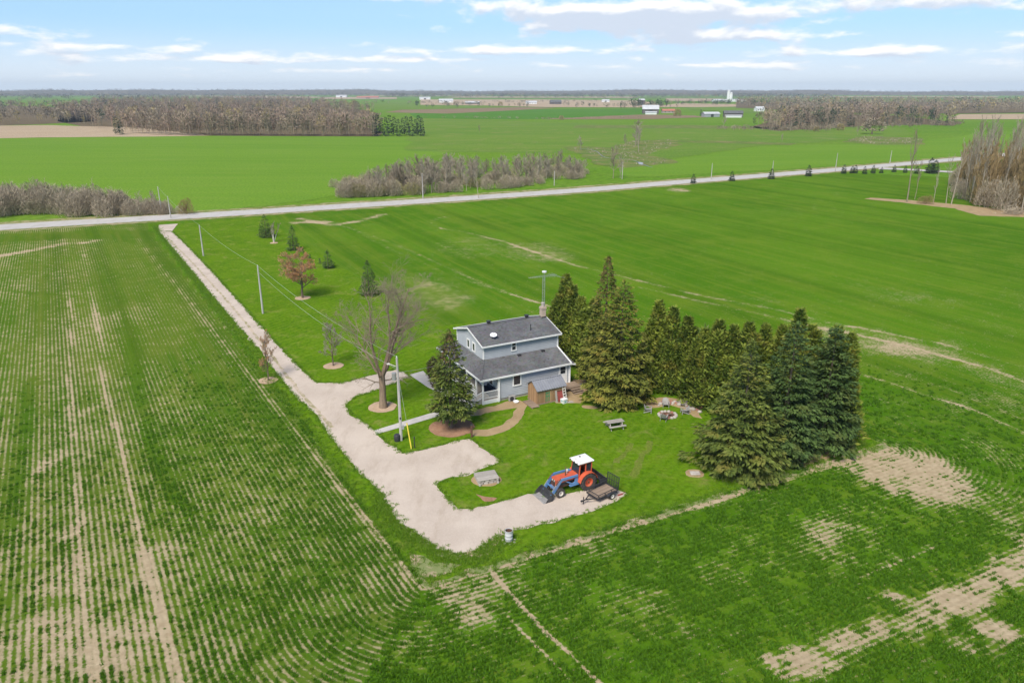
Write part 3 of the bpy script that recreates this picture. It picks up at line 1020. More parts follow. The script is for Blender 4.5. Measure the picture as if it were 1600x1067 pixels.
sheet('needle_litter', gp([(1190, 738), (1240, 734), (1310, 714), (1335, 690), (1325, 672), (1280, 690), (1225, 715)]), 0.014, M['dirt'], 0.3, 0.8, 81)
for c, rx, m_, nm in (((598, 636), 1.55, 'mulch_pale', 1), ((706, 668), 2.35, 'mulch', 2), ((473, 466), 1.25, 'mulch_pale', 3), ((521, 572), 1.25, 'mulch_pale', 4), ((419, 595), 1.15, 'mulch_pale', 5), ((428, 380), 0.9, 'mulch_pale', 6)):
    q_ = G(*c)
    sheet('mulch_bed', [q_ + rx * np.array([math.cos(t), math.sin(t) * 0.97]) for t in np.linspace(0, 2 * math.pi, 22)[:-1]], 0.02, M[m_], 0.07, 0.5, nm, thick=0.05)
for i, (line, w) in enumerate(((((1020, 690), (1002, 715), (985, 745)), 0.32), (((985, 692), (965, 725)), 0.3))):
    P_ = gp(line)
    d_ = P_[-1] - P_[0]
    n_ = np.array([-d_[1], d_[0]]) / np.linalg.norm(d_) * w
    sheet('worn_track', [p + n_ for p in P_] + [p - n_ for p in P_[::-1]], 0.016, grass_mat('thin_lawn', (0.12, 0.17, 0.025), (0.15, 0.20, 0.03), (0.21, 0.20, 0.06), 0.3, 1.2, 4.0, None, (0.28, 0.23, 0.12), (0.55, 0.75)), 0.22, 0.4, 50 + i)
sheet('worn_patch', [G(790, 668) + 0.7 * np.array([math.cos(t) * 1.3, math.sin(t) * .7]) + np.array([9.2, 5.2]) for t in np.linspace(0, 6.28, 12)[:-1]], 0.016, M['dirt'], 0.15, 0.4, 52)
VP = gp([(150, 368), (245, 358), (260, 352), (330, 343), (409, 337)])

# road with grassy verges
def offset_line(L, o):
    r = []
    for i, p in enumerate(L):
        d = L[min(i + 1, len(L) - 1)] - L[max(i - 1, 0)]
        d = d / np.linalg.norm(d)
        r.append(p + np.array([-d[1], d[0]]) * o)
    return r


def smooth_line(L, n=6):
    out = []
    for i in range(len(L) - 1):
        p0, p1, p2, p3 = L[max(i - 1, 0)], L[i], L[i + 1], L[min(i + 2, len(L) - 1)]
        for j in range(n):
            t = j / n
            out.append(0.5 * (2 * p1 + (p2 - p0) * t + (2 * p0 - 5 * p1 + 4 * p2 - p3) * t * t + (3 * p1 - p0 - 3 * p2 + p3) * t ** 3))
    out.append(L[-1])
    return out


RL = smooth_line(ROADC)
sheet('road_verge', offset_line(RL, 9.5) + offset_line(RL, -8.0)[::-1], 0.030, M['verge'], 0.5, 3.0, 9)
sheet('road', offset_line(RL, 4.6) + offset_line(RL, -4.6)[::-1], 0.060, M['road'], 0.12, 2.0, 10)
sheet('road_shoulder', offset_line(RL, 5.4) + offset_line(RL, -5.6)[::-1], 0.045, M['fringe'], 0.3, 2.0, 101)
sheet('farm_lane', gp([(1375, 262), (1400, 263), (1481, 267.5), (1560, 271), (1560, 273.5), (1481, 270), (1400, 265.5), (1372, 265)]), 0.064, M['road'], 0.0)
sheet('driveway_apron', gp([(248, 362), (269, 362), (278, 350), (248, 352)]), 0.066, M['gravel'], 0.1, 1.0, 12)

# far fields
FAR = [
    ('wheat_field', [(-900, 332), (-200, 332), (0, 331), (290, 335), (330, 330), (420, 322), (530, 305), (560, 290), (620, 262), (700, 238), (660, 222), (640, 215), (330, 212.5), (0, 216), (-900, 222)], 'field_a', .010),
    ('wheat_field', [(985, 277), (960, 262), (1000, 255), (1060, 248), (1200, 228), (1420, 224), (1560, 205), (1700, 210), (1700, 235), (1530, 242), (1320, 259), (1150, 268), (1040, 276)], 'field_a', .012),
    ('pasture', [(640, 236), (700, 238), (900, 240), (1060, 246), (1200, 227), (1420, 212), (1420, 200), (1000, 196), (700, 186), (640, 183), (600, 186), (640, 215)], 'field_b', .014),
    ('dark_green_field', [(650, 185), (800, 187), (1005, 184), (1030, 177), (1000, 170), (720, 172), (640, 178)], 'field_c', .05),
    ('brown_field', [(850, 187), (1000, 186.5), (1110, 184), (1090, 181), (1000, 179.5), (880, 185)], 'brown', .08),
    ('tan_field', [(600, 176), (700, 178), (800, 173), (870, 169), (760, 167), (640, 170)], 'brown', .10),
    ('tan_field', [(657, 164.5), (760, 165.5), (850, 168), (1000, 168.5), (1040, 165), (1000, 157.5), (860, 156), (657, 156)], 'tan', .4),
    ('tan_field', [(1010, 168), (1100, 168), (1170, 167), (1170, 163.5), (1060, 162)], 'tan', .4),
    ('tan_field', [(0, 216), (200, 214), (335, 212), (200, 199), (60, 196), (-300, 200), (-300, 220)], 'tan', .06),
    ('tan_field', [(1480, 187), (1800, 187), (1800, 177), (1500, 179)], 'tan', .2),
    ('tan_field', [(360, 153.5), (480, 154), (520, 152.5), (440, 150.5), (330, 151.5)], 'tan', .5),
    ('tan_field', [(1040, 158), (1130, 159), (1130, 154.5), (1040, 154)], 'tan', .5),
    ('tan_field', [(500, 155.5), (620, 155), (620, 152.5), (500, 152)], 'tan', .5),
    ('far_green_field', [(520, 170), (640, 172), (860, 166.8), (900, 162), (640, 160), (520, 163)], 'field_b', .2),
    ('far_green_field', [(1080, 172), (1200, 178), (1230, 173), (1200, 167), (1070, 168)], 'field_b', .2),
    ('tan_field', [(690, 153.2), (990, 153.6), (1000, 151.8), (720, 151.5)], 'tan', .9),
    ('far_green_field', [(1000, 154), (1400, 156), (1400, 154), (1010, 152.4)], 'field_b', .9),
    ('tan_field', [(1200, 152.4), (1560, 153), (1560, 151.6), (1220, 151.2)], 'tan', 1.2),
    ('tan_field', [(150, 151.6), (420, 151.2), (430, 150.4), (160, 150.5)], 'tan', 1.2),
    ('tan_field', [(560, 150.9), (760, 150.7), (760, 150.0), (580, 150.1)], 'tan', 1.5),
    ('dry_margin', [(1020, 222), (1240, 227), (1240, 223.5), (1160, 221), (1040, 219)], 'marsh', .05),
    ('dry_margin', [(1310, 222), (1380, 227), (1440, 226), (1440, 216), (1350, 213)], 'marsh', .05),
    ('dry_margin', [(900, 200), (1090, 201), (1230, 203), (1230, 199), (1090, 196), (900, 196)], 'marsh', .05),
    ('dry_marsh', [(870, 230), (905, 240), (930, 256), (980, 262), (1050, 256), (1056, 250), (1010, 243), (1060, 226), (1050, 218), (985, 220), (950, 231), (905, 229)], 'marsh', .035),
]
for i, (nm, poly, mt, z) in enumerate(FAR):
    P_ = gp(poly)
    L_ = np.mean([p[1] for p in P_])
    sheet(nm, P_, z, M[mt], 0.006 * L_ if L_ < 1000 else 0, max(3, L_ * 0.02), 200 + i)
sheet('pond', gp([(996, 253), (1003, 254), (1007, 257.5), (1002, 258), (996, 255.5)]), 0.075, simple('pond_water', (0.1, 0.12, 0.13), (0.12, 0.14, 0.15), 0.3, 0.05, 0.7), 0.2, 1.0, 240)
crk = smooth_line([G(*p) for p in ((905, 232), (930, 236), (945, 246), (975, 249), (990, 251), (1000, 255), (1012, 260), (1020, 262))], 5)
sheet('creek', offset_line(crk, 0.35) + offset_line(crk, -0.35)[::-1], 0.07, M['water'], 0.0)

# distant hills
def hill_strip(dist, hmax, seed, mat):
    V, Fq = [], []
    n = 240
    az = np.radians(np.linspace(-60, 60, n))
    hh = hmax * (0.35 + 0.65 * fbm(np.degrees(az) * 1.0, az * 0, 11.0, seed)) * (0.8 + 0.4 * fbm(np.degrees(az), az * 0, 2.5, seed + 3))
    for a, h in zip(az, hh):
        for dr, f in ((-900, 0.0), (-450, 0.55), (0, 1.0), (700, 0.0)):
            r = dist + dr
            V.append((r * math.sin(a), r * math.cos(a), h * f - 0.5 * (f == 0)))
    for i in range(n - 1):
        for j in range(3):
            q = i * 4 + j
            Fq.append((q, q + 1, q + 5, q + 4))
    return tag(link('hills', np_mesh('hills', V, Fq, mat, smooth=True)), kind='structure'), az, hh


hill_strip(7300, 50, 5, M['woodfloor'])


# ------------------------------------------------------------------ vegetation
def kites(Pp, D, N, L, W, var):
    """small leaf-sized quads: base, direction, normal, length, width"""
    D = D / np.linalg.norm(D, axis=1, keepdims=True)
    Sd = np.cross(D, N)
    Sd /= np.maximum(np.linalg.norm(Sd, axis=1, keepdims=True), 1e-6)
    L, W = L[:, None], W[:, None]
    a = Pp
    b = Pp + D * L * 0.45 + Sd * W * 0.5
    c = Pp + D * L
    d = Pp + D * L * 0.45 - Sd * W * 0.5
    V = np.stack([a, b, c, d], 1).reshape(-1, 3)
    return V, np.arange(len(V)).reshape(-1, 4), np.repeat(var, 4)


def conifer_geo(h, rad, seed, z0=0.5, shape=0.85, droop=0.35, gap=0.36, nb=8, spray=0.42, dens=9.0, up_tip=0.25, lean=0.0):
    rs = np.random.default_rng(seed)
    Pp, D, N, L, W, VR = [], [], [], [], [], []
    z = z0
    while z < h - 0.15:
        t = (z - z0) / (h - z0)
        env = rad * (1 - t) ** shape * (0.55 + 0.45 * min(1, t / 0.10))
        k = max(4, int(nb * (0.55 + 0.45 * (1 - t)) + rs.random()))
        a0 = rs.random() * 6.28
        for j in range(k):
            az = a0 + 6.283 * j / k + rs.normal(0, 0.22)
            bl = max(0.22, env * (0.70 + 0.42 * rs.random()) * (0.62 if rs.random() < 0.12 else 1.0))
            pitch = (0.30 - droop * 1.25 * (1 - t)) + rs.normal(0, 0.10)
            zb = z + rs.normal(0, gap * 0.3)
            n = max(5, int(bl * dens * (1 + 0.55 * bl)))
            s = np.sqrt(rs.random(n) * 0.98 + 0.004)
            lat = (rs.random(n) * 2 - 1) * (0.36 * bl * (1.08 - s * 0.80) + 0.05)
            dx, dy = math.cos(az), math.sin(az)
            rdist = s * bl
            zz = zb + rdist * math.tan(pitch) - droop * 0.30 * bl * s ** 1.5 + up_tip * bl * np.maximum(0, s - 0.6) ** 1.5 - np.abs(lat) * 0.35 - rs.random(n) * 0.20
            p = np.stack([dx * rdist - dy * lat, dy * rdist + dx * lat, zz], 1)
            ang = az + np.sign(lat) * (0.25 + 0.75 * rs.random(n))
            dz = -0.25 - 0.45 * rs.random(n) + 0.5 * t
            d = np.stack([np.cos(ang), np.sin(ang), dz], 1)
            nn = np.stack([rs.normal(0, 0.5, n), rs.normal(0, 0.5, n), np.ones(n)], 1)
            Pp.append(p); D.append(d); N.append(nn)
            L.append(spray * (0.55 + 0.8 * rs.random(n)) * (0.75 + 0.25 * (1 - t)))
            W.append(spray * (0.26 + 0.26 * rs.random(n)))
            bv = rs.random() * 0.35
            VR.append(np.clip(bv + 0.40 * s * rs.random(n) + 0.3 * rs.random(n) - 0.06, 0, 1))  # paler new growth at tips; inner sprays darker, crown shade put into the colour
        z += gap * (0.75 + 0.5 * rs.random()) * (1.0 if t < 0.8 else 0.8)
    # leader
    n = 26
    Pp.append(np.stack([rs.normal(0, 0.05, n), rs.normal(0, 0.05, n), h - 0.9 + 0.8 * rs.random(n)], 1))
    a = rs.random(n) * 6.28
    D.append(np.stack([np.cos(a) * .5, np.sin(a) * .5, np.ones(n) * .8], 1))
    N.append(rs.normal(0, 1, (n, 3)))
    L.append(np.full(n, 0.3)); W.append(np.full(n, 0.12)); VR.append(rs.random(n))
    return kites(np.concatenate(Pp), np.concatenate(D), np.concatenate(N), np.concatenate(L), np.concatenate(W), np.concatenate(VR))


def cedar_geo(h, rad, seed, n=5200, z0=0.25, spray=0.44):
    """arborvitae: upright sprays on several uneven narrow leaders grown together"""
    rs = np.random.default_rng(seed)
    parts = []
    k = 5
    for i in range(k):
        a = 6.283 * i / k + rs.normal(0, .4)
        off = (0 if i == 0 else rad * (0.30 + 0.30 * rs.random()))
        hi = h * (1.0 if i == 0 else 0.60 + 0.34 * rs.random())
        ri = rad * (0.78 if i == 0 else 0.50 + 0.2 * rs.random())
        m = int(n * (0.30 if i == 0 else 0.175))
        t = rs.random(m) ** 0.95
        az = rs.random(m) * 6.283
        prof = np.minimum(1, 0.75 + t * 1.4) * np.clip((1 - t) / 0.80, 0, 1) ** 0.85
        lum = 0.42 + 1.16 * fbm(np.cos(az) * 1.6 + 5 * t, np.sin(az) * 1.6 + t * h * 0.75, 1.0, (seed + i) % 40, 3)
        r_ = ri * prof * lum * (0.60 + 0.40 * np.sqrt(rs.random(m))) + 0.10
        p = np.stack([off * math.cos(a) + r_ * np.cos(az), off * math.sin(a) + r_ * np.sin(az), z0 + t * (hi - z0)], 1)
        ang = az + rs.normal(0, 1.1, m)
        d = np.stack([np.cos(ang) * 0.7, np.sin(ang) * 0.7, 0.05 + 1.1 * rs.random(m)], 1)
        nn = np.stack([np.cos(az), np.sin(az), rs.normal(0, 0.5, m)], 1) + rs.normal(0, 0.5, (m, 3))
        var = np.clip(1.6 * (lum - 0.88) + 0.5 * rs.random(m) + 0.12 * t, 0, 1)  # hollows darker and bulges paler: shade between lumps put into the colour
        parts.append((p, d, nn, spray * (0.5 + 1.0 * rs.random(m)), spray * (0.30 + 0.3 * rs.random(m)), var))
    return kites(*[np.concatenate([q[i] for q in parts]) for i in range(6)])


def bush_geo(rad, h, seed, n=500, spray=0.35, up=0.5, thin=1.0):
    rs = np.random.default_rng(seed)
    az = rs.random(n) * 6.283
    t = rs.random(n)
    r_ = rad * np.sqrt(np.clip(1 - (t * 1.0 - 0.25) ** 2 / 0.62, 0.02, 1)) * (0.45 + 0.55 * np.sqrt(rs.random(n))) * (0.8 + 0.4 * fbm(np.cos(az) * 2, np.sin(az) * 2 + t * 2, 0.9, seed % 40, 2))
    p = np.stack([r_ * np.cos(az), r_ * np.sin(az), 0.05 + t * h * (0.8 + 0.4 * fbm(np.cos(az) * 3, np.sin(az) * 3, 0.8, seed % 37, 2))], 1)
    ang = az + rs.normal(0, 0.8, n)
    d = np.stack([np.cos(ang), np.sin(ang), up + 0.7 * rs.random(n)], 1)
    return kites(p, d, rs.normal(0, 1, (n, 3)), spray * (0.6 + 0.9 * rs.random(n)), spray * thin * (0.2 + 0.25 * rs.random(n)), rs.random(n))


def grow(h, seed, trunk=0.28, r0=0.25, spread=0.55, levels=4, kids=(6, 6, 6, 6), lens=(0.55, 0.5, 0.5, 0.5), up=0.22, rmin=0.010, forks=False, wob=0.12, stems=1, stem_spread=0.12):
    """branch skeleton: list of (level, points, radii)"""
    rs = random.Random(seed)
    out = []

    def rv():
        return Vector((rs.gauss(0, 1), rs.gauss(0, 1), rs.gauss(0, 1)))

    def branch(p, d, L, r, lev):
        nseg = 5 if lev == 0 else (4 if lev < 3 else 2)
        pts, rad = [p.copy()], [r]
        d = d.normalized()
        for i in range(nseg):
            d = (d + rv() * wob * (0.5 if lev == 0 else 1) + Vector((0, 0, up if lev else 0.3)) * (1.0 / nseg)).normalized()
            p = p + d * (L / nseg)
            pts.append(p.copy())
            rad.append(max(rmin, r * (1 - 0.72 * (i + 1) / nseg)))
        out.append((lev, pts, rad))
        if lev >= levels:
            return
        nk = kids[lev]
        for j in range(nk):
            f = (trunk + (1 - trunk) * (j + rs.random()) / nk) if lev == 0 else (0.22 + 0.78 * (j + rs.random() * 0.9) / nk)
            x = f * nseg
            i = min(int(x), nseg - 1)
            q = pts[i].lerp(pts[i + 1], x - i)
            ax = (pts[i + 1] - pts[i]).normalized()
            sd = rv()
            sd = (sd - ax * sd.dot(ax)).normalized()
            sp = spread * (0.75 + 0.5 * rs.random())
            nd = (ax * math.cos(sp) + sd * math.sin(sp)).normalized()
            ll = L * lens[lev] * (0.7 + 0.5 * rs.random()) * (1.0 - 0.45 * f if lev == 0 else 1.05 - 0.4 * f)
            branch(q, nd, ll, max(rmin, min(rad[i] * 0.62, r * 0.55)), lev + 1)
    for k in range(stems):
        a = 6.283 * k / stems + 0.5
        d0 = Vector((math.cos(a) * stem_spread * (stems > 1), math.sin(a) * stem_spread * (stems > 1), 1)) + Vector((rs.gauss(0, .04), rs.gauss(0, .04), 0))
        branch(Vector((0.08 * math.cos(a) * (stems > 1), 0.08 * math.sin(a) * (stems > 1), -0.05)), d0, h, r0, 0)
    zmax = max(p.z for _, pts, _ in out for p in pts)
    f = h / zmax
    for _, pts, _ in out:
        for p in pts:
            p *= f
    return out


def skel_mesh(name, skel, lo, hi, mat, sides=(7, 5, 3, 3, 3, 3)):
    m = MB()
    for lev, pts, rad in skel:
        if lo <= lev <= hi:
            m.tube(pts, rad, sides[min(lev, 5)], cap=False)
    me = bpy.data.meshes.new(name)
    me.from_pydata(m.v, [], m.f)
    me.materials.append(mat)
    me.polygons.foreach_set('use_smooth', [True] * len(me.polygons))
    me.update()
    return me


def trunk_mesh(h, r, mat, lean=0.0):
    return MB().tube([(0, 0, -0.1), (0, 0, h * 0.3), (lean, 0, h * 0.6), (lean, 0, h * 0.9)], [r * 1.25, r * 0.9, r * 0.4, 0.012], 8).mesh('trunk', mat, True)


def conifer(loc, h, rad, seed, mat, label, group=None, name='spruce_tree', cones=False, **kw):
    t = empty(name, (loc[0], loc[1], 0), 0, label, 'tree', group)
    link('trunk', trunk_mesh(h, 0.018 * h + 0.04, M['bark']), t)
    V, Fq, var = conifer_geo(h, rad, seed, **kw)
    link('crown', np_mesh('crown', V, Fq, M[mat], {'var': var}), t)
    if cones:
        rs = np.random.default_rng(seed + 5)
        n = 420
        tt = 0.70 + 0.29 * rs.random(n)
        a = rs.random(n) * 6.28
        r_ = rad * (1 - tt) ** 0.9 * (0.7 + 0.4 * rs.random(n)) + 0.1
        p = np.stack([r_ * np.cos(a), r_ * np.sin(a), tt * h], 1)
        d = np.stack([rs.normal(0, .15, n), rs.normal(0, .15, n), -np.ones(n)], 1)
        V, Fq, var = kites(p, d, rs.normal(0, 1, (n, 3)), 0.22 + 0.1 * rs.random(n), np.full(n, 0.10), rs.random(n))
        tag(link('cone_cluster', np_mesh('cone_cluster', V, Fq, M['cones'], {'var': var}), t), kind='stuff')
    return t


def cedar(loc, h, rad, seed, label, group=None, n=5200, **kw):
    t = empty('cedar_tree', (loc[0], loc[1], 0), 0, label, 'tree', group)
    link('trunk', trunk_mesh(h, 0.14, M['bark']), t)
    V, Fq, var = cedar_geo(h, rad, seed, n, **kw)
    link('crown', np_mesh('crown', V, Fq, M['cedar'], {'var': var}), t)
    return t


# --- the yard conifers
conifer(G(706, 668), 10.7, 2.75, 3, 'spruce', 'cone topped spruce in a round reddish mulch bed by the front porch', None, cones=True,
        z0=1.9, shape=0.60, droop=0.40, gap=0.32, nb=8, dens=12, spray=0.44)
conifer(G(962, 632) + np.array([0.4, 1.0]), 14.0, 4.3, 5, 'spruce_olive', 'broad olive green spruce reaching the lawn beside the back deck', None,
        z0=0.35, shape=0.62, droop=0.40, gap=0.36, nb=10, dens=10, spray=0.46)
conifer(G(942, 606), 15.9, 3.4, 8, 'spruce_olive', 'tallest spruce of the yard with brown cones crowding its pointed top', None, cones=True,
        z0=0.6, shape=0.80, droop=0.42, gap=0.40, nb=9, dens=9, spray=0.46)
conifer(G(1160, 736) + np.array([-0.2, 0.6]), 12.6, 5.3, 9, 'spruce', 'wide low spreading spruce with boughs sweeping onto the lawn behind the trailer', None,
        z0=0.15, shape=0.95, droop=0.36, gap=0.36, nb=11, dens=9, spray=0.46)
conifer(G(1218, 722) + np.array([0.3, 0.8]), 13.6, 3.7, 12, 'spruce_blue', 'dark bluish spruce standing between the spreading spruce and the end spruce of the row', None,
        z0=0.3, shape=0.60, droop=0.34, gap=0.38, nb=10, dens=9, spray=0.46)
conifer(G(1281, 702) + np.array([0.2, 0.6]), 12.4, 3.5, 14, 'spruce_blue', 'dark dense spruce at the end of the row nearest the bare circle in the field', None,
        z0=0.25, shape=0.52, droop=0.34, gap=0.36, nb=10, dens=10, spray=0.44)
ced = [((882, 556), 10.4, 2.3, 'tall cedar standing close behind the antenna mast'), ((905, 566), 8.2, 1.6, 'shorter cedar squeezed between the antenna cedar and the tallest spruce'),
       ((925, 578), 8.8, 1.6, 'third cedar behind the house, partly hidden by the tallest spruce'), ((1022, 598), 9.6, 1.7, 'cedar just past the broad olive spruce'), ((1044, 606), 9.4, 1.6, 'second hedge cedar counting from the broad olive spruce'), ((1066, 612), 8.6, 1.6, 'third hedge cedar counting from the broad olive spruce'),
       ((1092, 626), 8.0, 1.5, 'hedge cedar just right of the leafless brown tree'), ((1112, 632), 9.3, 1.7, 'hedge cedar second right of the leafless brown tree'), ((1134, 640), 9.2, 1.6, 'hedge cedar third right of the leafless brown tree'), ((1156, 646), 9.8, 1.7, 'hedge cedar seen just left of the spreading spruce top'), ((1180, 652), 9.9, 1.7, 'hedge cedar behind the top of the spreading spruce'), ((1205, 660), 10.2, 1.6, 'hedge cedar between the spreading spruce top and the dark bluish spruce'),
       ((1228, 664), 12.0, 1.7, 'tall cedar whose yellowish tip rises above the dark bluish spruce'), ((1255, 672), 10.2, 1.7, 'hedge cedar just right of the dark bluish spruce top'), ((1285, 676), 10.8, 1.6, 'hedge cedar next to last, behind the end spruce'), ((1305, 686), 10.6, 1.7, 'last cedar of the hedge, yellow edged beside the dark end spruce')]
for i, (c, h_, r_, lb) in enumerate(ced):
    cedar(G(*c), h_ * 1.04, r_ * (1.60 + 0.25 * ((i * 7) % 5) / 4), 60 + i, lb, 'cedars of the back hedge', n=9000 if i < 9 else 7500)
# brown leafless tree inside the hedge
sk = grow(8.6, 77, 0.25, 0.13, 0.45, 3, (14, 7, 5), (0.42, 0.45, 0.5), 0.5, 0.012)
t_ = empty('bare_tree', (*G(1080, 616), 0), 0, 'leafless brown tree caught between the cedars behind the fire pit', 'tree')
link('trunk', skel_mesh('trunk', sk, 0, 1, M['twig']), t_)
link('crown', skel_mesh('crown', sk, 2, 3, M['twig']), t_)

# small conifers along the lot line near the road
sm = [((416, 371), 5.0, 1.55, 'dark spruce just behind the white birch near the road'), ((459, 391), 5.0, 1.2, 'small conical spruce on the lot edge between the birch and the red budded tree'),
      ((513, 419), 3.4, 1.0, 'young spruce standing alone behind the red budded tree'), ((577, 461), 5.6, 1.35, 'slim spruce seen through the twigs of the big bare tree')]
for i, (c, h_, r_, lb) in enumerate(sm):
    conifer(G(*c), h_ * 1.08, r_ * 1.35, 90 + i, 'spruce_blue', lb, 'young spruces along the lot edge', z0=0.15, shape=0.68, droop=0.28, gap=0.28, nb=8, dens=12, spray=0.36)
pr = None
for i, (c, h_) in enumerate((((474, 396), 1.0), ((484, 404), 0.9), ((500, 412), 1.1))):
    conifer(G(*c), h_, 0.5, 110 + i, 'spruce_blue', 'knee high spruce seedling in the row behind the red budded tree', 'spruce seedlings on the lot edge', name='spruce_seedling', z0=0.05, gap=0.14, nb=5, dens=9, spray=0.2)

# --- bare trees of the yard
def bare(loc, skel, label, name='bare_tree', group=None, split=1, mat='twig', tmat='bark', rz=0.0):
    t = empty(name, (loc[0], loc[1], 0), rz, label, 'tree', group)
    link('trunk', skel_mesh('trunk', skel, 0, split, M[tmat]), t)
    link('crown', skel_mesh('crown', skel, split + 1, 9, M[mat]), t)
    return t


def tips(skel, lev, n_each, seed, spray, mat, parent, name='bud_cluster'):
    rs = np.random.default_rng(seed)
    pts = []
    for l, p, r_ in skel:
        if l >= lev:
            for k in range(n_each):
                f = rs.random() * (len(p) - 1)
                i = min(int(f), len(p) - 2)
                q_ = p[i].lerp(p[i + 1], f - i)
                pts.append((q_.x, q_.y, q_.z))
    pts = np.array(pts)
    n = len(pts)
    V, Fq, var = kites(pts + rs.normal(0, 0.04, (n, 3)), rs.normal(0, 1, (n, 3)), rs.normal(0, 1, (n, 3)), spray * (0.6 + 0.8 * rs.random(n)), spray * (0.4 + 0.4 * rs.random(n)), rs.random(n))
    return tag(link(name, np_mesh(name, V, Fq, M[mat], {'var': var}), parent), kind='stuff')


def big_tree():
    """old bare shade tree: trunk forking into steep limbs"""
    rs = random.Random(4)
    out = []
    tr = [Vector((0, 0, -.1)), Vector((0.02, 0, 1.2)), Vector((0.05, 0.02, 2.6)), Vector((0.05, 0.05, 3.9))]
    out.append((0, tr, [0.52, 0.38, 0.35, 0.34]))

    def rv():
        return Vector((rs.gauss(0, 1), rs.gauss(0, 1), rs.gauss(0, 1)))

    def br(p, d, L, r, lev):
        ns = 6 if lev == 1 else (4 if lev < 4 else 2)
        pts, rad = [p.copy()], [r]
        for i in range(ns):
            d = (d.normalized() + rv() * (0.10 if lev == 1 else 0.16) + Vector((0, 0, 0.10 if lev < 4 else -0.02))).normalized()
            p = p + d * L / ns
            pts.append(p.copy())
            rad.append(max(0.0075, r * (1 - 0.80 * (i + 1) / ns)))
        out.append((lev, pts, [q * 0.78 if lev < 3 else q for q in rad]))
        if lev >= 5:
            return
        nk = {1: 7, 2: 5, 3: 5, 4: 4}[lev]
        for j in range(nk):
            f = (0.25 if lev == 1 else 0.2) + (0.78) * (j + rs.random() * .8) / nk
            x = min(f, 0.98) * ns
            i = min(int(x), ns - 1)
            q_ = pts[i].lerp(pts[i + 1], x - i)
            ax = (pts[i + 1] - pts[i]).normalized()
            sd = rv()
            sd = (sd - ax * sd.dot(ax)).normalized()
            sp = 0.62 * (0.7 + 0.6 * rs.random())
            br(q_, ax * math.cos(sp) + sd * math.sin(sp), L * {1: 0.46, 2: 0.55, 3: 0.55, 4: 0.55}[lev] * (0.75 + 0.5 * rs.random()) * (1.12 - 0.5 * f), max(0.0075, rad[i] * 0.55), lev + 1)
    for az, tilt, L, r in ((3.3, 0.30, 11.8, 0.27), (0.2, 0.12, 13.0, 0.27), (1.6, 0.30, 11.5, 0.22), (5.4, 0.26, 12.0, 0.24), (2.6, 0.50, 9.5, 0.16), (0.3, 0.52, 9.8, 0.17), (4.4, 0.70, 6.5, 0.12)):
        br(Vector((0.05, 0.05, 3.5 + rs.random() * .5)), Vector((math.cos(az) * math.sin(tilt), math.sin(az) * math.sin(tilt), math.cos(tilt))), L, r, 1)
    for az, z in ((0.1, 3.2), (3.3, 3.0)):
        br(Vector((0.05, 0, z)), Vector((math.cos(az), math.sin(az), 0.25)), 3.2, 0.10, 3)
    zm = max(p.z for _, a, _ in out for p in a)
    for _, a, _ in out[1:]:
        for p in a:
            p.z *= 17.0 / zm if p.z > 3.9 else 1
    return out


bare(G(599, 637), big_tree(), 'big old leafless shade tree in a round mulch bed on the front lawn', split=1, mat='twig_brown', tmat='bark_pale')
sk = grow(8.3, 21, 0.24, 0.16, 0.95, 4, (15, 8, 7, 5), (0.66, 0.50, 0.5, 0.5), 0.42, 0.014)
mp = bare(G(473, 466), sk, 'round topped tree in red bud on a mulch ring in the long front lawn', 'maple_tree', mat='twig_warm')
tips(sk, 3, 1, 5, 0.13, 'redbud', mp)
mp.scale = (1.3, 1.3, 1.0)
sk = grow(5.9, 31, 0.2, 0.10, 0.75, 4, (14, 7, 6, 4), (0.52, 0.48, 0.5, 0.5), 0.42, 0.012)
bare(G(521, 572), sk, 'small grey leafless tree in a mulch ring beside the driveway fork', mat='twig_grey')
sk = grow(6.3, 41, 0.15, 0.08, 0.75, 4, (12, 7, 5, 3), (0.46, 0.45, 0.5, 0.5), 0.42, 0.011)
sp_ = bare(G(419, 595), sk, 'thin reddish sapling in a mulch patch on the field side of the driveway', 'sapling', mat='twig')
tips(sk, 3, 1, 6, 0.09, 'redbud', sp_)
sk = grow(5.0, 51, 0.35, 0.10, 0.42, 3, (8, 6, 5), (0.35, 0.45, 0.5), 0.4, 0.012, stems=4, stem_spread=0.22)
bare(G(428, 379), sk, 'white barked birch clump on a mulch ring near the road', 'birch_tree', tmat='birch', split=0, mat='twig')
# purplish shrubs at the porch corner
for c, r_, h_, lb in (((684, 592), 1.2, 2.6, 'tall purplish brown shrub beside the side walk and porch'), ((688, 604), 1.0, 1.6, 'low purplish shrub tucked behind the yard spruce'), ((676, 582), 0.7, 1.5, 'dark green upright shrub at the far end of the porch')):
    V, Fq, var = bush_geo(r_, h_, int(c[0]), 900, 0.26)
    o = link('shrub', np_mesh('shrub', V, Fq, M['barberry' if 'purplish' in lb else 'spruce'], {'var': var}))
    q_ = G(*c)
    o.location = (q_[0], q_[1], 0)
    tag(o, lb, 'shrub')

# --- middle distance: roadside copse, hedgerow, brush at the right
def far_tree_mesh(h, seed, mat, kids=(17, 7, 5), spread=0.62, rmin=0.055, r0=0.14, lens=(0.40, 0.5, 0.5), trunk=0.3, up=0.34, lv=2):
    sk = grow(h, seed, trunk, r0, spread, lv, kids, lens, up, rmin, wob=0.08)
    return skel_mesh('bare_tree', sk, 0, 9, mat, sides=(4, 3, 3, 3, 3, 3))


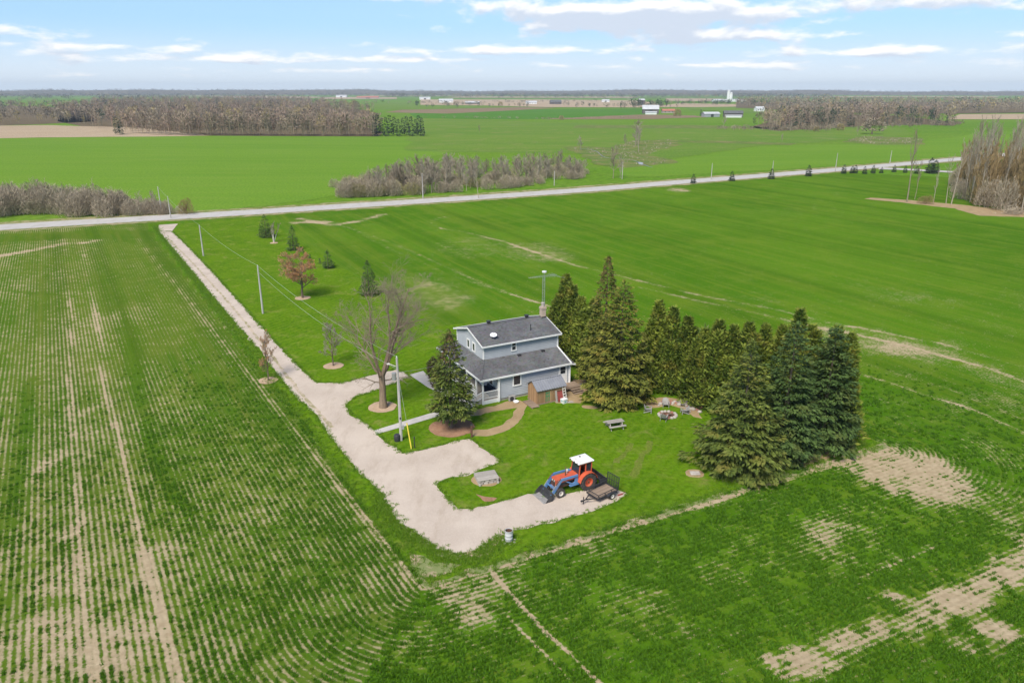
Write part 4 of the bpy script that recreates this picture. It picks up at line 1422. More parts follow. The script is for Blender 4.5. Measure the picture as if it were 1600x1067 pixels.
copse_meshes = [far_tree_mesh(12, 300 + i, M['twig_grey' if i % 2 else 'twig'], trunk=0.2) for i in range(6)]
def shrub_mesh(seed, mat, tmat, stems=11, h=3.6, rad=2.6, n=700):
    """many stemmed leafless shrub: arching twigs and a haze of fine sprays"""
    rs = random.Random(seed)
    m = MB()
    def rv():
        return Vector((rs.gauss(0, 1), rs.gauss(0, 1), rs.gauss(0, 1)))
    def tw(p, d, L, r, lev):
        pts = [p.copy()]
        for i in range(3):
            d = (d + rv() * 0.14 + Vector((0, 0, 0.10))).normalized()
            p = p + d * L / 3
            pts.append(p.copy())
        m.tube(pts, [r, r * .8, r * .6, r * .4], 3, cap=False)
        if lev < 2:
            for j in range(8 if lev == 0 else 4):
                f = rs.uniform(0.3, 2.95)
                q = pts[int(f)].lerp(pts[int(f) + 1], f - int(f))
                tw(q, (d + rv() * 0.55).normalized(), L * rs.uniform(0.35, 0.55), r * 0.6, lev + 1)
    for k in range(stems):
        a = 6.283 * k / stems + rs.uniform(-.3, .3)
        t = rs.uniform(0.15, 0.85)
        b = Vector((math.cos(a), math.sin(a), 0)) * rad * 0.35 * rs.random()
        tw(b, Vector((math.cos(a) * t, math.sin(a) * t, 1.0)), h * rs.uniform(0.55, 0.85), 0.06, 0)
    nv, nf = len(m.v), len(m.f)
    V, Fq, var = bush_geo(rad * 0.95, h * 0.90, seed, n * 2, 0.45, 0.8, 0.42)
    rr2 = np.random.default_rng(seed)
    return np_mesh('shrub', np.concatenate([np.array(m.v), V]), np.concatenate([np.array(m.f), Fq + nv]), mat, {'var': np.concatenate([np.repeat(0.25 + 0.6 * rr2.random(nv // 3 + 1), 3)[:nv], var])})


brush_meshes = []
for i in range(6):
    brush_meshes.append(shrub_mesh(400 + i, M[['brush', 'brush', 'brush_green', 'brush', 'brush_ochre', 'brush'][i]], None, 9 + i % 4))
for i in range(0):
    V, Fq, var = bush_geo(2.6, 3.6, 400 + i, 2000, 0.70, 0.8, 0.5)
    brush_meshes.append(np_mesh('shrub', V, Fq, M[['brush', 'brush', 'brush_green', 'brush', 'brush_ochre', 'brush'][i]], {'var': var}))


def put(name, me, loc, label, cat, group, sc=1.0, rz=None, z=0.0):
    o = link(name, me)
    o.location = (loc[0], loc[1], z)
    o.rotation_euler = (0, 0, random.random() * 6.28 if rz is None else rz)
    o.scale = (sc, sc, sc) if isinstance(sc, (int, float)) else sc
    return tag(o, label, cat, group)


rc = random.Random(5)
# the copse follows the road from x=540 to x=910 in the photograph
top_line = [(525, 296), (545, 283), (600, 258), (640, 244), (700, 240), (760, 246), (800, 243), (850, 237), (880, 236), (915, 250)]
for i in range(150):
    px = rc.uniform(575, 915)
    base_far = np.interp(px, [560, 700, 915], [284, 276, 258])
    base_near = np.interp(px, [540, 650, 800, 915], [309, 304, 293, 277])
    py = base_far + (base_near - base_far) * rc.random() ** 1.2
    q_ = G(px, py)
    top = np.interp(px, [p[0] for p in top_line], [p[1] for p in top_line]) + rc.uniform(-3, 14)
    h_ = min(17, max(4.5, height_of(q_, top)))
    put('bare_tree', copse_meshes[i % 6], q_, 'slender leafless tree in the copse along the far side of the road', 'tree', 'leafless trees of the roadside copse', (h_ / 10, h_ / 10, h_ / 12))
for i in range(120):
    px = rc.uniform(535, 915)
    base_near = np.interp(px, [540, 650, 800, 915], [309, 305, 294, 278])
    base_far = np.interp(px, [535, 700, 915], [292, 280, 262])
    py = base_near - (base_near - base_far) * rc.random() ** 1.7
    s_ = rc.uniform(0.6, 1.05) * (1.3 if px < 660 else 1.0)
    put('shrub', brush_meshes[rc.choice([0, 1, 3, 5, 2])], G(px, py), 'grey brown leafless shrub at the foot of the roadside copse', 'shrub', 'shrubs of the roadside copse', (s_, s_, s_ * rc.uniform(0.9, 1.3)))
for px, py, s_, lb in ((522, 293, 0.8, 'smallest grey shrub at the outer left tip of the roadside copse'), ((545), 302, 0.7, 'tan shrub on the eroded bank at the copse tip')):
    put('shrub', brush_meshes[0], G(px, py), lb, 'shrub', None, s_)
# hedgerow on the left along the road
for i in range(58):
    px = rc.uniform(-30, 272) if i < 50 else rc.uniform(200, 285)
    f = np.clip((px - 150) / 120, 0, 1)
    py = rc.uniform(322, 340) if px < 150 else rc.uniform(330 - 2 * f, 341 - 6 * f)
    s_ = rc.uniform(0.95, 1.5) * (1.0 - 0.45 * f)
    put('shrub', brush_meshes[rc.choice([0, 1, 3, 5, 5, 0])], G(px, py), 'bushy grey shrub in the hedgerow across the road left of the driveway', 'shrub', 'shrubs of the roadside hedgerow', (s_ * 1.1, s_ * 1.1, s_ * (1.5 - 0.4 * f)))
for i in range(16):
    px = rc.uniform(-20, 280)
    put('bare_tree', copse_meshes[i % 6], G(px, rc.uniform(326, 336)), 'thin leafless tree poking out of the hedgerow across the road', 'tree', 'small trees of the roadside hedgerow', rc.uniform(0.38, 0.62))
put('shrub', brush_meshes[4], G(292, 335), 'ochre twiggy bush at the road end of the hedgerow', 'shrub', None, (0.8, 0.8, 1.2))

# brushy grove at the right edge
for i in range(64):
    px = rc.uniform(1492, 1700)
    near = np.interp(px, [1480, 1520, 1600, 1700], [314, 322, 336, 345])
    far = np.interp(px, [1480, 1520, 1600, 1700], [285, 275, 280, 285])
    py = far + (near - far) * rc.random() ** 0.8
    s_ = rc.uniform(1.0, 1.5)
    put('shrub', brush_meshes[rc.choice([4, 4, 0, 2, 1])], G(px, py), 'ochre and brown undergrowth bush in the grove at the field corner', 'shrub', 'undergrowth of the field corner grove', (s_, s_, s_ * rc.uniform(1.2, 2.0)))
mid = [far_tree_mesh(11, 350 + i, M['twig_ochre'], (16, 8, 5), 0.42, 0.05, 0.16, (0.36, 0.5, 0.5), 0.15, 0.6) for i in range(4)]
for i in range(95):
    px = rc.uniform(1497, 1700)
    near = np.interp(px, [1480, 1520, 1600, 1700], [312, 321, 335, 345])
    q_ = G(px, near - rc.uniform(0, 42))
    h_ = rc.uniform(9, 18)
    put('bare_tree', mid[i % 4], q_, 'young ochre barked leafless tree crowded in the grove at the field corner', 'tree', 'young trees of the field corner grove', (h_ / 11, h_ / 11, h_ / 11))
tall = [far_tree_mesh(20, 330 + i, M['twig' if i % 2 else 'twig_grey'], (12, 6, 4), 0.40, 0.035, 0.2, (0.30, 0.5, 0.5), 0.35, 0.6) for i in range(4)]
for i in range(64):
    px = rc.uniform(1500, 1700)
    near = np.interp(px, [1480, 1520, 1600, 1700], [312, 320, 334, 345])
    py = near - rc.uniform(0, 45)
    q_ = G(px, py)
    top = np.interp(px, [1490, 1520, 1545, 1600, 1700], [225, 185, 178, 182, 175]) + rc.uniform(-6, 26)
    h_ = min(27, max(9, height_of(q_, top)))
    put('bare_tree', tall[i % 4], q_, 'tall leafless tree rising out of the grove at the field corner', 'tree', 'tall trees of the field corner grove', (h_ / 22, h_ / 22, h_ / 20))
for px, py, top, lb in ((1417, 316, 200, 'tall thin bare tree leaning at the field edge, first before the grove'), (1429, 312, 250, 'short pale trunk beside the leaning bare tree'), (1458, 318, 262, 'low thorny bare tree with a curved trunk before the grove'),
                        (1486, 320, 215, 'bare twin trunk tree at the near end of the grove'), (1478, 318, 240, 'thin bare tree just inside the near end of the grove')):
    q_ = G(px, py)
    h_ = height_of(q_, top)
    put('bare_tree', tall[int(px) % 4], q_, lb, 'tree', None, (h_ / 20,) * 3)
put('shrub', brush_meshes[4], G(1446, 319), 'rusty brown bush at the foot of the leaning bare tree', 'shrub', None, (0.9, 0.9, 0.7))
# brush pile
rs_ = np.random.default_rng(9)
n = 500
a_ = rs_.random(n) * 6.28
p_ = np.stack([rs_.normal(0, 2.2, n), rs_.normal(0, 1.1, n), np.abs(rs_.normal(0.4, 0.7, n))], 1)
V, Fq, var = kites(p_, np.stack([np.cos(a_) + 0.9, np.sin(a_) * .6, rs_.normal(0.15, 0.3, n)], 1), rs_.normal(0, 1, (n, 3)), 1.0 + 1.5 * rs_.random(n), np.full(n, 0.09), rs_.random(n))
o = link('brush_pile', np_mesh('brush_pile', V, Fq, M['brush'], {'var': var}))
q_ = G(1583, 335)
o.location = (q_[0], q_[1], 0)
tag(o, 'heap of cut grey branches at the field corner below the grove', 'brush pile')
# pale sheet of dry earth in front of the grove
sheet('field_corner_earth', gp([(1350, 311), (1420, 318), (1490, 326), (1530, 337), (1610, 340), (1760, 352), (1760, 330), (1610, 332), (1500, 320), (1420, 313), (1360, 309)]), 0.02, M['dirt'], 0.4, 2.0, 71)

# single trees standing in the far fields
single = [(993, 228, 186, 'twin crowned bare tree beside the marshy creek'), (998, 238, 190, 'taller bare tree right at the bend of the creek'), (977, 230, 208, 'small bare tree on the marsh left of the creek bend'), (908, 235, 211, 'bare tree with low brush at its foot alone in the green fields'), (958, 279, 226, 'tall bare tree at the end of the copse by the road'),
          (969, 278, 240, 'thin bare tree next to the tall one at the copse end'), (748, 310, 268, 'dark bare roadside tree in front of the copse'), (1222, 222, 208, 'low bare tree among the far green fields'), (749, 208, 194, 'faint lone bare tree in the middle of the far pasture'), (1130, 200, 176, 'lone bare tree left of the far evergreen wood'), (1340, 212, 190, 'small bare tree before the far wood'), (1235, 205, 188, None)]
for i, (px, py, tp, lb) in enumerate(single):
    q_ = G(px, py)
    h_ = height_of(q_, tp)
    put('bare_tree', copse_meshes[i % 6] if i != 6 else tall[0], q_, lb or 'bare tree at the left foot of the far evergreen wood', 'tree', None, (h_ / 9.0 if i in (0, 3) else h_ / 12, h_ / 9.0 if i in (0, 3) else h_ / 12, h_ / (20 if i == 6 else 12)))
# little spruces along the far side of the field beside the road
rd_spruce = None
rsp = [(1083, 287, 272), (1143, 283, 267.5), (1205, 280, 263.5), (1263, 275.5, 258), (1318, 271.5, 257), (1331, 271, 259), (1336, 271, 258), (1350.5, 272, 260), (1364, 271, 258.5), (1377, 270.5, 261), (1397, 269, 258), (1414, 270, 259), (1432, 271.5, 259), (1453, 271, 246.5), (1460, 271, 250)]
V, Fq, var = conifer_geo(5, 1.7, 7, z0=0.15, gap=0.36, nb=8, dens=9, spray=0.62, shape=0.75)
rs_mesh = np_mesh('young_spruce', V, Fq, M['farpine'], {'var': var})
for i, (px, py, tp) in enumerate(rsp):
    q_ = G(px, py)
    h_ = height_of(q_, tp)
    put('young_spruce', rs_mesh, q_, 'small dark spruce standing in the row along the near side of the road', 'tree', 'young spruces planted along the road', (h_ / 5 * 1.05, h_ / 5 * 1.05, h_ / 5))
# conifer row at the wood corner on the left and the conifers of the far wood
pine = []
for i in range(3):
    V, Fq, var = conifer_geo(16, 3.0, 500 + i, z0=2.5 if i else 0.5, shape=0.6, gap=1.1, nb=6, dens=1.6, spray=1.9, droop=0.2)
    pine.append(np_mesh('pine_tree', V, Fq, M['farpine'], {'var': var}))
for i, px in enumerate((586, 591, 597, 604, 610, 617, 623, 630, 636, 643, 650, 655, 660)):
    q_ = G(px, 213 - (i % 3))
    h_ = height_of(q_, [180, 178, 184, 183, 180, 182, 186, 184, 181, 182, 186, 180, 184][i])
    put('pine_tree', pine[i % 3], q_, 'dark conifer in the row at the right hand corner of the bare wood', 'tree', 'dark conifers at the wood corner', (h_ / 19, h_ / 19, h_ / 16))
for i, (px, py, tp) in enumerate(((1229, 199, 182), (1240, 200, 172), (1259, 196, 168), (1222, 201, 184), (1326, 199, 180), (1332, 199, 183), (1385, 197, 184), (1395, 197, 181), (1432, 196, 179), (1438, 196, 182), (1464, 197, 181), (1478, 197, 183), (1425, 196, 184), (1298, 199, 172), (184, 211, 182), (190, 210, 188), (250, 207, 186), (270, 204, 184))):
    q_ = G(px, py)
    h_ = height_of(q_, tp)
    put('pine_tree', pine[i % 3], q_, 'dark evergreen standing out of the far bare woods', 'tree', 'evergreens among the far woods', (h_ / 17, h_ / 17, h_ / 16))
V, Fq, var = bush_geo(5.2, 8.5, 611, 500, 1.6, 0.5)
rm = np_mesh('round_tree', V, Fq, M['farwood'], {'var': var})
rmy = np_mesh('round_tree', V, Fq, M['farwood_y'], {'var': var})
q_ = G(1362, 210)
rt = empty('round_tree', (q_[0], q_[1], 0), 0, 'broad round brown tree standing before the far wood', 'tree')
h_ = height_of(q_, 188)
c_ = link('crown', rm, rt); c_.scale = (1.5, 1.5, h_ / 10.5); c_.location = (0, 0, 2)
link('trunk', trunk_mesh(6, 0.6, M['bark']), rt)
for i_, (px, py, s_, lb) in enumerate(((1313, 204, 0.6, 'round yellowish willow at the edge of the far wood'), (1275, 206, 0.45, 'low yellow green bush before the far wood'), (877, 188, 0.55, 'pale yellow willow alone on the brown strip'), (1058, 182, 1.0, 'yellow budding tree beside the far grey barn'), (782, 166, 1.0, 'yellow budding tree by the far farmstead'))):
    o = put('round_tree', rmy, G(px, py), lb, 'tree', None, s_)

# --- the far woods: masses of bare trees, nobody could count them
def clump(h, seed, n=34, w=1.0, rad=2.6):
    """one leafless tree seen from afar: rounded crown of fine twig sprays on a stem"""
    rs = np.random.default_rng(seed)
    n = int(n * 1.6)
    u = rs.normal(0, 1, (n, 3))
    u /= np.linalg.norm(u, axis=1, keepdims=True)
    q = u * (rs.random(n) ** 0.45)[:, None]
    p = np.stack([q[:, 0] * rad, q[:, 1] * rad, h * (0.60 + 0.36 * q[:, 2])], 1)
    d = u * [1, 1, 0.5] + [0, 0, 0.7] + rs.normal(0, 0.35, (n, 3))
    V, Fq, var = kites(p, d, rs.normal(0, 1, (n, 3)), h * (0.08 + 0.09 * rs.random(n)), w * (0.45 + 0.6 * rs.random(n)), np.clip(0.25 + 0.3 * q[:, 2] + 0.5 * rs.random(n), 0, 1))
    # trunk
    V2, F2, v2 = kites(np.array([[0, 0, 0.], [0.4, 0.2, 0]]), np.array([[0, 0, 1.], [0.03, 0, 1]]), np.array([[0, 1, 0.], [1, 0, 0]]), np.array([h * .9, h * .8]), np.array([0.4, 0.35]), np.array([.9, .6]))
    return np.concatenate([V, V2]), np.concatenate([Fq, F2 + len(V)]), np.concatenate([var * 0.7, v2])


def wood(name, poly, n, h, seed, mats=(('farwood', 1.0),), w=0.8, rad=2.6, kn=34, floor=True, zbase=0.0, bias=1.0, z=0.05):
    """fill a ground polygon with n trees; one stuff object per kind of tree"""
    P_ = np.array(gp(poly))
    if floor:
        sheet('wood_floor', list(P_), z, M['woodfloor'], 0, 1)
    rs = np.random.default_rng(seed)
    lo, hi = P_.min(0), P_.max(0)
    pts = np.empty((0, 2))
    while len(pts) < n:
        # uniform over the photograph's rows, so that far ranks are thinner
        c = lo + (hi - lo) * rs.random((n * 6, 2)) ** [1.0, bias]
        c = c[inside(c, [tuple(p) for p in P_])]
        pts = np.concatenate([pts, c])
    pts = pts[:n]
    pr_ = np.array([m[1] for m in mats]); pr_ = pr_ / pr_.sum()
    kind = rs.choice(len(mats), n, p=pr_)
    base = [clump(h, seed * 10 + i, kn, w, rad) for i in range(5)]
    for k, (mn, _) in enumerate(mats):
        idx = np.where(kind == k)[0]
        if not len(idx):
            continue
        VV, FF, AA, off = [], [], [], 0
        for i in idx:
            V, Fq, var = base[i % 5]
            s_, a = 0.55 + 0.75 * rs.random(), rs.random() * 6.28
            ca, sa = math.cos(a) * s_, math.sin(a) * s_
            X = np.stack([V[:, 0] * ca - V[:, 1] * sa + pts[i, 0], V[:, 0] * sa + V[:, 1] * ca + pts[i, 1], V[:, 2] * s_ + zbase], 1)
            VV.append(X); FF.append(Fq + off); AA.append(np.clip(var + rs.normal(0, 0.22), 0, 1)); off += len(V)
        o = link(name, np_mesh(name, np.concatenate(VV), np.concatenate(FF), M[mn], {'var': np.concatenate(AA)}))
        tag(o, kind='stuff')


wood('bare_wood', [(165, 205), (235, 211.5), (330, 212.5), (590, 213.5), (600, 207), (560, 196), (545, 188), (595, 178), (560, 171), (505, 163), (470, 158.5), (430, 156.5), (150, 160), (95, 175), (90, 190)], 2300, 15.5, 31,
     (('farwood', 0.5), ('farwood_warm', 0.33), ('farwood_y', 0.14), ('farpine', 0.03)), 0.75, 2.8, 46, bias=1.6)
wood('bare_wood_edge', [(190, 208), (235, 211.8), (330, 212.8), (590, 213.8), (585, 211.5), (330, 210), (235, 208)], 260, 14.5, 36, (('farwood', 0.6), ('farwood_warm', 0.4)), 0.6, 2.2, 44, floor=False)
wood('far_left_wood', [(-400, 197), (0, 196.5), (60, 194.5), (150, 190), (150, 170), (0, 165), (-400, 168)], 700, 15, 32, (('farwood', 0.85), ('farwood_y', 0.1), ('farpine', 0.05)), 1.3, 3, 26, bias=1.5)
wood('far_right_wood', [(1170, 199), (1215, 205), (1290, 201), (1320, 199), (1380, 196), (1440, 195), (1490, 197), (1500, 192), (1440, 185), (1380, 180), (1270, 179), (1210, 189)], 420, 15.5, 33, (('farwood', 0.46), ('farwood_warm', 0.28), ('farwood_y', 0.12), ('farpine', 0.14)), 0.85, 2.8, 44, bias=1.3)
wood('far_brush', [(1215, 207), (1290, 207), (1320, 203), (1500, 198), (1500, 195), (1320, 199), (1215, 203.5)], 110, 4.5, 35, (('farwood', 1.0),), 1.3, 3, 30, floor=False)
wood('horizon_wood', [(-500, 163), (200, 158.5), (430, 156), (530, 152), (620, 151.5), (640, 149.2), (-600, 149)], 1300, 18, 41, (('farcrown', 0.9), ('farwood_y', 0.04), ('farpine', 0.06)), 5.0, 11, 12, bias=1.2, z=0.9, floor=False)
wood('horizon_wood', [(600, 154.5), (1000, 155.5), (1150, 156), (1300, 158), (1300, 160), (1300, 149), (600, 149)], 1500, 18, 42, (('farcrown', 0.88), ('farwood_y', 0.05), ('farpine', 0.07)), 5.0, 11, 12, bias=1.2, z=0.9, floor=False)
wood('distant_wood', [(1150, 169), (1240, 173), (1400, 178), (1510, 178), (1640, 176), (2000, 178), (2000, 160), (1300, 159.5), (1150, 160)], 1500, 16, 43, (('farwood', 0.84), ('farwood_y', 0.10), ('farpine', 0.06)), 2.2, 5, 18, bias=1.2, z=0.5)
wood('farmstead_trees', [(640, 169), (700, 169.3), (830, 168.5), (1000, 170.5), (1060, 170), (1060, 168), (830, 166.5), (640, 166.5)], 60, 11, 44, (('farwood', 0.5), ('farpine', 0.5)), 1.8, 3.5, 26, floor=False)
wood('farmstead_trees', [(968, 173), (1010, 173), (1040, 171), (1040, 168), (970, 169)], 34, 15, 45, (('farwood', 0.6), ('farpine', 0.4)), 1.8, 3.5, 26, floor=False)
wood('farmstead_trees', [(1040, 165), (1130, 166), (1170, 165), (1170, 163.5), (1040, 163)], 70, 12, 46, (('farwood', 0.3), ('farpine', 0.7)), 2.2, 4, 20, floor=False)
wood('hedgerow', [(520, 163), (700, 164), (1000, 157.6), (1000, 157), (700, 162.5), (520, 161.5)], 90, 8, 47, (('farwood', 0.8), ('farpine', 0.2)), 2.2, 5, 18, floor=False)
wood('hedgerow', [(640, 184), (860, 187), (1010, 185), (1010, 184.4), (860, 186.3), (640, 183.4)], 60, 2.4, 48, (('farwood', 1),), 0.9, 2.4, 20, floor=False)
wood('marsh_reeds', [(880, 232), (905, 238), (935, 254), (980, 261), (1040, 256), (1050, 250), (1005, 245), (1055, 227), (1045, 219), (990, 221), (950, 232)], 170, 0.9, 51, (('brush', 0.7), ('farwood', 0.3)), 0.5, 2.4, 12, floor=False)
wood('marsh_reeds', [(1312, 221), (1380, 226), (1440, 225), (1440, 217), (1350, 214)], 110, 1.0, 52, (('brush', 0.6), ('farwood', 0.4)), 0.6, 2.6, 12, floor=False)
wood('hedgerow', [(1120, 204), (1240, 206.5), (1240, 205.5), (1120, 203)], 30, 4, 49, (('farwood', 1),), 1.0, 2.4, 24, floor=False)
# tree line on the horizon hills
hp = np.random.default_rng(77)
V_, F_, A_, off = [], [], [], 0
bs = [clump(17, 900 + i, 12, 7, 15) for i in range(4)]
for i in range(2600):
    a = math.radians(hp.uniform(-50, 50))
    r_ = hp.uniform(6300, 7350)
    az_ = math.degrees(a)
    hh = 50 * (0.35 + 0.65 * fbm(np.array([az_]), np.array([0.0]), 11.0, 5)[0]) * (0.8 + 0.4 * fbm(np.array([az_]), np.array([0.0]), 2.5, 8)[0])
    f_ = np.interp(r_, [6400, 6850, 7300], [0, 0.55, 1.0])
    V, Fq, var = bs[i % 4]
    V_.append(V + np.array([r_ * math.sin(a), r_ * math.cos(a), hh * f_ - 4])); F_.append(Fq + off); A_.append(var); off += len(V)
tag(link('hill_wood', np_mesh('hill_wood', np.concatenate(V_), np.concatenate(F_), M['farcrown'], {'var': np.concatenate(A_)})), kind='stuff')


# ------------------------------------------------------------------ the house
HA = R(28.0)
hex_ = np.array([math.cos(HA), math.sin(HA)])
hey_ = np.array([-math.sin(HA), math.cos(HA)])
HO = np.array([-3.233, 74.203])


def hw(u, v):
    return HO + u * hex_ + v * hey_


house = empty('farmhouse', (HO[0], HO[1], 0), HA, 'grey blue two storey farmhouse with wraparound porch and dark shingle roof', 'house')


def siding(m, a, b, z0, z1, course=0.20, proud=0.045):
    """lapped boards on the vertical plane a-b (x, y points), outside on the right of a->b"""
    ax, ay = a
    bx, by = b
    L = math.hypot(bx - ax, by - ay)
    nx, ny = (by - ay) / L, -(bx - ax) / L
    z = z0
    while z < z1 - 1e-4:
        zt = min(z + course, z1)
        o = proud
        v = [(ax + nx * o, ay + ny * o, z), (bx + nx * o, by + ny * o, z), (bx, by, zt), (ax, ay, zt)]
        m.add(v, [(0, 1, 2, 3)])
        m.add([(ax, ay, z), (bx, by, z), (bx + nx * o, by + ny * o, z), (ax + nx * o, ay + ny * o, z)], [(0, 1, 2, 3)])
        z = zt


# lower storey
m = MB()
siding(m, (1.95, 0), (11.2, 0), 0.35, 3.02)
siding(m, (11.2, 0), (11.2, 11.7), 0.35, 3.02)
siding(m, (11.2, 11.7), (1.95, 11.7), 0.35, 3.02)
siding(m, (1.95, 11.7), (1.95, 0), 0.35, 3.02)
m.build('lower_wall', M['siding'], house)
MB().box((2.0, 0.05, -0.1), (11.15, 11.65, 0.35)).build('foundation', M['fnd'], house)
# upper storey with gables
m = MB()
U0, U1, V0, V1, ZE, ZR = 1.35, 11.1, 2.5, 9.7, 5.93, 7.0
VM = (V0 + V1) / 2
siding(m, (U0, V0), (U1, V0), 4.0, ZE)
siding(m, (U1, V0), (U1, V1), 4.0, ZE)
siding(m, (U1, V1), (U0, V1), 4.0, ZE)
siding(m, (U0, V1), (U0, V0), 4.0, ZE)
for uu, s in ((U0, -1), (U1, 1)):
    z = ZE
    while z < ZR - 0.02:
        zt = min(z + 0.2, ZR)
        w0, w1 = (V1 - V0) / 2 * (ZR - z) / (ZR - ZE), (V1 - V0) / 2 * (ZR - zt) / (ZR - ZE)
        m.add([(uu + s * 0.028, VM - w0, z), (uu + s * 0.028, VM + w0, z), (uu, VM + w1, zt), (uu, VM - w1, zt)], [(0, 1, 2, 3)])
        z = zt
m.build('upper_wall', M['siding'], house)
# corner boards
m = MB()
for u, v in ((U0, V0), (U1, V0), (U0, V1), (U1, V1)):
    m.box((u - 0.07, v - 0.07, 4.0), (u + 0.07, v + 0.07, ZE))
for u, v in ((11.2, 0), (11.2, 11.7), (1.95, 11.7)):
    m.box((u - 0.07, v - 0.07, 0.33), (u + 0.07, v + 0.07, 3.0))
m.build('corner_boards', M['white'], house)
# roofs
ZL, ZLT = 3.10, 4.30
lower = empty('lower_roof', (0, 0, 0)); lower.parent = house
T = 0.14
m = MB()
fr = [(-0.4, -0.4, ZL), (11.25, -0.4, ZL), (11.05, V0 + 0.02, ZLT), (U0 - 0.0, V0 + 0.02, ZLT)]
lf = [(-0.4, 12.1, ZL), (-0.4, -0.4, ZL), (U0 + 0.02, V0, ZLT), (U0 + 0.02, V1, ZLT)]
bk = [(11.25, 12.1, ZL), (-0.4, 12.1, ZL), (U0, V1 - 0.02, ZLT), (11.05, V1 - 0.02, ZLT)]
rt_ = [(11.28, -0.46, ZL - 0.01), (11.82, -0.40, ZL - 0.18), (11.82, 12.1, ZL - 0.18), (11.28, 12.1, ZL - 0.01), (11.06, V1, ZLT - 0.02), (11.06, V0, ZLT - 0.02)]
link('shingles', MB().slab(fr, T).mesh('shingles', M['shingle']), house).name = 'front_roof'
link('side_roof', MB().slab(lf, T).mesh('side_roof', M['shingle']), house)
link('back_roof', MB().slab(bk, T).mesh('back_roof', M['shingle']), house)
link('end_roof', MB().slab(rt_, T).mesh('end_roof', M['shingle']), house)
bpy.data.objects.remove(lower)
m = MB()
m.bar((-0.41, -0.41, ZL + 0.03), (U0, V0, ZLT + 0.03), 0.26, 0.03)
m.bar((-0.41, 12.1, ZL + 0.03), (U0, V1, ZLT + 0.03), 0.26, 0.03)
m.build('hip_cap', M['shingle'], house)
m = MB()
m.bar((-0.46, -0.44, ZL - 0.07), (11.25, -0.44, ZL - 0.07), 0.07, 0.20)
m.bar((-0.44, 12.1, ZL - 0.07), (-0.44, -0.40, ZL - 0.07), 0.07, 0.20)
m.bar((11.25, -0.44, ZL + 0.03), (11.04, V0 - 0.05, ZLT + 0.06), 0.15, 0.07)
m.bar((11.27, -0.45, ZL - 0.09), (11.86, -0.42, ZL - 0.26), 0.06, 0.17)
m.bar((11.86, -0.42, ZL - 0.25), (11.86, 12.1, ZL - 0.25), 0.05, 0.16)
m.build('lower_fascia', M['white'], house)
EU, EV = 0.30, 0.36
sl = (ZR - ZE) / ((V1 - V0) / 2)
zr, ze = ZR + 0.13, ZE + 0.13 - sl * EV
link('upper_front_roof', MB().slab([(U0 - EU, V0 - EV, ze), (U1 + EU, V0 - EV, ze), (U1 + EU, VM, zr), (U0 - EU, VM, zr)], T).mesh('upper_front_roof', M['shingle']), house)
link('upper_back_roof', MB().slab([(U1 + EU, V1 + EV, ze), (U0 - EU, V1 + EV, ze), (U0 - EU, VM, zr), (U1 + EU, VM, zr)], T).mesh('upper_back_roof', M['shingle']), house)
m = MB()
m.bar((U0 - EU, VM, zr + 0.012), (U1 + EU, VM, zr + 0.012), 0.30, 0.03)
m.build('ridge_cap', M['shingle'], house)
m = MB()
for uu in (U0 - EU - 0.03, U1 + EU + 0.03):
    m.bar((uu, V0 - EV - 0.03, ze - 0.05), (uu, VM, zr - 0.05), 0.05, 0.19)
    m.bar((uu, V1 + EV + 0.03, ze - 0.05), (uu, VM, zr - 0.05), 0.05, 0.19)
m.bar((U0 - EU - 0.05, V0 - EV - 0.04, ze - 0.07), (U1 + EU + 0.05, V0 - EV - 0.04, ze - 0.07), 0.07, 0.17)
m.bar((U0 - EU - 0.05, V1 + EV + 0.04, ze - 0.07), (U1 + EU + 0.05, V1 + EV + 0.04, ze - 0.07), 0.07, 0.17)
m.build('upper_fascia', M['white'], house)


def zfront(v):
    return ze + (v - (V0 - EV)) * sl


def zlow(v):
    return ZL + (v + 0.4) * (ZLT - ZL) / (V0 + 0.4)


def window(axis, pos, a0, a1, z0, z1, parent, fw=0.11, mull=True, name='window'):
    """frame proud of the wall, pane set back in it; axis 'v' = wall facing -v at v=pos, 'u' = wall facing -u"""
    def bx(m, a, b, za, zb, d0, d1):
        if axis == 'v':
            m.box((a, pos - d1, za), (b, pos - d0, zb))
        else:
            m.box((pos - d1, a, za), (pos - d0, b, zb))
    m = MB()
    bx(m, a0, a1, z1 - fw, z1, -0.05, 0.10); bx(m, a0, a1, z0, z0 + fw, -0.05, 0.12)
    bx(m, a0, a0 + fw, z0 + fw, z1 - fw, -0.05, 0.10); bx(m, a1 - fw, a1, z0 + fw, z1 - fw, -0.05, 0.10)
    w = m.build(name, M['white'], parent)
    g = MB()
    bx(g, a0 + fw - .005, a1 - fw + .005, z0 + fw - .005, z1 - fw + .005, 0.0, 0.055)
    g.build('pane', M['glass'], w)
    if mull:
        s = MB()
        zm = (z0 + z1) / 2
        bx(s, a0 + fw, a1 - fw, zm - 0.03, zm + 0.03, 0.056, 0.085)
        s.build('sash_bar', M['white'], w)
    return w


window('v', 0.0, 3.72, 4.82, 1.50, 2.86, house, 0.13, False)
window('v', V0, 4.86, 5.55, 4.72, 5.90, house)
window('u', U0, 6.02, 6.80, 4.48, 5.62, house, 0.13, False)
window('u', U0, 4.55, 5.33, 4.48, 5.62, house, 0.13, False)
window('u', 1.95, 1.2, 2.3, 1.4, 2.7, house, 0.10, False)
window('u', 1.95, 6.0, 7.2, 1.4, 2.7, house, 0.10, False)
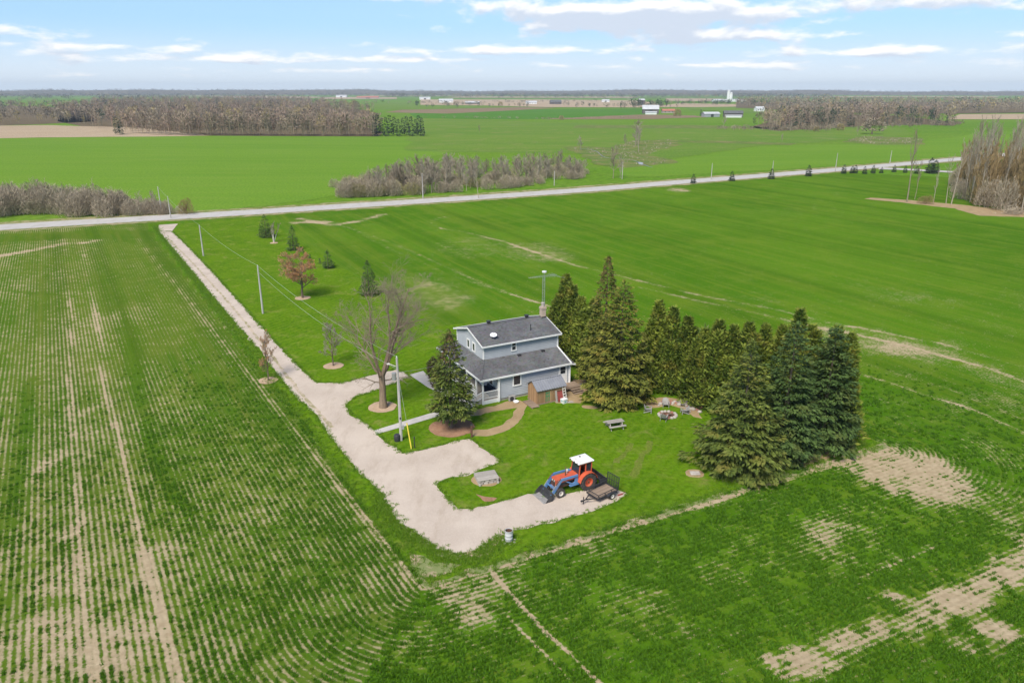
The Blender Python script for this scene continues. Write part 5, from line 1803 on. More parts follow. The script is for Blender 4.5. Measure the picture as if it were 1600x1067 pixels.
# back door with a two pane light
d = MB().box((9.86, -0.07, 0.62), (10.84, -0.0, 2.84)).build('door', M['white'], house)
MB().box((9.80, -0.10, 0.58), (9.87, 0.02, 2.92)).box((10.83, -0.10, 0.58), (10.90, 0.02, 2.92)).box((9.80, -0.10, 2.84), (10.90, 0.02, 2.92)).build('frame', M['white'], d)
for k in range(2):
    MB().box((10.02, -0.085, 1.86 + 0.43 * k), (10.66, -0.03, 2.25 + 0.43 * k)).build('pane', M['glass'], d)
MB().lathe([(0.0, 0), (0.035, 0.0), (0.04, -0.05), (0.0, -0.06)], 8, 'y', (9.98, -0.07, 1.62)).build('handle', M['steel'], d)
# front door on the porch
d = MB().box((1.87, 3.6, 0.56), (1.94, 4.6, 2.75)).build('door', M['white'], house)
MB().box((1.855, 3.8, 1.5), (1.90, 4.4, 2.55)).build('pane', M['glass'], d)
# porch
MB().box((0.0, 0.0, 0.44), (1.94, 11.7, 0.56)).build('porch_floor', M['wood_pale'], house)
m = MB()
m.box((0.02, -0.04, 0.0), (1.92, 0.02, 0.44)); m.box((-0.04, 1.7, 0.0), (0.02, 11.7, 0.44))
for k in range(9):
    m.box((0.06 + 0.21 * k, -0.06, 0.03), (0.22 + 0.21 * k, -0.04, 0.42))
m.build('porch_skirt', M['white'], house)
for u, v in ((0.03, 0.03), (1.93, -0.06), (0.03, 1.75), (0.03, 4.2), (0.03, 6.7), (0.03, 9.2), (0.03, 11.6)):
    MB().box((u - 0.08, v - 0.08, 0.0 if v < 2 else 0.56), (u + 0.08, v + 0.08, 2.98)).build('porch_post', M['white'], house)
railing = None
for a, b in (((0.12, 0.0), (1.86, 0.0)), ((0.03, 1.84), (0.03, 4.12)), ((0.03, 4.28), (0.03, 6.62)), ((0.03, 6.78), (0.03, 9.12)), ((0.03, 9.28), (0.03, 11.5))):
    for z_, w_, h_ in ((1.46, 0.09, 0.07), (0.70, 0.06, 0.05)):
        o = MB().bar((*a, z_), (*b, z_), w_, h_).build('porch_rail', M['white'], house)
        railing = railing or o
bal = MB()
for k in range(13):
    bal.box((0.22 + 0.125 * k, -0.018, 0.72), (0.25 + 0.125 * k, 0.018, 1.43))
for v in np.arange(1.98, 11.4, 0.16):
    bal.box((0.015, v, 0.72), (0.045, v + 0.03, 1.43))
tag(bal.build('balusters', M['white'], railing), kind='stuff')
MB().box((0.0, 0.0, 2.80), (1.95, 0.10, 2.96)).box((0.0, 0.1, 2.80), (0.10, 11.7, 2.96)).build('porch_beam', M['white'], house)
st = None
for k in range(3):
    MB().box((-0.32 * (k + 1), 0.25, 0.0), (-0.32 * k, 1.62, 0.44 - 0.14 * k)).build('step', M['wood_pale'], house)
for v in (0.20, 1.67):
    m = MB()
    m.bar((0.0, v, 1.42), (-1.08, v, 0.98), 0.07, 0.07); m.bar((0.0, v, 0.75), (-1.08, v, 0.32), 0.05, 0.05)
    m.box((-1.15, v - 0.06, 0.0), (-1.03, v + 0.06, 1.08))
    for k in range(6):
        x = -0.16 * (k + 1)
        m.box((x - .015, v - .015, 0.75 + 0.40 * x), (x + .015, v + .015, 1.42 + 0.40 * x))
    m.build('stair_rail', M['white'], house)
for u, v, zt in ((11.30, -0.12, 2.9), (2.02, -0.16, 2.9)):
    MB().bar((u, v, 0.1), (u, v, zt), 0.09, 0.07, (1, 0, 0)).bar((u, v, zt), (u, v - 0.22, zt + 0.10), 0.09, 0.07).build('downpipe', M['white'], house)
# chimney
m = MB()
m.box((10.80, 5.72, 6.5), (11.36, 6.30, 8.05)); m.box((10.74, 5.66, 8.05), (11.42, 6.36, 8.20)); m.box((10.78, 5.70, 8.20), (11.38, 6.32, 8.32))
ch = m.build('chimney', M['brick'], house)
MB().lathe([(0.19, 8.32), (0.19, 8.72), (0.24, 8.74), (0.24, 8.80), (0.1, 8.82)], 12, 'z', (11.08, 6.0, 0)).build('chimney_pot', M['stone'], ch)
MB().box((10.74, 5.62, 6.6), (11.40, 5.715, 7.12)).build('flashing', M['black'], ch)
for u in (3.85, 8.95):
    m = MB().box((u - 0.16, 6.02, 6.95), (u + 0.16, 6.38, 7.42)).box((u - 0.22, 5.96, 7.42), (u + 0.22, 6.44, 7.52))
    m.build('roof_vent', M['black'], house)
MB().tube([(8.1, 3.7, zfront(3.7) - 0.1), (8.1, 3.7, zfront(3.7) + 0.75)], 0.05, 8).build('vent_pipe', M['black'], house)
for u in (5.75, 8.9):
    MB().box((u - 0.2, 2.02, zlow(2.05) - 0.02), (u + 0.2, 2.32, zlow(2.3) + 0.10)).build('low_roof_vent', M['black'], house)
# satellite dish lying back on the roof
ds = MB()
prof = [(0.0, 0.0), (0.15, 0.01), (0.3, 0.04), (0.40, 0.09), (0.41, 0.08), (0.3, 0.02), (0.15, -0.01), (0.0, -0.02)]
ds.lathe(prof, 20)
dsh = ds.build('satellite_dish', M['white'], None, True)
dsh.rotation_euler = (R(18), R(-8), HA)
q_ = hw(3.05, 3.35)
dsh.location = (q_[0], q_[1], zfront(3.35) + 0.36)
m = MB().tube([(0, 0, -0.02), (0.0, 0.1, -0.22), (0.0, 0.22, -0.42)], 0.025, 6)
m.build('mast', M['steel'], dsh)
MB().tube([(0, -0.38, 0.05), (0, -0.1, 0.42)], 0.015, 5).box((-0.04, -0.14, 0.39), (0.04, -0.05, 0.47)).build('receiver_arm', M['steel'], dsh)
tag(dsh, 'white round satellite dish on the upper front roof slope', 'satellite dish')
# deck and steps at the back door
dk = empty('back_deck', (*hw(0, 0), 0), HA, 'weathered wooden deck with steps below the white back door', 'deck')
for k in range(12):
    MB().box((9.55, -1.55 + 0.128 * k, 0.52), (12.0, -1.55 + 0.128 * k + 0.115, 0.57)).build('plank', M['wood_grey'], dk)
m = MB().box((9.57, -1.54, 0.40), (11.98, -1.48, 0.515)).box((11.92, -1.48, 0.40), (11.98, -0.05, 0.515)).box((9.57, -1.48, 0.40), (9.63, -0.05, 0.515))
for u in (9.62, 10.8, 11.93):
    for v in (-1.5, -0.2):
        m.box((u - .05, v - .05, 0), (u + .05, v + .05, 0.40))
m.build('frame', M['wood_grey'], dk)
for k in range(3):
    MB().box((10.45, -1.56 - 0.30 * (k + 1), 0.36 - 0.14 * k), (11.95, -1.58 - 0.30 * k, 0.40 - 0.14 * k)).build('step', M['wood_grey'], dk)
sheet('back_walk', [hw(11.9, -0.6), hw(16.5, -0.2), hw(16.5, 0.3), hw(11.9, -0.1)], 0.026, M['concrete'], 0, thick=0.03)
# porch sofa
sf = empty('porch_sofa', (*hw(1.42, 1.35), 0.56), HA, 'dark navy sofa on the front porch against the house wall', 'sofa')
MB().box((-0.42, -1.0, 0.12), (0.42, 1.0, 0.44), 0.05).build('seat', M['navy'], sf)
MB().box((0.22, -1.0, 0.44), (0.44, 1.0, 0.90), 0.05).build('backrest', M['navy'], sf)
for s in (-1, 1):
    MB().box((-0.42, s * 0.98 - 0.1, 0.1), (0.40, s * 0.98 + 0.1, 0.64), 0.04).build('armrest', M['navy'], sf)
    for x in (-0.36, 0.36):
        MB().box((x - .03, s * 0.9 - .03, 0), (x + .03, s * 0.9 + .03, 0.12)).build('leg', M['black'], sf)
# heat pump and basin by the wall
ac = empty('heat_pump', (*hw(3.35, -0.55), 0), HA, 'small grey outdoor cooling unit standing against the front wall', 'cooling unit')
MB().box((-0.38, -0.16, 0.06), (0.38, 0.16, 0.66), 0.03).build('casing', M['grey_plastic'], ac)
MB().lathe([(0.25, -0.165), (0.25, -0.185), (0.22, -0.185), (0.22, -0.168)], 18, 'y', (-0.08, 0, 0.36)).lathe([(0.05, -0.165), (0.05, -0.19)], 10, 'y', (-0.08, 0, 0.36)).build('fan_guard', M['black'], ac)
MB().box((-0.32, -0.14, 0), (-0.22, 0.14, 0.06)).box((0.22, -0.14, 0), (0.32, 0.14, 0.06)).build('feet', M['black'], ac)
bs_ = MB().lathe([(0.0, 0.0), (0.26, 0.0), (0.32, 0.17), (0.34, 0.17), (0.34, 0.15), (0.30, 0.16), (0.25, 0.03), (0.0, 0.03)], 16).build('wash_basin', M['white'], None, True)
q_ = hw(3.55, -1.15)
bs_.location = (q_[0], q_[1], 0.0)
tag(bs_, 'white round basin on the ground in front of the cooling unit', 'basin')

# ------------------------------------------------------------------ the shed
SH = hw(5.30, -2.95)
shed = empty('garden_shed', (SH[0], SH[1], 0), HA, 'small board shed with a ribbed grey tin roof against the house wall', 'shed')
SW, SD, SEH, SRH = 3.45, 2.15, 1.85, 2.55
nb_ = 18
bw = SW / nb_
bm_ = [MB().box((0.012, -0.025 - 0.014 * (i % 2), 0.14), (bw - 0.012, 0.0, SEH)).mesh('board', M['wood']) for i in range(2)]
for k in range(nb_):
    o = link('board', bm_[k % 2], shed)
    o.location = (bw * k, 0, 0)
    o = link('board', bm_[(k + 1) % 2], shed)
    o.location = (bw * k, SD + 0.03, 0)
ng = 11
gw = SD / ng
for x, sgn in ((0.0, -1), (SW, 1)):
    for k in range(ng):
        y0, y1 = gw * k + 0.012, gw * (k + 1) - 0.012
        h0 = SEH + (SRH - SEH) * (1 - abs(y0 - SD / 2) / (SD / 2)) - 0.04
        h1 = SEH + (SRH - SEH) * (1 - abs(y1 - SD / 2) / (SD / 2)) - 0.04
        hm = SRH - 0.04 if y0 < SD / 2 < y1 else None
        pl = [(y0, 0.14), (y1, 0.14), (y1, h1)] + ([(SD / 2, hm)] if hm else []) + [(y0, h0)]
        e = 0.008 * (k % 2)
        MB().prism(pl, x, x + sgn * (0.025 + e), 'x').build('board', M['wood'], shed)
MB().box((0.03, 0.03, 0.05), (SW - 0.03, SD - 0.03, SEH - 0.05)).build('frame', M['wood_grey'], shed)
MB().box((-0.05, -0.06, 0.0), (SW + 0.05, SD + 0.06, 0.14)).build('sill_timbers', M['wood_grey'], shed)
for sgn in (0, 1):
    e, ov = 0.22, 0.20
    ye = -e if sgn == 0 else SD + e
    zz = SEH - (SRH - SEH) * e / (SD / 2) + 0.03
    qd = [(-ov, ye, zz), (SW + ov, ye, zz), (SW + ov, SD / 2, SRH + 0.03), (-ov, SD / 2, SRH + 0.03)]
    if sgn: qd = qd[::-1]
    rf = MB().slab(qd, 0.035).build('roof_sheet', M['tin'], shed)
    for k in range(13):
        x = -ov + 0.05 + k * (SW + 2 * ov - 0.1) / 12
        MB().bar((x, ye, zz + 0.025), (x, SD / 2, SRH + 0.055), 0.075, 0.09).build('rib', M['tin'], rf)
MB().bar((-0.2, SD / 2, SRH + 0.06), (SW + 0.2, SD / 2, SRH + 0.06), 0.22, 0.03).build('ridge_cap', M['tin'], shed)
gr = MB()
gr.box((1.02, -0.06, 0.25), (1.10, -0.036, 1.42)); gr.box((1.44, -0.06, 0.25), (1.52, -0.036, 1.42)); gr.box((1.10, -0.06, 1.22), (1.44, -0.036, 1.34)); gr.box((1.24, -0.062, 0.25), (1.31, -0.036, 1.22)); gr.box((1.10, -0.06, 0.85), (1.44, -0.036, 0.93))
gr.build('green_frame', M['green_paint'], shed)


def at_shed(name, x, y, z, rz, label, cat):
    q2 = SH + x * hex_ + y * hey_
    return empty(name, (q2[0], q2[1], z), HA + rz, label, cat)


# ladder leaning on the shed front
ld = at_shed('ladder', 3.32, -0.52, 0, 0, 'short silver ladder leaning on the right end of the shed front', 'ladder')
for x in (-0.2, 0.2):
    MB().bar((x, 0, 0.0), (x * 0.85, 0.44, 1.60), 0.06, 0.05).build('rail', M['rim_white'], ld)
for k in range(5):
    t = 0.14 + 0.185 * k
    MB().bar((-0.19, 0.44 * t, 1.6 * t), (0.19, 0.44 * t, 1.6 * t), 0.09, 0.06).build('rung', M['rim_white'], ld)
b_ = at_shed('leaning_panel', 2.80, -0.30, 0, 0, 'dull red panel leaning on the shed front beside the ladder', 'panel')
MB().slab([(-0.36, -0.10, 0.12), (0.36, -0.10, 0.12), (0.36, 0.20, 1.25), (-0.36, 0.20, 1.25)], 0.05).build('board', M['redboard'], b_)
MB().bar((-0.36, -0.12, 0.1), (0.36, -0.12, 0.1), 0.07, 0.07).bar((-0.36, 0.19, 1.27), (0.36, 0.19, 1.27), 0.07, 0.07).build('frame', M['rust'], b_)
b_ = at_shed('plank', 2.30, -0.22, 0, 0, 'pale upright plank leaning on the shed front between green frame and red panel', 'plank')
MB().bar((0, -0.12, 0.0), (0, 0.14, 1.35), 0.24, 0.04, (0, 1, 0)).build('timber', M['wood_pale'], b_)
b_ = at_shed('plastic_bin', 2.95, -0.80, 0, 0.2, 'white and teal plastic bin on the ground before the red panel', 'bin')
MB().prism([(-0.28, 0.0), (0.28, 0.0), (0.33, 0.46), (-0.33, 0.46)], -0.24, 0.24).build('tub', M['white'], b_)
MB().box((-0.36, -0.28, 0.46), (0.36, 0.28, 0.52), 0.02).build('lid', M['white'], b_)
MB().box((-0.12, -0.262, 0.16), (0.12, -0.245, 0.32)).build('label_panel', M['teal'], b_)
MB().box((-0.38, -0.08, 0.30), (-0.31, 0.08, 0.38)).box((0.31, -0.08, 0.30), (0.38, 0.08, 0.38)).build('handle', M['teal'], b_)
b_ = at_shed('scrap_boards', 3.55, -0.95, 0, -0.3, 'loose grey boards lying at the foot of the ladder', 'boards')
for k in range(3):
    MB().box((-0.55 + 0.1 * k, -0.18 + 0.15 * k, 0.0 + 0.03 * (k == 1)), (0.5 - 0.06 * k, -0.06 + 0.15 * k, 0.045 + 0.03 * (k == 1))).build('board', M['wood_pale'], b_)
# wooden ramp at the left end of the shed
rp = at_shed('wooden_ramp', -1.0, -0.35, 0, 0.0, 'low weathered wooden ramp of planks at the left end of the shed', 'ramp')
for k in range(9):
    MB().box((-0.05, -0.25 + 0.24 * k, 0.10), (0.92, -0.03 + 0.24 * k, 0.14)).build('plank', M['wood_grey'], rp)
MB().box((0.0, -0.25, 0.0), (0.08, 1.9, 0.10)).box((0.8, -0.25, 0.0), (0.88, 1.9, 0.10)).build('bearers', M['wood_grey'], rp)

# ------------------------------------------------------------------ antenna mast
AQ = hw(12.75, 8.6)
ant = empty('antenna_mast', (AQ[0], AQ[1], 0), HA, 'tall lattice antenna mast rising behind the house beside the cedars', 'antenna')
AH = 11.3
legs = [(0.22 * math.cos(a), 0.22 * math.sin(a)) for a in (0.5, 2.6, 4.7)]
for x, y in legs:
    MB().tube([(x, y, 0), (x * 0.8, y * 0.8, AH)], 0.026, 6).build('leg', M['steel'], ant)
m = MB()
z = 0.3
while z < AH - 0.45:
    for k in range(3):
        a, b = legs[k], legs[(k + 1) % 3]
        m.tube([(a[0] * .9, a[1] * .9, z), (b[0] * .9, b[1] * .9, z + 0.42)], 0.011, 4)
        m.tube([(a[0] * .9, a[1] * .9, z), (b[0] * .9, b[1] * .9, z)], 0.011, 4)
    z += 0.42
tag(m.build('lattice', M['steel'], ant), kind='stuff')
MB().tube([(0, 0, AH - 0.6), (0, 0, AH + 0.55)], 0.03, 6).build('top_pole', M['steel'], ant)
MB().lathe([(0.0, AH + 0.5), (0.28, AH + 0.5), (0.28, AH + 0.66), (0.0, AH + 0.70)], 14).build('top_cap', M['white'], ant)
m = MB()
m.tube([(-2.3, -0.2, AH + 0.1), (1.9, 0.2, AH - 0.05)], 0.022, 5)
m.build('boom', M['steel'], ant)
for k in range(13):
    x = -2.2 + 0.33 * k
    l = 0.28 + 0.065 * k
    MB().tube([(x, -0.2 + 0.095 * (x + 2.3) - l, AH + 0.10 - 0.036 * (x + 2.3)), (x, -0.2 + 0.095 * (x + 2.3) + l, AH + 0.10 - 0.036 * (x + 2.3))], 0.013, 4).build('element', M['steel'], ant)
for s in (-1, 1):
    MB().tube([(1.0, 0.15 + s * 0.1, AH), (2.5, 0.4 + s * 1.2, AH - 0.3)], 0.015, 4).build('element', M['steel'], ant)


# ------------------------------------------------------------------ the tractor
TA = R(-150.0)
TO = G(918, 764.5) - 0.80 * np.array([math.cos(TA + math.pi / 2), math.sin(TA + math.pi / 2)])
tr = empty('tractor', (TO[0], TO[1], 0), TA, 'red farm tractor with white roofed cab and blue front loader parked on the gravel', 'tractor')


def tyre(r, w, rim_r, lugs, mat_rim, parent, x, y, side, name='wheel'):
    """wheel in the x-z plane, centre (x, y, r)"""
    t_ = MB()
    prof = [(rim_r, -w * 0.40), (r * 0.80, -w * 0.50), (r * 0.93, -w * 0.46), (r * 0.965, -w * 0.30), (r * 0.97, w * 0.30), (r * 0.93, w * 0.46), (r * 0.80, w * 0.50), (rim_r, w * 0.40)]
    t_.lathe(prof, 32, 'y', (0, 0, 0), closed=True)
    for k in range(lugs):
        for s in (-1, 1):
            a0 = 6.283 * (k + (0.25 if s > 0 else -0.25)) / lugs
            a1 = a0 + 0.16
            p0 = (math.cos(a0) * r * 0.985, s * w * 0.47, math.sin(a0) * r * 0.985)
            p1 = (math.cos(a1) * r * 0.985, s * w * 0.02, math.sin(a1) * r * 0.985)
            t_.bar(p0, p1, 0.055 * r / 0.8 + 0.01, 0.06 * r / 0.8, (math.cos(a0), 0, math.sin(a0)))
    wh = t_.build(name, M['rubber'], parent)
    wh.location = (x, y, r)
    d = MB()
    s = side
    d.lathe([(0.0, s * w * 0.16), (rim_r * 0.32, s * w * 0.16), (rim_r * 0.36, s * w * 0.10), (rim_r * 0.80, s * w * 0.04), (rim_r * 0.86, s * w * 0.36), (rim_r * 1.02, s * w * 0.41), (rim_r * 1.02, -s * w * 0.41), (rim_r * 0.8, -s * w * 0.3), (0, -s * w * 0.2)], 24, 'y')
    d.build('rim', mat_rim, wh, True)
    hb = MB()
    hb.lathe([(0.0, s * w * 0.30), (rim_r * 0.16, s * w * 0.30), (rim_r * 0.18, s * w * 0.15)], 10, 'y')
    for k in range(6):
        a = 6.283 * k / 6
        hb.lathe([(0.0, s * w * 0.21), (rim_r * 0.05, s * w * 0.21), (rim_r * 0.05, s * w * 0.15)], 6, 'y', (math.cos(a) * rim_r * 0.26, 0, math.sin(a) * rim_r * 0.26))
    hb.build('hub', M['rust'], wh)
    return wh


for s in (1, -1):
    tyre(0.80, 0.46, 0.40, 18, M['red'], tr, 0.0, s * 0.80, s, 'rear_wheel')
    tyre(0.43, 0.28, 0.22, 14, M['rim_white'], tr, 2.80, s * 0.72, s, 'front_wheel')
# chassis, axles, engine
MB().box((-0.45, -0.24, 0.52), (1.0, 0.24, 1.05), 0.04).box((1.0, -0.20, 0.55), (3.0, 0.20, 0.95), 0.04).lathe([(0.13, -0.70), (0.13, 0.70)], 12, 'y', (0, 0, 0.80)).build('chassis', M['rust'], tr)
MB().bar((2.80, -0.66, 0.46), (2.80, 0.66, 0.46), 0.14, 0.13).box((2.70, -0.1, 0.40), (2.92, 0.1, 0.66)).build('front_axle', M['red'], tr)
MB().box((1.25, -0.26, 0.84), (2.75, 0.26, 1.16)).build('engine', M['black'], tr)
# hood
m = MB()
m.prism([(-0.36, 1.14), (0.36, 1.14), (0.38, 1.50), (0.30, 1.63), (-0.30, 1.63), (-0.38, 1.50)], 0.86, 3.02, 'x')
hd = m.build('hood', M['red'], tr)
MB().box((3.0, -0.33, 0.86), (3.06, 0.33, 1.56), 0.02).build('grille_surround', M['red'], tr)
g_ = MB().box((3.062, -0.27, 0.92), (3.075, 0.27, 1.48)).build('grille', M['black'], tr)
for k in range(6):
    MB().box((3.076, -0.26, 0.96 + 0.085 * k), (3.09, 0.26, 0.985 + 0.085 * k)).build('slat', M['rust'], g_)
for s in (-1, 1):
    MB().lathe([(0.0, 3.09), (0.08, 3.09), (0.085, 3.06)], 12, 'x', (0, s * 0.15, 1.40)).build('headlight', M['rim_white'], tr)
MB().tube([(1.95, 0.16, 1.6), (1.95, 0.16, 2.05)], 0.045, 8).tube([(1.95, 0.16, 2.0), (1.95, 0.16, 2.40), (1.90, 0.16, 2.46)], 0.032, 8).build('exhaust', M['rust'], tr)
MB().lathe([(0.05, 1.62), (0.05, 1.80), (0.12, 1.82), (0.12, 1.98), (0.05, 2.0)], 12, 'z', (1.62, -0.12, 0)).build('air_cleaner', M['rim_white'], tr)
# fenders
for s in (-1, 1):
    m = MB()
    pts = []
    for k in range(9):
        a = R(8 + 20 * k)
        pts.append((math.cos(a) * 0.93, 0.80 + math.sin(a) * 0.93))
    for (x0, z0), (x1, z1) in zip(pts[:-1], pts[1:]):
        y0, y1 = s * 0.54, s * 1.02
        m.add([(x0, y0, z0), (x1, y0, z1), (x1, y1, z1), (x0, y1, z0), (x0, y0, z0 - .025), (x1, y0, z1 - .025), (x1, y1, z1 - .025), (x0, y1, z0 - .025)],
              [(0, 1, 2, 3), (7, 6, 5, 4), (0, 4, 5, 1), (3, 2, 6, 7)])
    m.prism([(p[0], p[1]) for p in pts] + [(-0.5, 0.95), (0.5, 0.95)], s * 0.54, s * 0.57, 'y')
    m.build('fender', M['red'], tr)
# cab
cb = MB()
cb.box((-0.50, -0.55, 0.98), (0.86, 0.55, 1.06))
cb.box((-0.50, -0.56, 1.06), (-0.42, 0.56, 1.62))
cb.box((0.80, -0.45, 1.06), (0.86, 0.45, 1.58))
cab = cb.build('cab_body', M['red'], tr)
for s in (-1, 1):
    for (a, b) in (((-0.46, 1.06), (-0.52, 2.52)), ((0.83, 1.06), (0.70, 2.52)), ((0.16, 1.06), (0.10, 2.52))):
        MB().bar((a[0], s * 0.58, a[1]), (b[0], s * 0.56, b[1]), 0.07, 0.09, (1, 0, 0)).build('cab_pillar', M['red'], tr)
    MB().bar((-0.52, s * 0.57, 2.50), (0.72, s * 0.57, 2.50), 0.07, 0.08).build('cab_rail', M['red'], tr)
    # rear side window
    MB().prism([(-0.42, 1.66), (0.10, 1.66), (0.06, 2.45), (-0.47, 2.45)], s * 0.572, s * 0.582).build('side_pane', M['glass'], tr)
MB().bar((-0.52, -0.56, 2.50), (-0.52, 0.56, 2.50), 0.07, 0.08).bar((0.71, -0.56, 2.50), (0.71, 0.56, 2.50), 0.07, 0.08).build('cab_rail', M['red'], tr)
MB().slab([(0.835, -0.52, 1.60), (0.835, 0.52, 1.60), (0.72, 0.52, 2.45), (0.72, -0.52, 2.45)][::-1], 0.01).build('windscreen', M['glass'], tr)
m = MB()
m.box((-0.70, -0.72, 2.56), (0.98, 0.72, 2.70), 0.05); m.box((-0.55, -0.58, 2.70), (0.80, 0.58, 2.745), 0.015)
m.build('cab_roof', M['roofwhite'], tr)
for x, y in ((0.955, -0.5), (0.955, 0.5), (0.955, 0.1)):
    MB().lathe([(0.0, 1.01), (0.055, 1.01), (0.06, 0.96)], 8, 'x', (0, y, 2.65)).build('roof_lamp', M['black'], tr)
MB().box((0.1, -0.35, 2.745), (0.22, -0.23, 2.80)).build('roof_fitting', M['black'], tr)
MB().box((-0.35, -0.25, 1.06), (0.12, 0.25, 1.42), 0.03).box((-0.42, -0.25, 1.42), (-0.30, 0.25, 1.95), 0.03).build('seat', M['black'], tr)
MB().lathe([(0.17, 0.0), (0.19, 0.02), (0.17, 0.04), (0.15, 0.02)], 16, 'x', (0.50, 0.0, 1.72), True).tube([(0.50, 0, 1.72), (0.74, 0, 1.45)], 0.02, 6).build('steering_wheel', M['black'], tr)
MB().box((0.25, 0.60, 0.62), (0.62, 0.78, 0.66)).box((0.25, 0.60, 0.85), (0.62, 0.74, 0.88)).build('step', M['black'], tr)
# loader
for s in (-1, 1):
    y0, y1 = (0.46, 0.56) if s > 0 else (-0.56, -0.46)
    m = MB()
    m.prism([(0.55, 0.62), (1.70, 0.62), (1.80, 0.80), (1.20, 0.95), (1.14, 1.62), (0.90, 1.62), (0.86, 0.92), (0.55, 0.86)], y0, y1)
    m.build('loader_mount', M['blue'], tr)
    m = MB()
    m.prism([(0.92, 1.50), (1.02, 1.66), (2.60, 1.70), (2.86, 1.58), (3.72, 0.46), (3.66, 0.30), (3.50, 0.34), (2.66, 1.42), (2.50, 1.50)], y0 + 0.10 * s, y1 + 0.10 * s)
    m.build('loader_arm', M['blue'], tr)
    ym = (y0 + y1) / 2
    MB().tube([(1.45, ym + .02 * s, 0.86), (2.02, ym + .02 * s, 1.20)], 0.055, 10).build('lift_cylinder', M['blue'], tr)
    MB().tube([(2.02, ym + .02 * s, 1.20), (2.50, ym + .04 * s, 1.50)], 0.028, 8).build('piston', M['bucket_worn'], tr)
    MB().tube([(2.72, ym + .11 * s, 1.72), (3.20, ym + .11 * s, 1.24)], 0.045, 10).build('tilt_cylinder', M['rust'], tr)
    MB().tube([(3.20, ym + .11 * s, 1.24), (3.62, ym + .11 * s, 0.74)], 0.024, 8).build('piston', M['bucket_worn'], tr)
MB().bar((2.78, -0.55, 1.40), (2.78, 0.55, 1.40), 0.10, 0.10).bar((3.30, -0.62, 0.86), (3.30, 0.62, 0.86), 0.09, 0.09).build('cross_tube', M['blue'], tr)
MB().box((3.10, -0.36, 0.55), (3.16, 0.36, 0.85)).box((3.02, -0.42, 0.72), (3.12, 0.42, 0.80)).build('front_guard', M['blue'], tr)
# bucket
bk_ = MB()
BW = 0.93
outer = [(3.64, 0.72), (3.66, 0.30), (3.74, 0.07), (3.90, 0.0), (4.48, 0.0)]
inner = [(4.48, 0.025), (3.92, 0.03), (3.78, 0.10), (3.70, 0.31), (3.69, 0.70)]
bk_.prism(outer + inner, -BW, BW, 'y')
for s in (-1, 1):
    bk_.prism([(3.65, 0.70), (3.67, 0.30), (3.75, 0.07), (3.91, 0.01), (4.44, 0.01), (4.30, 0.26), (3.80, 0.66)], s * BW, s * (BW + 0.025), 'y')
bk_.build('bucket', M['bucket'], tr)
MB().box((4.40, -BW, 0.026), (4.62, BW, 0.045)).box((3.93, -BW + 0.03, 0.032), (4.40, BW - 0.03, 0.036)).build('cutting_edge', M['bucket_worn'], tr)
# box scraper on the rear hitch
bx_ = empty('box_scraper', (TO[0], TO[1], 0), TA, 'black box scraper hitched behind the red tractor', 'scraper')
m = MB()
m.box((-1.78, -1.15, 0.10), (-1.70, 1.15, 0.80)).box((-1.20, -1.15, 0.72), (-1.08, 1.15, 0.84)).box((-1.75, -1.18, 0.74), (-1.66, 1.18, 0.86))
m.build('blade', M['black'], bx_)
for s in (-1, 1):
    MB().prism([(-1.80, 0.08), (-1.02, 0.08), (-1.02, 0.55), (-1.12, 0.88), (-1.80, 0.86)], s * 1.15, s * 1.19).build('side_plate', M['black'], bx_)
for k in range(6):
    y = -0.95 + 0.38 * k
    MB().box((-1.17, y - 0.03, 0.16), (-1.10, y + 0.03, 1.02)).box((-1.22, y - 0.05, 0.86), (-1.06, y + 0.05, 0.95)).build('shank', M['black'], bx_)
m = MB()
for s in (-1, 1):
    m.bar((-1.12, s * 0.38, 0.80), (-1.05, s * 0.05, 1.45), 0.05, 0.07); m.bar((-0.45, s * 0.40, 0.50), (-1.12, s * 0.42, 0.55), 0.05, 0.07)
m.bar((-1.05, 0, 1.45), (-1.72, 0, 0.86), 0.06, 0.06); m.bar((-0.45, 0, 1.0), (-1.05, 0, 1.42), 0.05, 0.05)
m.build('hitch_frame', M['black'], bx_)

# ------------------------------------------------------------------ utility trailer
TL = np.array([6.83, 54.17])
TLA = R(38.6)
tl = empty('utility_trailer', (TL[0], TL[1], 0), TLA, 'black utility trailer with plank deck and raised mesh tailgate beside the tractor', 'trailer')
LN, WD, DZ = 2.36, 1.36, 0.50
npk = 8
pw = WD / npk
for k in range(npk):
    MB().box((0.04, -WD / 2 + pw * k + 0.008, DZ - 0.03), (LN - 0.04, -WD / 2 + pw * (k + 1) - 0.008, DZ + 0.01 + 0.006 * (k % 2))).build('plank', M['wood_grey'], tl)
m = MB()
for y in (-WD / 2 - 0.03, WD / 2 + 0.03):
    m.bar((0, y, DZ), (LN, y, DZ), 0.06, 0.10)
for x in (0, LN):
    m.bar((x, -WD / 2, DZ), (x, WD / 2, DZ), 0.06, 0.10)
for x in (0.6, 1.2, 1.8):
    m.bar((x, -WD / 2, DZ - 0.08), (x, WD / 2, DZ - 0.08), 0.05, 0.07)
m.build('frame', M['black'], tl)
m = MB()
for y in (-WD / 2 - 0.03, WD / 2 + 0.03):
    m.bar((0, y, DZ + 0.34), (LN, y, DZ + 0.34), 0.045, 0.045)
    for x in (0.03, 0.8, 1.58, LN - 0.03):
        m.bar((x, y, DZ), (x, y, DZ + 0.34), 0.045, 0.045, (1, 0, 0))
m.bar((0.0, -WD / 2, DZ + 0.34), (0.0, WD / 2, DZ + 0.34), 0.045, 0.045)
m.build('side_rail', M['black'], tl)
m = MB()
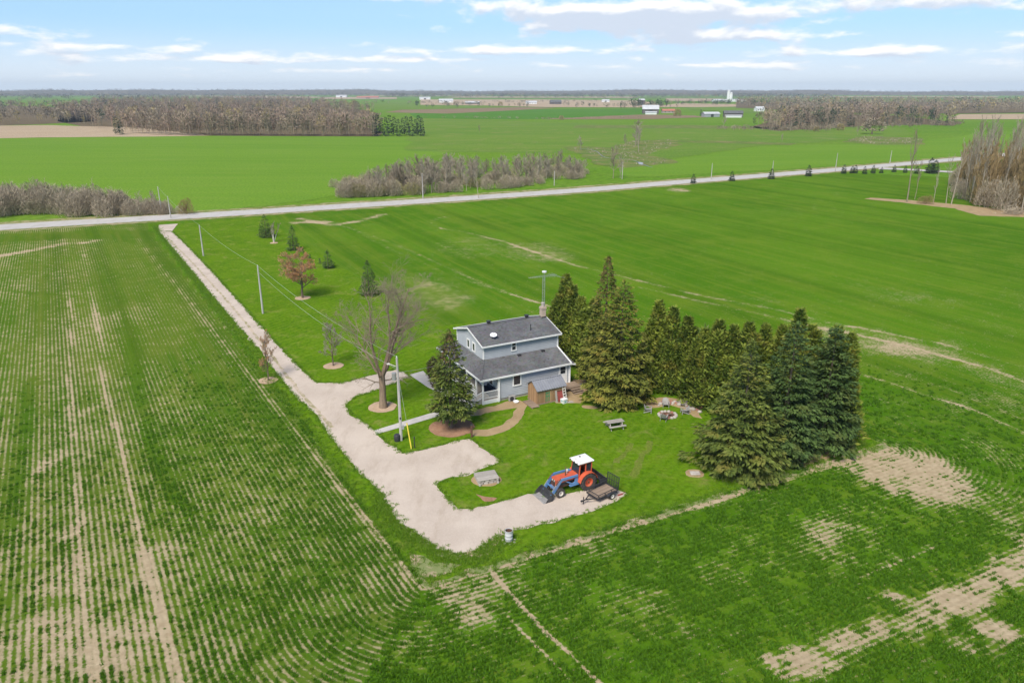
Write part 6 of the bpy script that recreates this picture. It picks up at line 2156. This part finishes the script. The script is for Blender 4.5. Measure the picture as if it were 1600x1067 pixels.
m.bar((0.1, 0.45, DZ - 0.06), (-0.75, 0.03, DZ - 0.06), 0.06, 0.08); m.bar((0.1, -0.45, DZ - 0.06), (-0.75, -0.03, DZ - 0.06), 0.06, 0.08); m.bar((-0.6, 0, DZ - 0.06), (-1.22, 0, DZ - 0.06), 0.07, 0.08)
m.box((-1.34, -0.06, DZ - 0.10), (-1.15, 0.06, DZ + 0.02)); m.bar((-0.95, 0.09, 0.05), (-0.95, 0.09, DZ + 0.2), 0.06, 0.06, (1, 0, 0))
m.build('tongue', M['black'], tl)
gt = MB()
GHt = 1.15
for y in (-WD / 2, WD / 2):
    gt.bar((LN + 0.05, y, DZ), (LN + 0.14, y, DZ + GHt), 0.05, 0.05, (1, 0, 0))
gt.bar((LN + 0.14, -WD / 2, DZ + GHt), (LN + 0.14, WD / 2, DZ + GHt), 0.05, 0.05); gt.bar((LN + 0.10, -WD / 2, DZ + 0.6), (LN + 0.10, WD / 2, DZ + 0.6), 0.04, 0.04); gt.bar((LN + 0.05, -WD / 2, DZ + 0.03), (LN + 0.05, WD / 2, DZ + 0.03), 0.05, 0.05)
gate = gt.build('tailgate', M['black'], tl)
for k in range(4):
    y = -WD / 2 + WD * (k + 1) / 5
    MB().bar((LN + 0.05, y, DZ), (LN + 0.14, y, DZ + GHt), 0.03, 0.03, (1, 0, 0)).build('upright', M['black'], gate)
m = MB()
for k in range(30):
    y = -WD / 2 + WD * (k + 0.5) / 30
    m.bar((LN + 0.055, y, DZ), (LN + 0.145, y, DZ + GHt), 0.006, 0.006, (1, 0, 0))
for k in range(20):
    z = GHt * (k + 0.5) / 20
    m.bar((LN + 0.055 + 0.09 * z / GHt, -WD / 2, DZ + z), (LN + 0.055 + 0.09 * z / GHt, WD / 2, DZ + z), 0.006, 0.006)
tag(m.build('mesh', M['black'], gate), kind='stuff')
for s in (-1, 1):
    tyre(0.31, 0.19, 0.19, 0, M['rim_white'], tl, 1.50, s * (WD / 2 + 0.18), s)
    f_ = MB()
    f_.bar((1.10, s * (WD / 2 + 0.19), 0.64), (1.90, s * (WD / 2 + 0.19), 0.64), 0.24, 0.03); f_.bar((1.10, s * (WD / 2 + 0.19), 0.64), (0.96, s * (WD / 2 + 0.19), 0.45), 0.24, 0.03); f_.bar((1.90, s * (WD / 2 + 0.19), 0.64), (2.04, s * (WD / 2 + 0.19), 0.45), 0.24, 0.03)
    f_.build('mudguard', M['black'], tl)
MB().bar((1.50, -WD / 2 - .1, 0.31), (1.50, WD / 2 + .1, 0.31), 0.06, 0.06).build('axle', M['black'], tl)
b_ = empty('red_jack', (9.35, 55.1, 0.02), 0.5, 'small red jack lying on pale stones behind the trailer', 'jack')
MB().box((-0.25, -0.07, 0.0), (0.25, 0.07, 0.10), 0.02).build('body', M['redboard'], b_)
MB().tube([(0.2, 0, 0.08), (0.6, 0.1, 0.12)], 0.02, 6).build('handle', M['redboard'], b_)

# ------------------------------------------------------------------ yard things
q_ = G(795, 845)
br_ = empty('burn_barrel', (q_[0], q_[1], 0), 0.3, 'open grey steel drum with a rusty inside at the gravel edge', 'barrel')
m = MB()
m.lathe([(0.0, 0.02), (0.29, 0.0), (0.30, 0.30), (0.315, 0.32), (0.30, 0.34), (0.30, 0.60), (0.315, 0.62), (0.30, 0.64), (0.30, 0.96), (0.315, 0.98), (0.29, 0.99), (0.285, 0.96), (0.28, 0.3), (0.0, 0.28)], 24)
m.build('drum', M['drum'], br_, True)
MB().lathe([(0.0, 0.42), (0.27, 0.40), (0.275, 0.93), (0.279, 0.93), (0.279, 0.38), (0.0, 0.36)], 24).build('rusty_lining', M['rust'], br_, True)
for i, (dx, dy, s_) in enumerate(((-0.45, 0.1, .12), (0.42, -0.2, .1), (0.1, -0.45, .09), (-0.3, -0.35, .1), (0.45, 0.15, 0.12))):
    m = MB().lathe([(0, 0), (s_, 0.02), (s_ * .9, s_ * .5), (0, s_ * .65)], 7)
    o = m.build('stone', M['stone'])
    o.location = (q_[0] + dx, q_[1] + dy, 0)
    tag(o, 'small pale stone lying round the foot of the steel drum', 'stone', 'stones round the steel drum')
# stone-and-timber well cover
q_ = G(760, 750)
wl = empty('well_cover', (q_[0], q_[1], 0), R(18), 'square weathered well cover of stacked stone with plank top on the lawn', 'well cover')
for r_ in range(2):
    for k in range(4):
        for sx, sy, ww in ((1, 0, 0), (-1, 0, 0), (0, 1, 0), (0, -1, 0)):
            c_ = -0.72 + 0.48 * k + (0.12 if r_ else 0)
            if sx:
                MB().box((sx * 0.72, c_ - 0.20, 0.22 * r_), (sx * 0.92, min(c_ + 0.22, 0.90), 0.22 * r_ + 0.205), 0.03).build('stone_block', M['stone'], wl)
            else:
                MB().box((max(-0.70, c_ - 0.20), sy * 0.56, 0.22 * r_), (min(c_ + 0.22, 0.70), sy * 0.74, 0.22 * r_ + 0.205), 0.03).build('stone_block', M['stone'], wl)
MB().box((-0.68, -0.54, 0.0), (0.68, 0.54, 0.40)).build('core', M['fnd'], wl)
for k in range(5):
    MB().box((-0.98, -0.78 + 0.315 * k, 0.44), (0.98, -0.50 + 0.315 * k, 0.51 + 0.012 * (k % 2)), 0.012).build('plank', M['wood_pale'], wl)
sheet('well_apron', [q_ + np.array([math.cos(t) * 1.35, math.sin(t) * 1.1]) for t in np.linspace(0, 6.28, 16)[:-1]], 0.017, M['dirt'], 0.1, 0.5, 88)
# picnic table
q_ = G(960, 668)
pt = empty('picnic_table', (q_[0], q_[1], 0), R(19), 'grey weathered picnic table with two benches on the lawn', 'picnic table')
for k in range(5):
    MB().box((-0.95, -0.37 + 0.150 * k, 0.72), (0.95, -0.37 + 0.150 * k + 0.14, 0.76)).build('top_plank', M['wood_pale'], pt)
for s in (-1, 1):
    for k in range(2):
        MB().box((-0.95, s * 0.70 - 0.14 + 0.145 * k, 0.43), (0.95, s * 0.70 - 0.005 + 0.145 * k, 0.47)).build('bench_plank', M['wood_pale'], pt)
for x in (-0.68, 0.68):
    m = MB()
    m.bar((x, -0.28, 0.70), (x, -0.70, 0.0), 0.05, 0.09, (1, 0, 0)); m.bar((x + .052, 0.28, 0.70), (x + .052, 0.70, 0.0), 0.05, 0.09, (1, 0, 0)); m.bar((x - .052, -0.82, 0.40), (x - .052, 0.82, 0.40), 0.045, 0.09); m.bar((x - 0.054, -0.36, 0.68), (x - .054, 0.36, 0.68), 0.045, 0.08)
    m.build('leg_frame', M['wood_pale'], pt)
# fire pit
FP = G(1043, 649)
fp = empty('fire_pit', (FP[0], FP[1], 0), 0, 'ring of pale and reddish stones round an ash fire pit by the hedge', 'fire pit')
rs_ = random.Random(3)
MB().lathe([(0.0, 0.06), (0.78, 0.05), (0.85, 0.0)], 18).build('ash_bed', M['rust'], fp)
for k in range(15):
    a = 6.283 * k / 15
    s_ = rs_.uniform(0.15, 0.21)
    m = MB().lathe([(0, 0), (s_ * .95, 0.0), (s_ * 1.05, s_ * 0.55), (s_ * 0.8, s_ * 1.05), (s_ * 0.3, s_ * 1.25), (0, s_ * 1.25)], 8)
    o = m.build('stone', M['stone_red'] if k in (2, 6, 11) else M['stone'], fp)
    o.location = (math.cos(a) * 0.92, math.sin(a) * 0.85, 0)
    o.rotation_euler = (rs_.uniform(-.2, .2), rs_.uniform(-.2, .2), rs_.random() * 6)
for k in range(3):
    MB().tube([(-0.4 + 0.2 * k, -0.3 + 0.15 * k, 0.10 + 0.05 * k), (0.35, 0.25 - 0.25 * k, 0.16 + 0.05 * k)], 0.06, 7).build('log', M['stone_red'] if k == 1 else M['bark'], fp)


def chair(px, py, face, label):
    q2 = G(px, py)
    c = empty('garden_chair', (q2[0], q2[1], 0), math.atan2(FP[1] - q2[1], FP[0] - q2[0]) + face, label, 'chair', 'chairs round the fire pit')
    for k in range(5):
        MB().box((-0.22 + 0.115 * k, -0.27, 0.34 + 0.012 * k), (-0.12 + 0.115 * k, 0.27, 0.365 + 0.012 * k)).build('seat_slat', M['grey_plastic'], c)
    for k in range(5):
        y = -0.24 + 0.12 * k
        hh = 0.92 - 0.05 * abs(k - 2)
        MB().bar((-0.22, y, 0.34), (-0.50, y, hh), 0.105, 0.025, (1, 0, 0)).build('back_slat', M['grey_plastic'], c)
    for s in (-1, 1):
        MB().box((-0.42, s * 0.34 - 0.06, 0.56), (0.36, s * 0.34 + 0.06, 0.585)).build('armrest', M['grey_plastic'], c)
        MB().box((0.26, s * 0.31 - 0.03, 0.0), (0.34, s * 0.31 + 0.03, 0.56)).build('leg', M['grey_plastic'], c)
        MB().bar((0.30, s * 0.30, 0.33), (-0.50, s * 0.30, 0.05), 0.03, 0.10).build('leg', M['grey_plastic'], c)
    return c


chair(1013, 644, 0.2, 'grey slatted garden chair on the house side of the fire pit')
chair(1040, 635.5, 0.0, 'grey slatted garden chair behind the fire pit against the rubble')
chair(1069, 646, -0.2, 'grey slatted garden chair on the fire pit side nearest the spreading spruce')
chair(1037, 656.5, 0.1, 'grey slatted garden chair in front of the fire pit, its back to the tractor')
# rubble row behind the pit
rs_ = random.Random(8)
for i in range(46):
    t = i / 45
    px, py = np.interp(t, [0, .35, 0.7, 1], [1028, 1058, 1070, 1090]) + rs_.gauss(0, 4), np.interp(t, [0, .35, .7, 1], [629, 628, 634, 645]) + rs_.gauss(0, 2.0)
    s_ = rs_.uniform(0.12, 0.30)
    m = MB().lathe([(0, 0), (s_, 0.0), (s_ * 1.08, s_ * .45), (s_ * .75, s_ * .95), (0, s_ * 1.1)], 7)
    o = m.build('fieldstone', M['stone_red'] if rs_.random() < 0.3 else M['stone'])
    q2 = G(px, py)
    o.location = (q2[0], q2[1], 0)
    o.rotation_euler = (rs_.uniform(-.3, .3), rs_.uniform(-.3, .3), rs_.random() * 6)
    tag(o, 'fieldstone in the low rubble heap between the fire pit and the hedge', 'stone', 'fieldstones heaped behind the fire pit')
o = MB().box((-0.45, -0.32, 0.0), (0.45, 0.32, 0.14), 0.05).build('stone_slab', M['stone'])
q2 = G(1086, 740)
o.location = (q2[0], q2[1], 0)
tag(o, 'flat pale stone slab lying alone on the lawn before the spreading spruce', 'stone slab')
sheet('slab_apron', [q2 + np.array([math.cos(t) * 0.95, math.sin(t) * 0.8]) for t in np.linspace(0, 6.28, 14)[:-1]], 0.017, M['dirt'], 0.12, 0.5, 89)
# brown gate post, yellow guy guard, black stake, meter
q2 = G(737, 683)
po = empty('wooden_post', (q2[0], q2[1], 0), 0.2, 'short dark brown timber post at the corner of the parking pad', 'post')
MB().box((-0.10, -0.10, 0.0), (0.10, 0.10, 1.35), 0.02).build('shaft', M['rust'], po)
MB().box((-0.13, -0.13, 1.35), (0.13, 0.13, 1.40), 0.01).build('cap', M['black'], po)
q2 = G(648, 700)
st_ = empty('black_stake', (q2[0], q2[1], 0), 0, 'thin black marker stake beside the yellow guy guard', 'stake')
MB().tube([(0, 0, 0), (0, 0, 1.15)], 0.045, 8).build('shaft', M['black'], st_)
MB().lathe([(0.07, 1.10), (0.07, 1.22), (0.0, 1.24)], 10).build('cap', M['black'], st_)

# utility poles and wires
PQ = [G(627, 688), G(411, 490), G(318, 400), G(253, 335)]
PHt = [8.8, 7.6, 6.4, 7.6]


def upole(q2, h, label, transformer=False, rz=0.0, group=None, arm=False):
    p = empty('utility_pole', (q2[0], q2[1], 0), rz, label, 'utility pole', group)
    MB().tube([(0, 0, -0.2), (0, 0, h * 0.5), (0, 0, h)], [0.16, 0.135, 0.105], 10).build('shaft', M['pole'], p)
    MB().lathe([(0.03, h), (0.05, h + 0.05), (0.035, h + 0.09), (0.05, h + 0.13), (0.03, h + 0.18)], 8).build('insulator', M['white'], p)
    if arm:
        MB().bar((0, -0.9, h - 0.4), (0, 0.9, h - 0.4), 0.09, 0.11).build('crossarm', M['pole'], p)
    return p


pole0 = upole(PQ[0], 8.8, 'tall grey utility pole with a transformer beside the front walk', rz=0.3)
MB().lathe([(0.0, 6.55), (0.20, 6.55), (0.21, 6.6), (0.21, 7.25), (0.22, 7.28), (0.0, 7.32)], 16, 'z', (-0.36, 0, 0)).build('transformer', M['steel'], pole0, True)
MB().tube([(0.1, -0.12, 6.2), (0.1, -0.12, 0.3)], 0.035, 6).build('conduit', M['steel'], pole0)
MB().bar((-0.15, 0.1, 7.9), (-0.75, 0.35, 8.15), 0.05, 0.05).box((-0.95, 0.28, 8.05), (-0.65, 0.46, 8.18), 0.02).build('yard_lamp', M['rim_white'], pole0)
MB().box((0.02, -0.30, 1.3), (0.32, -0.15, 1.75), 0.02).build('meter_box', M['steel'], pole0)
MB().box((-0.07, -0.16, 2.35), (0.07, -0.135, 2.6)).build('pole_tag', M['black'], pole0)
b_ = MB().lathe([(0.0, 0), (0.30, 0.0), (0.33, 0.2), (0.33, 0.62), (0.26, 0.72), (0.0, 0.74)], 16).build('black_drum', M['black'], None, True)
q2 = G(623, 688)
b_.location = (q2[0] - 0.12, q2[1] - 0.1, 0)
tag(b_, 'squat black plastic drum at the foot of the transformer pole', 'drum')
upole(PQ[1], 7.6, 'grey utility pole between the driveway and the red budded tree')
upole(PQ[2], 6.4, 'grey utility pole beside the driveway near the road')
upole(PQ[3], 7.6, 'taller grey utility pole at the far edge of the road by the hedgerow')
upole(G(267, 341), 5.8, 'shorter grey utility pole on the near edge of the road by the hedgerow')
for i, (px, py, tp, lb) in enumerate(((661, 311, 272, 'pale roadside pole in front of the shrubby end of the copse'), (866, 290, 268, 'roadside pole near the thin end of the copse'), (972, 280, 255, 'roadside pole just past the copse end'), (1111, 281, 256, 'roadside pole between the first two young spruces'), (1206, 276, 252, 'roadside pole behind the third young spruce'),
                                      (1305, 268, 240, 'roadside pole where the row of young spruces thickens'), (1390, 257, 236, 'roadside pole by the farm lane mouth'), (1175, 272, 250, None), (1235, 268.5, 246, None))):
    if lb is None:
        continue
    q2 = G(px, py)
    upole(q2, height_of(q2, tp), lb, group='roadside utility poles')


def wire(a, b, sag, r, label, name='power_line'):
    pts = []
    for k in range(15):
        t = k / 14
        p = Vector(a).lerp(Vector(b), t)
        p.z -= sag * 4 * t * (1 - t)
        pts.append(p - Vector(a))
    o = MB().tube(pts, r, 4).build(name, M['wire'])
    o.location = a
    return tag(o, label, 'power line')


wire((*PQ[0], 8.9), (*PQ[1], 7.7), 0.9, 0.014, 'upper overhead wire from the transformer pole along the front lawn')
wire((*PQ[0], 7.6), (*PQ[1], 6.7), 1.0, 0.014, 'lower overhead wire from the transformer pole along the front lawn')
wire((*PQ[1], 7.7), (*PQ[2], 6.5), 0.6, 0.014, 'overhead wire between the two driveway poles')
wire((*PQ[2], 6.5), (*PQ[3], 7.7), 0.6, 0.014, 'overhead wire crossing the road to the hedgerow pole')
q2 = hw(2.0, 0.0)
wire((*PQ[0], 7.3), (*hw(1.3, 2.6), 5.7), 0.5, 0.014, 'service wire from the transformer pole to the house')
ga = G(643, 702)
gy = empty('guy_wire', (ga[0], ga[1], 0), 0, 'guy wire of the transformer pole with a yellow guard at its foot', 'guy wire')
top = Vector((PQ[0][0] - ga[0], PQ[0][1] - ga[1], 7.4))
MB().tube([(0, 0, 0), top], 0.012, 5).build('wire', M['wire'], gy)
MB().tube([top * 0.01, top * 0.34], 0.062, 8).build('guard', M['yellow'], gy)

# ------------------------------------------------------------------ far farmsteads
def barn(px, py, L, W_, eave, ridge, rot, wall, roof, label, name='barn', cat='barn', door=True, nwin=0):
    q3 = G(px, py)
    b = empty(name, (q3[0], q3[1], 0), R(rot), label, cat)
    m = MB()
    m.prism([(-W_ / 2, 0), (W_ / 2, 0), (W_ / 2, eave), (0, ridge), (-W_ / 2, eave)], -L / 2, L / 2, 'x')
    m.build('wall', M[wall], b)
    for s in (-1, 1):
        o_ = 0.6
        zz = eave - (ridge - eave) * o_ / (W_ / 2)
        qd = [(-L / 2 - o_, s * (W_ / 2 + o_), zz + .1), (L / 2 + o_, s * (W_ / 2 + o_), zz + .1), (L / 2 + o_, 0, ridge + .1), (-L / 2 - o_, 0, ridge + .1)]
        MB().slab(qd if s < 0 else qd[::-1], 0.2).build('roof', M[roof], b)
    if door:
        MB().box((-L * 0.08, -W_ / 2 - 0.12, 0), (L * 0.10, -W_ / 2 - 0.02, eave * 0.8)).build('door', M['black'], b)
    for k in range(nwin):
        x = -L / 2 + L * (k + 0.7) / (nwin + 0.4)
        MB().box((x - 0.6, -W_ / 2 - 0.1, eave * 0.35), (x + 0.6, -W_ / 2 - 0.02, eave * 0.75)).build('window', M['glass'], b)
    return b


barn(1016, 178, 24, 14, 7, 12.5, -6, 'barn', 'barnroof', 'dark old barn with a pale grey roof among the far fields')
barn(1017, 179.2, 16, 6, 3.0, 4.2, -6, 'white', 'barnroof', 'low white lean-to shed in front of the dark old barn', 'shed', 'shed', False)
barn(1002, 165, 14, 10, 12, 15, 20, 'barn', 'barnroof', 'tall narrow barn half hidden in trees behind the old barn')
barn(1110, 183, 21, 11, 4.2, 6.4, 8, 'steel', 'barnroof', 'long grey steel shed beside a dark evergreen in the far fields', 'steel_shed', 'shed')
barn(1145, 183, 24, 12, 5.0, 8.0, -8, 'barn', 'shingle', 'dark roofed farm building with a white front left of the lone bare tree', 'farm_building', 'barn', False)
barn(1146, 184, 20, 3, 2.6, 3.2, -8, 'white', 'barnroof', 'low white annex along the front of the dark roofed farm building', 'shed', 'shed', False)
barn(1186, 174.5, 14, 10, 4.5, 8, 10, 'white', 'barnroof', 'small white house beside the far lane at the edge of the distant wood', 'house', 'house', False, 3)
barn(1044, 177, 20, 9, 3.6, 6, 5, 'fnd', 'redroof', 'low tan farm house just right of the old barn', 'house', 'house', False, 3)
barn(575, 154.5, 95, 20, 5, 10, 3, 'fnd', 'redroof', 'long red roofed farm building far off beyond the wood')
barn(534, 152.6, 55, 20, 7, 12, -4, 'white', 'barnroof', 'white roofed barn farthest left among the distant farmsteads')
barn(664, 156, 42, 18, 6, 10, 5, 'white', 'barnroof', 'white farm building right of the long red roofed one')
barn(697, 161, 40, 18, 6, 11, 6, 'white', 'barnroof', 'pale grey barn on the edge of the distant tan field')
barn(738, 163, 36, 12, 4, 7, -4, 'barn', 'barnroof', 'dark sided barn with white doors in the middle of the distant farmsteads', nwin=2)
barn(830, 163, 28, 13, 4.5, 8, 4, 'white', 'barnroof', 'white farmhouse group beside the dark shelter trees', 'house', 'house', False, 4)
barn(868, 163.5, 28, 14, 6, 11, 8, 'barn', 'shingle', 'small dark roofed house at the right end of the shelter trees', 'house', 'house', False, 3)
barn(946, 160, 22, 12, 5, 8, 4, 'white', 'barnroof', 'tiny white shed alone on the distant tan field', 'shed', 'shed')
barn(1124, 159.4, 45, 16, 5, 8, 3, 'white', 'barnroof', 'white dairy barn left of the twin silos')
barn(1152, 159.2, 60, 16, 5, 8, 3, 'white', 'barnroof', 'white dairy barn right of the twin silos')
for px, h_, lb in ((1137.5, 31, 'taller white silo of the distant dairy farm'), (1141.5, 24, 'shorter white silo of the distant dairy farm')):
    q3 = G(px, 159.6)
    s_ = empty('silo', (q3[0], q3[1], 0), 0, lb, 'silo')
    MB().lathe([(0, 0), (5, 0), (5, h_)], 14).build('wall', M['white'], s_, True)
    MB().lathe([(5.2, h_), (4.6, h_ + 2), (2.5, h_ + 4), (0, h_ + 4.8)], 14).build('dome', M['barnroof'], s_, True)
q3 = G(1095, 181)
put('pine_tree', pine[0], q3, 'dark round evergreen at the left end of the long grey steel shed', 'tree', None, 0.55)


# ------------------------------------------------------------------ crop plants and grass tufts (real blades)
def tuft_mesh(name, mat, seed, n=16, h=0.26, w=0.05, r=0.10, lean=0.5):
    rs = np.random.default_rng(seed)
    V, Fq, A = [], [], []
    for i in range(n):
        a = rs.random() * 6.283
        bx, by = rs.normal(0, r, 2)
        hh = h * (0.6 + 0.7 * rs.random())
        lx, ly = math.cos(a) * hh * lean * rs.random() * 1.6, math.sin(a) * hh * lean * rs.random() * 1.6
        b = rs.random() * 3.14
        ox, oy = math.cos(b) * w / 2, math.sin(b) * w / 2
        k = len(V)
        V += [(bx - ox, by - oy, -0.01), (bx + ox, by + oy, -0.01), (bx + lx + ox * .5, by + ly + oy * .5, hh), (bx + lx - ox * .5, by + ly - oy * .5, hh * 0.93)]
        Fq.append((k, k + 1, k + 2, k + 3))
        A += [rs.random()] * 4
    me = np_mesh(name, V, Fq, mat, {'var': A})
    return bpy.data.objects.new(name, me)


def scatter(name, pts, rot, sc, sources):
    """one object whose points carry tufts (geometry nodes)"""
    n = len(pts)
    me = bpy.data.meshes.new(name)
    me.vertices.add(n)
    me.vertices.foreach_set('co', np.asarray(pts, np.float32).ravel())
    for an, arr in (('rotz', rot), ('size', sc)):
        me.attributes.new(an, 'FLOAT', 'POINT').data.foreach_set('value', np.asarray(arr, np.float32))
    o = link(name, me)
    col = bpy.data.collections.new(name + '_plants')
    for q in sources:
        col.objects.link(q)
    ng = bpy.data.node_groups.new(name, 'GeometryNodeTree')
    ng.interface.new_socket('Geometry', in_out='INPUT', socket_type='NodeSocketGeometry')
    ng.interface.new_socket('Geometry', in_out='OUTPUT', socket_type='NodeSocketGeometry')
    gi, go = ng.nodes.new('NodeGroupInput'), ng.nodes.new('NodeGroupOutput')
    ip = ng.nodes.new('GeometryNodeInstanceOnPoints')
    ci = ng.nodes.new('GeometryNodeCollectionInfo')
    ci.inputs['Collection'].default_value = col
    ci.inputs['Separate Children'].default_value = True
    ci.inputs['Reset Children'].default_value = True
    ip.inputs['Pick Instance'].default_value = True
    na = ng.nodes.new('GeometryNodeInputNamedAttribute'); na.data_type = 'FLOAT'; na.inputs['Name'].default_value = 'rotz'
    nb = ng.nodes.new('GeometryNodeInputNamedAttribute'); nb.data_type = 'FLOAT'; nb.inputs['Name'].default_value = 'size'
    cx = ng.nodes.new('ShaderNodeCombineXYZ')
    L = ng.links.new
    L(na.outputs[0], cx.inputs[2])
    L(gi.outputs[0], ip.inputs['Points'])
    L(ci.outputs[0], ip.inputs['Instance'])
    L(cx.outputs[0], ip.inputs['Rotation'])
    L(nb.outputs[0], ip.inputs['Scale'])
    L(ip.outputs[0], go.inputs[0])
    md = o.modifiers.new('plants', 'NODES')
    md.node_group = ng
    return tag(o, kind='stuff')


rg = np.random.default_rng(123)


def crop_points(n, rmin, rmax, keep):
    r_ = rmin + (rmax - rmin) * rg.random(n) ** 0.8
    a_ = np.radians(rg.uniform(-44, 44, n))
    P = np.stack([r_ * np.sin(a_), r_ * np.cos(a_)], 1)
    lawn = inside(P, [tuple(p) for p in LAWN]) | beyond_road(P)
    P = P[~lawn]
    d0 = row_dist(P)
    e = 0.05
    gx = (row_dist(P + [e, 0]) - row_dist(P - [e, 0])) / (2 * e)
    gy = (row_dist(P + [0, e]) - row_dist(P - [0, e])) / (2 * e)
    dr = np.round(d0 / ROW) * ROW - d0 + rg.normal(0, 0.035, len(P))
    P = P + np.stack([gx, gy], 1) * dr[:, None]
    P = P[~inside(P, [tuple(p) for p in LAWN])]
    dn_, L_ = density(P)
    clump_ = fbm(P[:, 0], P[:, 1], 1.0, 77, 3)
    cl2 = fbm(P[:, 0], P[:, 1], 0.5, 79, 2)
    pr_ = np.clip((dn_ - 0.30) * 0.95 + (clump_ - 0.5) * 2.0 + (cl2 - 0.5) * 1.4, 0.015, 0.85)
    keep = keep * (1 - sstep(np.linalg.norm(P, axis=1), 45, rmax))
    ok = rg.random(len(P)) < pr_ * keep
    return P[ok], dn_[ok], L_[ok]


tl_src = [tuft_mesh('crop_plant', M['crop_tuft'], 700 + i, 15, 0.17, 0.065, 0.085, 0.95) for i in range(5)]
PP, DD, LL = crop_points(230000, 30, 104, 1.0)
for nm, sel in (('crop_rows', LL), ('crop_rows.001', ~LL)):
    P_ = PP[sel]
    n = len(P_)
    sz = (0.75 + 0.55 * rg.random(n)) * np.clip(0.55 + 0.55 * DD[sel], 0.5, 1.15) * (0.76 if nm == 'crop_rows' else 0.95)
    scatter('crop_rows', np.stack([P_[:, 0], P_[:, 1], np.zeros(n)], 1), rg.random(n) * 6.28, sz, [q.copy() for q in tl_src])
print('crop plants', len(PP))
# grass tufts on the lawn edges and verges
gsrc = [tuft_mesh('grass_tuft_plant', M['grass_tuft'], 800 + i, 12, 0.13, 0.035, 0.09, 0.7) for i in range(4)]
pts = []
def along(line, n, spread):
    L_ = [np.asarray(p, float) for p in line]
    seg = np.array([np.linalg.norm(b - a) for a, b in zip(L_[:-1], L_[1:])])
    for k in rg.choice(len(seg), n, p=seg / seg.sum()):
        p = L_[k] + (L_[k + 1] - L_[k]) * rg.random()
        pts.append(p + rg.normal(0, spread, 2))
along(DRIVE + [DRIVE[0]], 6000, 0.16)
along(LAWN[:12], 5000, 0.5)
along(gp([(590, 772), (618, 822), (650, 845), (683, 868), (716, 877), (745, 872), (775, 853), (800, 840)]), 1500, 0.5)
pts = np.array(pts)
core = inside(pts, [tuple(p) for p in DRIVE])
pts = pts[(~core) | (rg.random(len(pts)) < 0.22)]
n = len(pts)
scatter('grass_tufts', np.stack([pts[:, 0], pts[:, 1], np.full(n, 0.012)], 1), rg.random(n) * 6.28, 0.6 + 0.8 * rg.random(n), gsrc)


# ------------------------------------------------------------------ the air
hm = bpy.data.materials.new('haze_air')
hm.use_nodes = True
nt = hm.node_tree
nt.nodes.clear()
out = node(nt, 'ShaderNodeOutputMaterial')
pv = node(nt, 'ShaderNodeVolumePrincipled')
pv.inputs['Color'].default_value = (0.74, 0.87, 1.0, 1)
pv.inputs['Density'].default_value = 0.00010
nt.links.new(pv.outputs[0], out.inputs['Volume'])
hz = MB().box((-9200, -9200, -1.2), (9200, 9200, 112)).build('haze', hm)
tag(hz, kind='stuff')
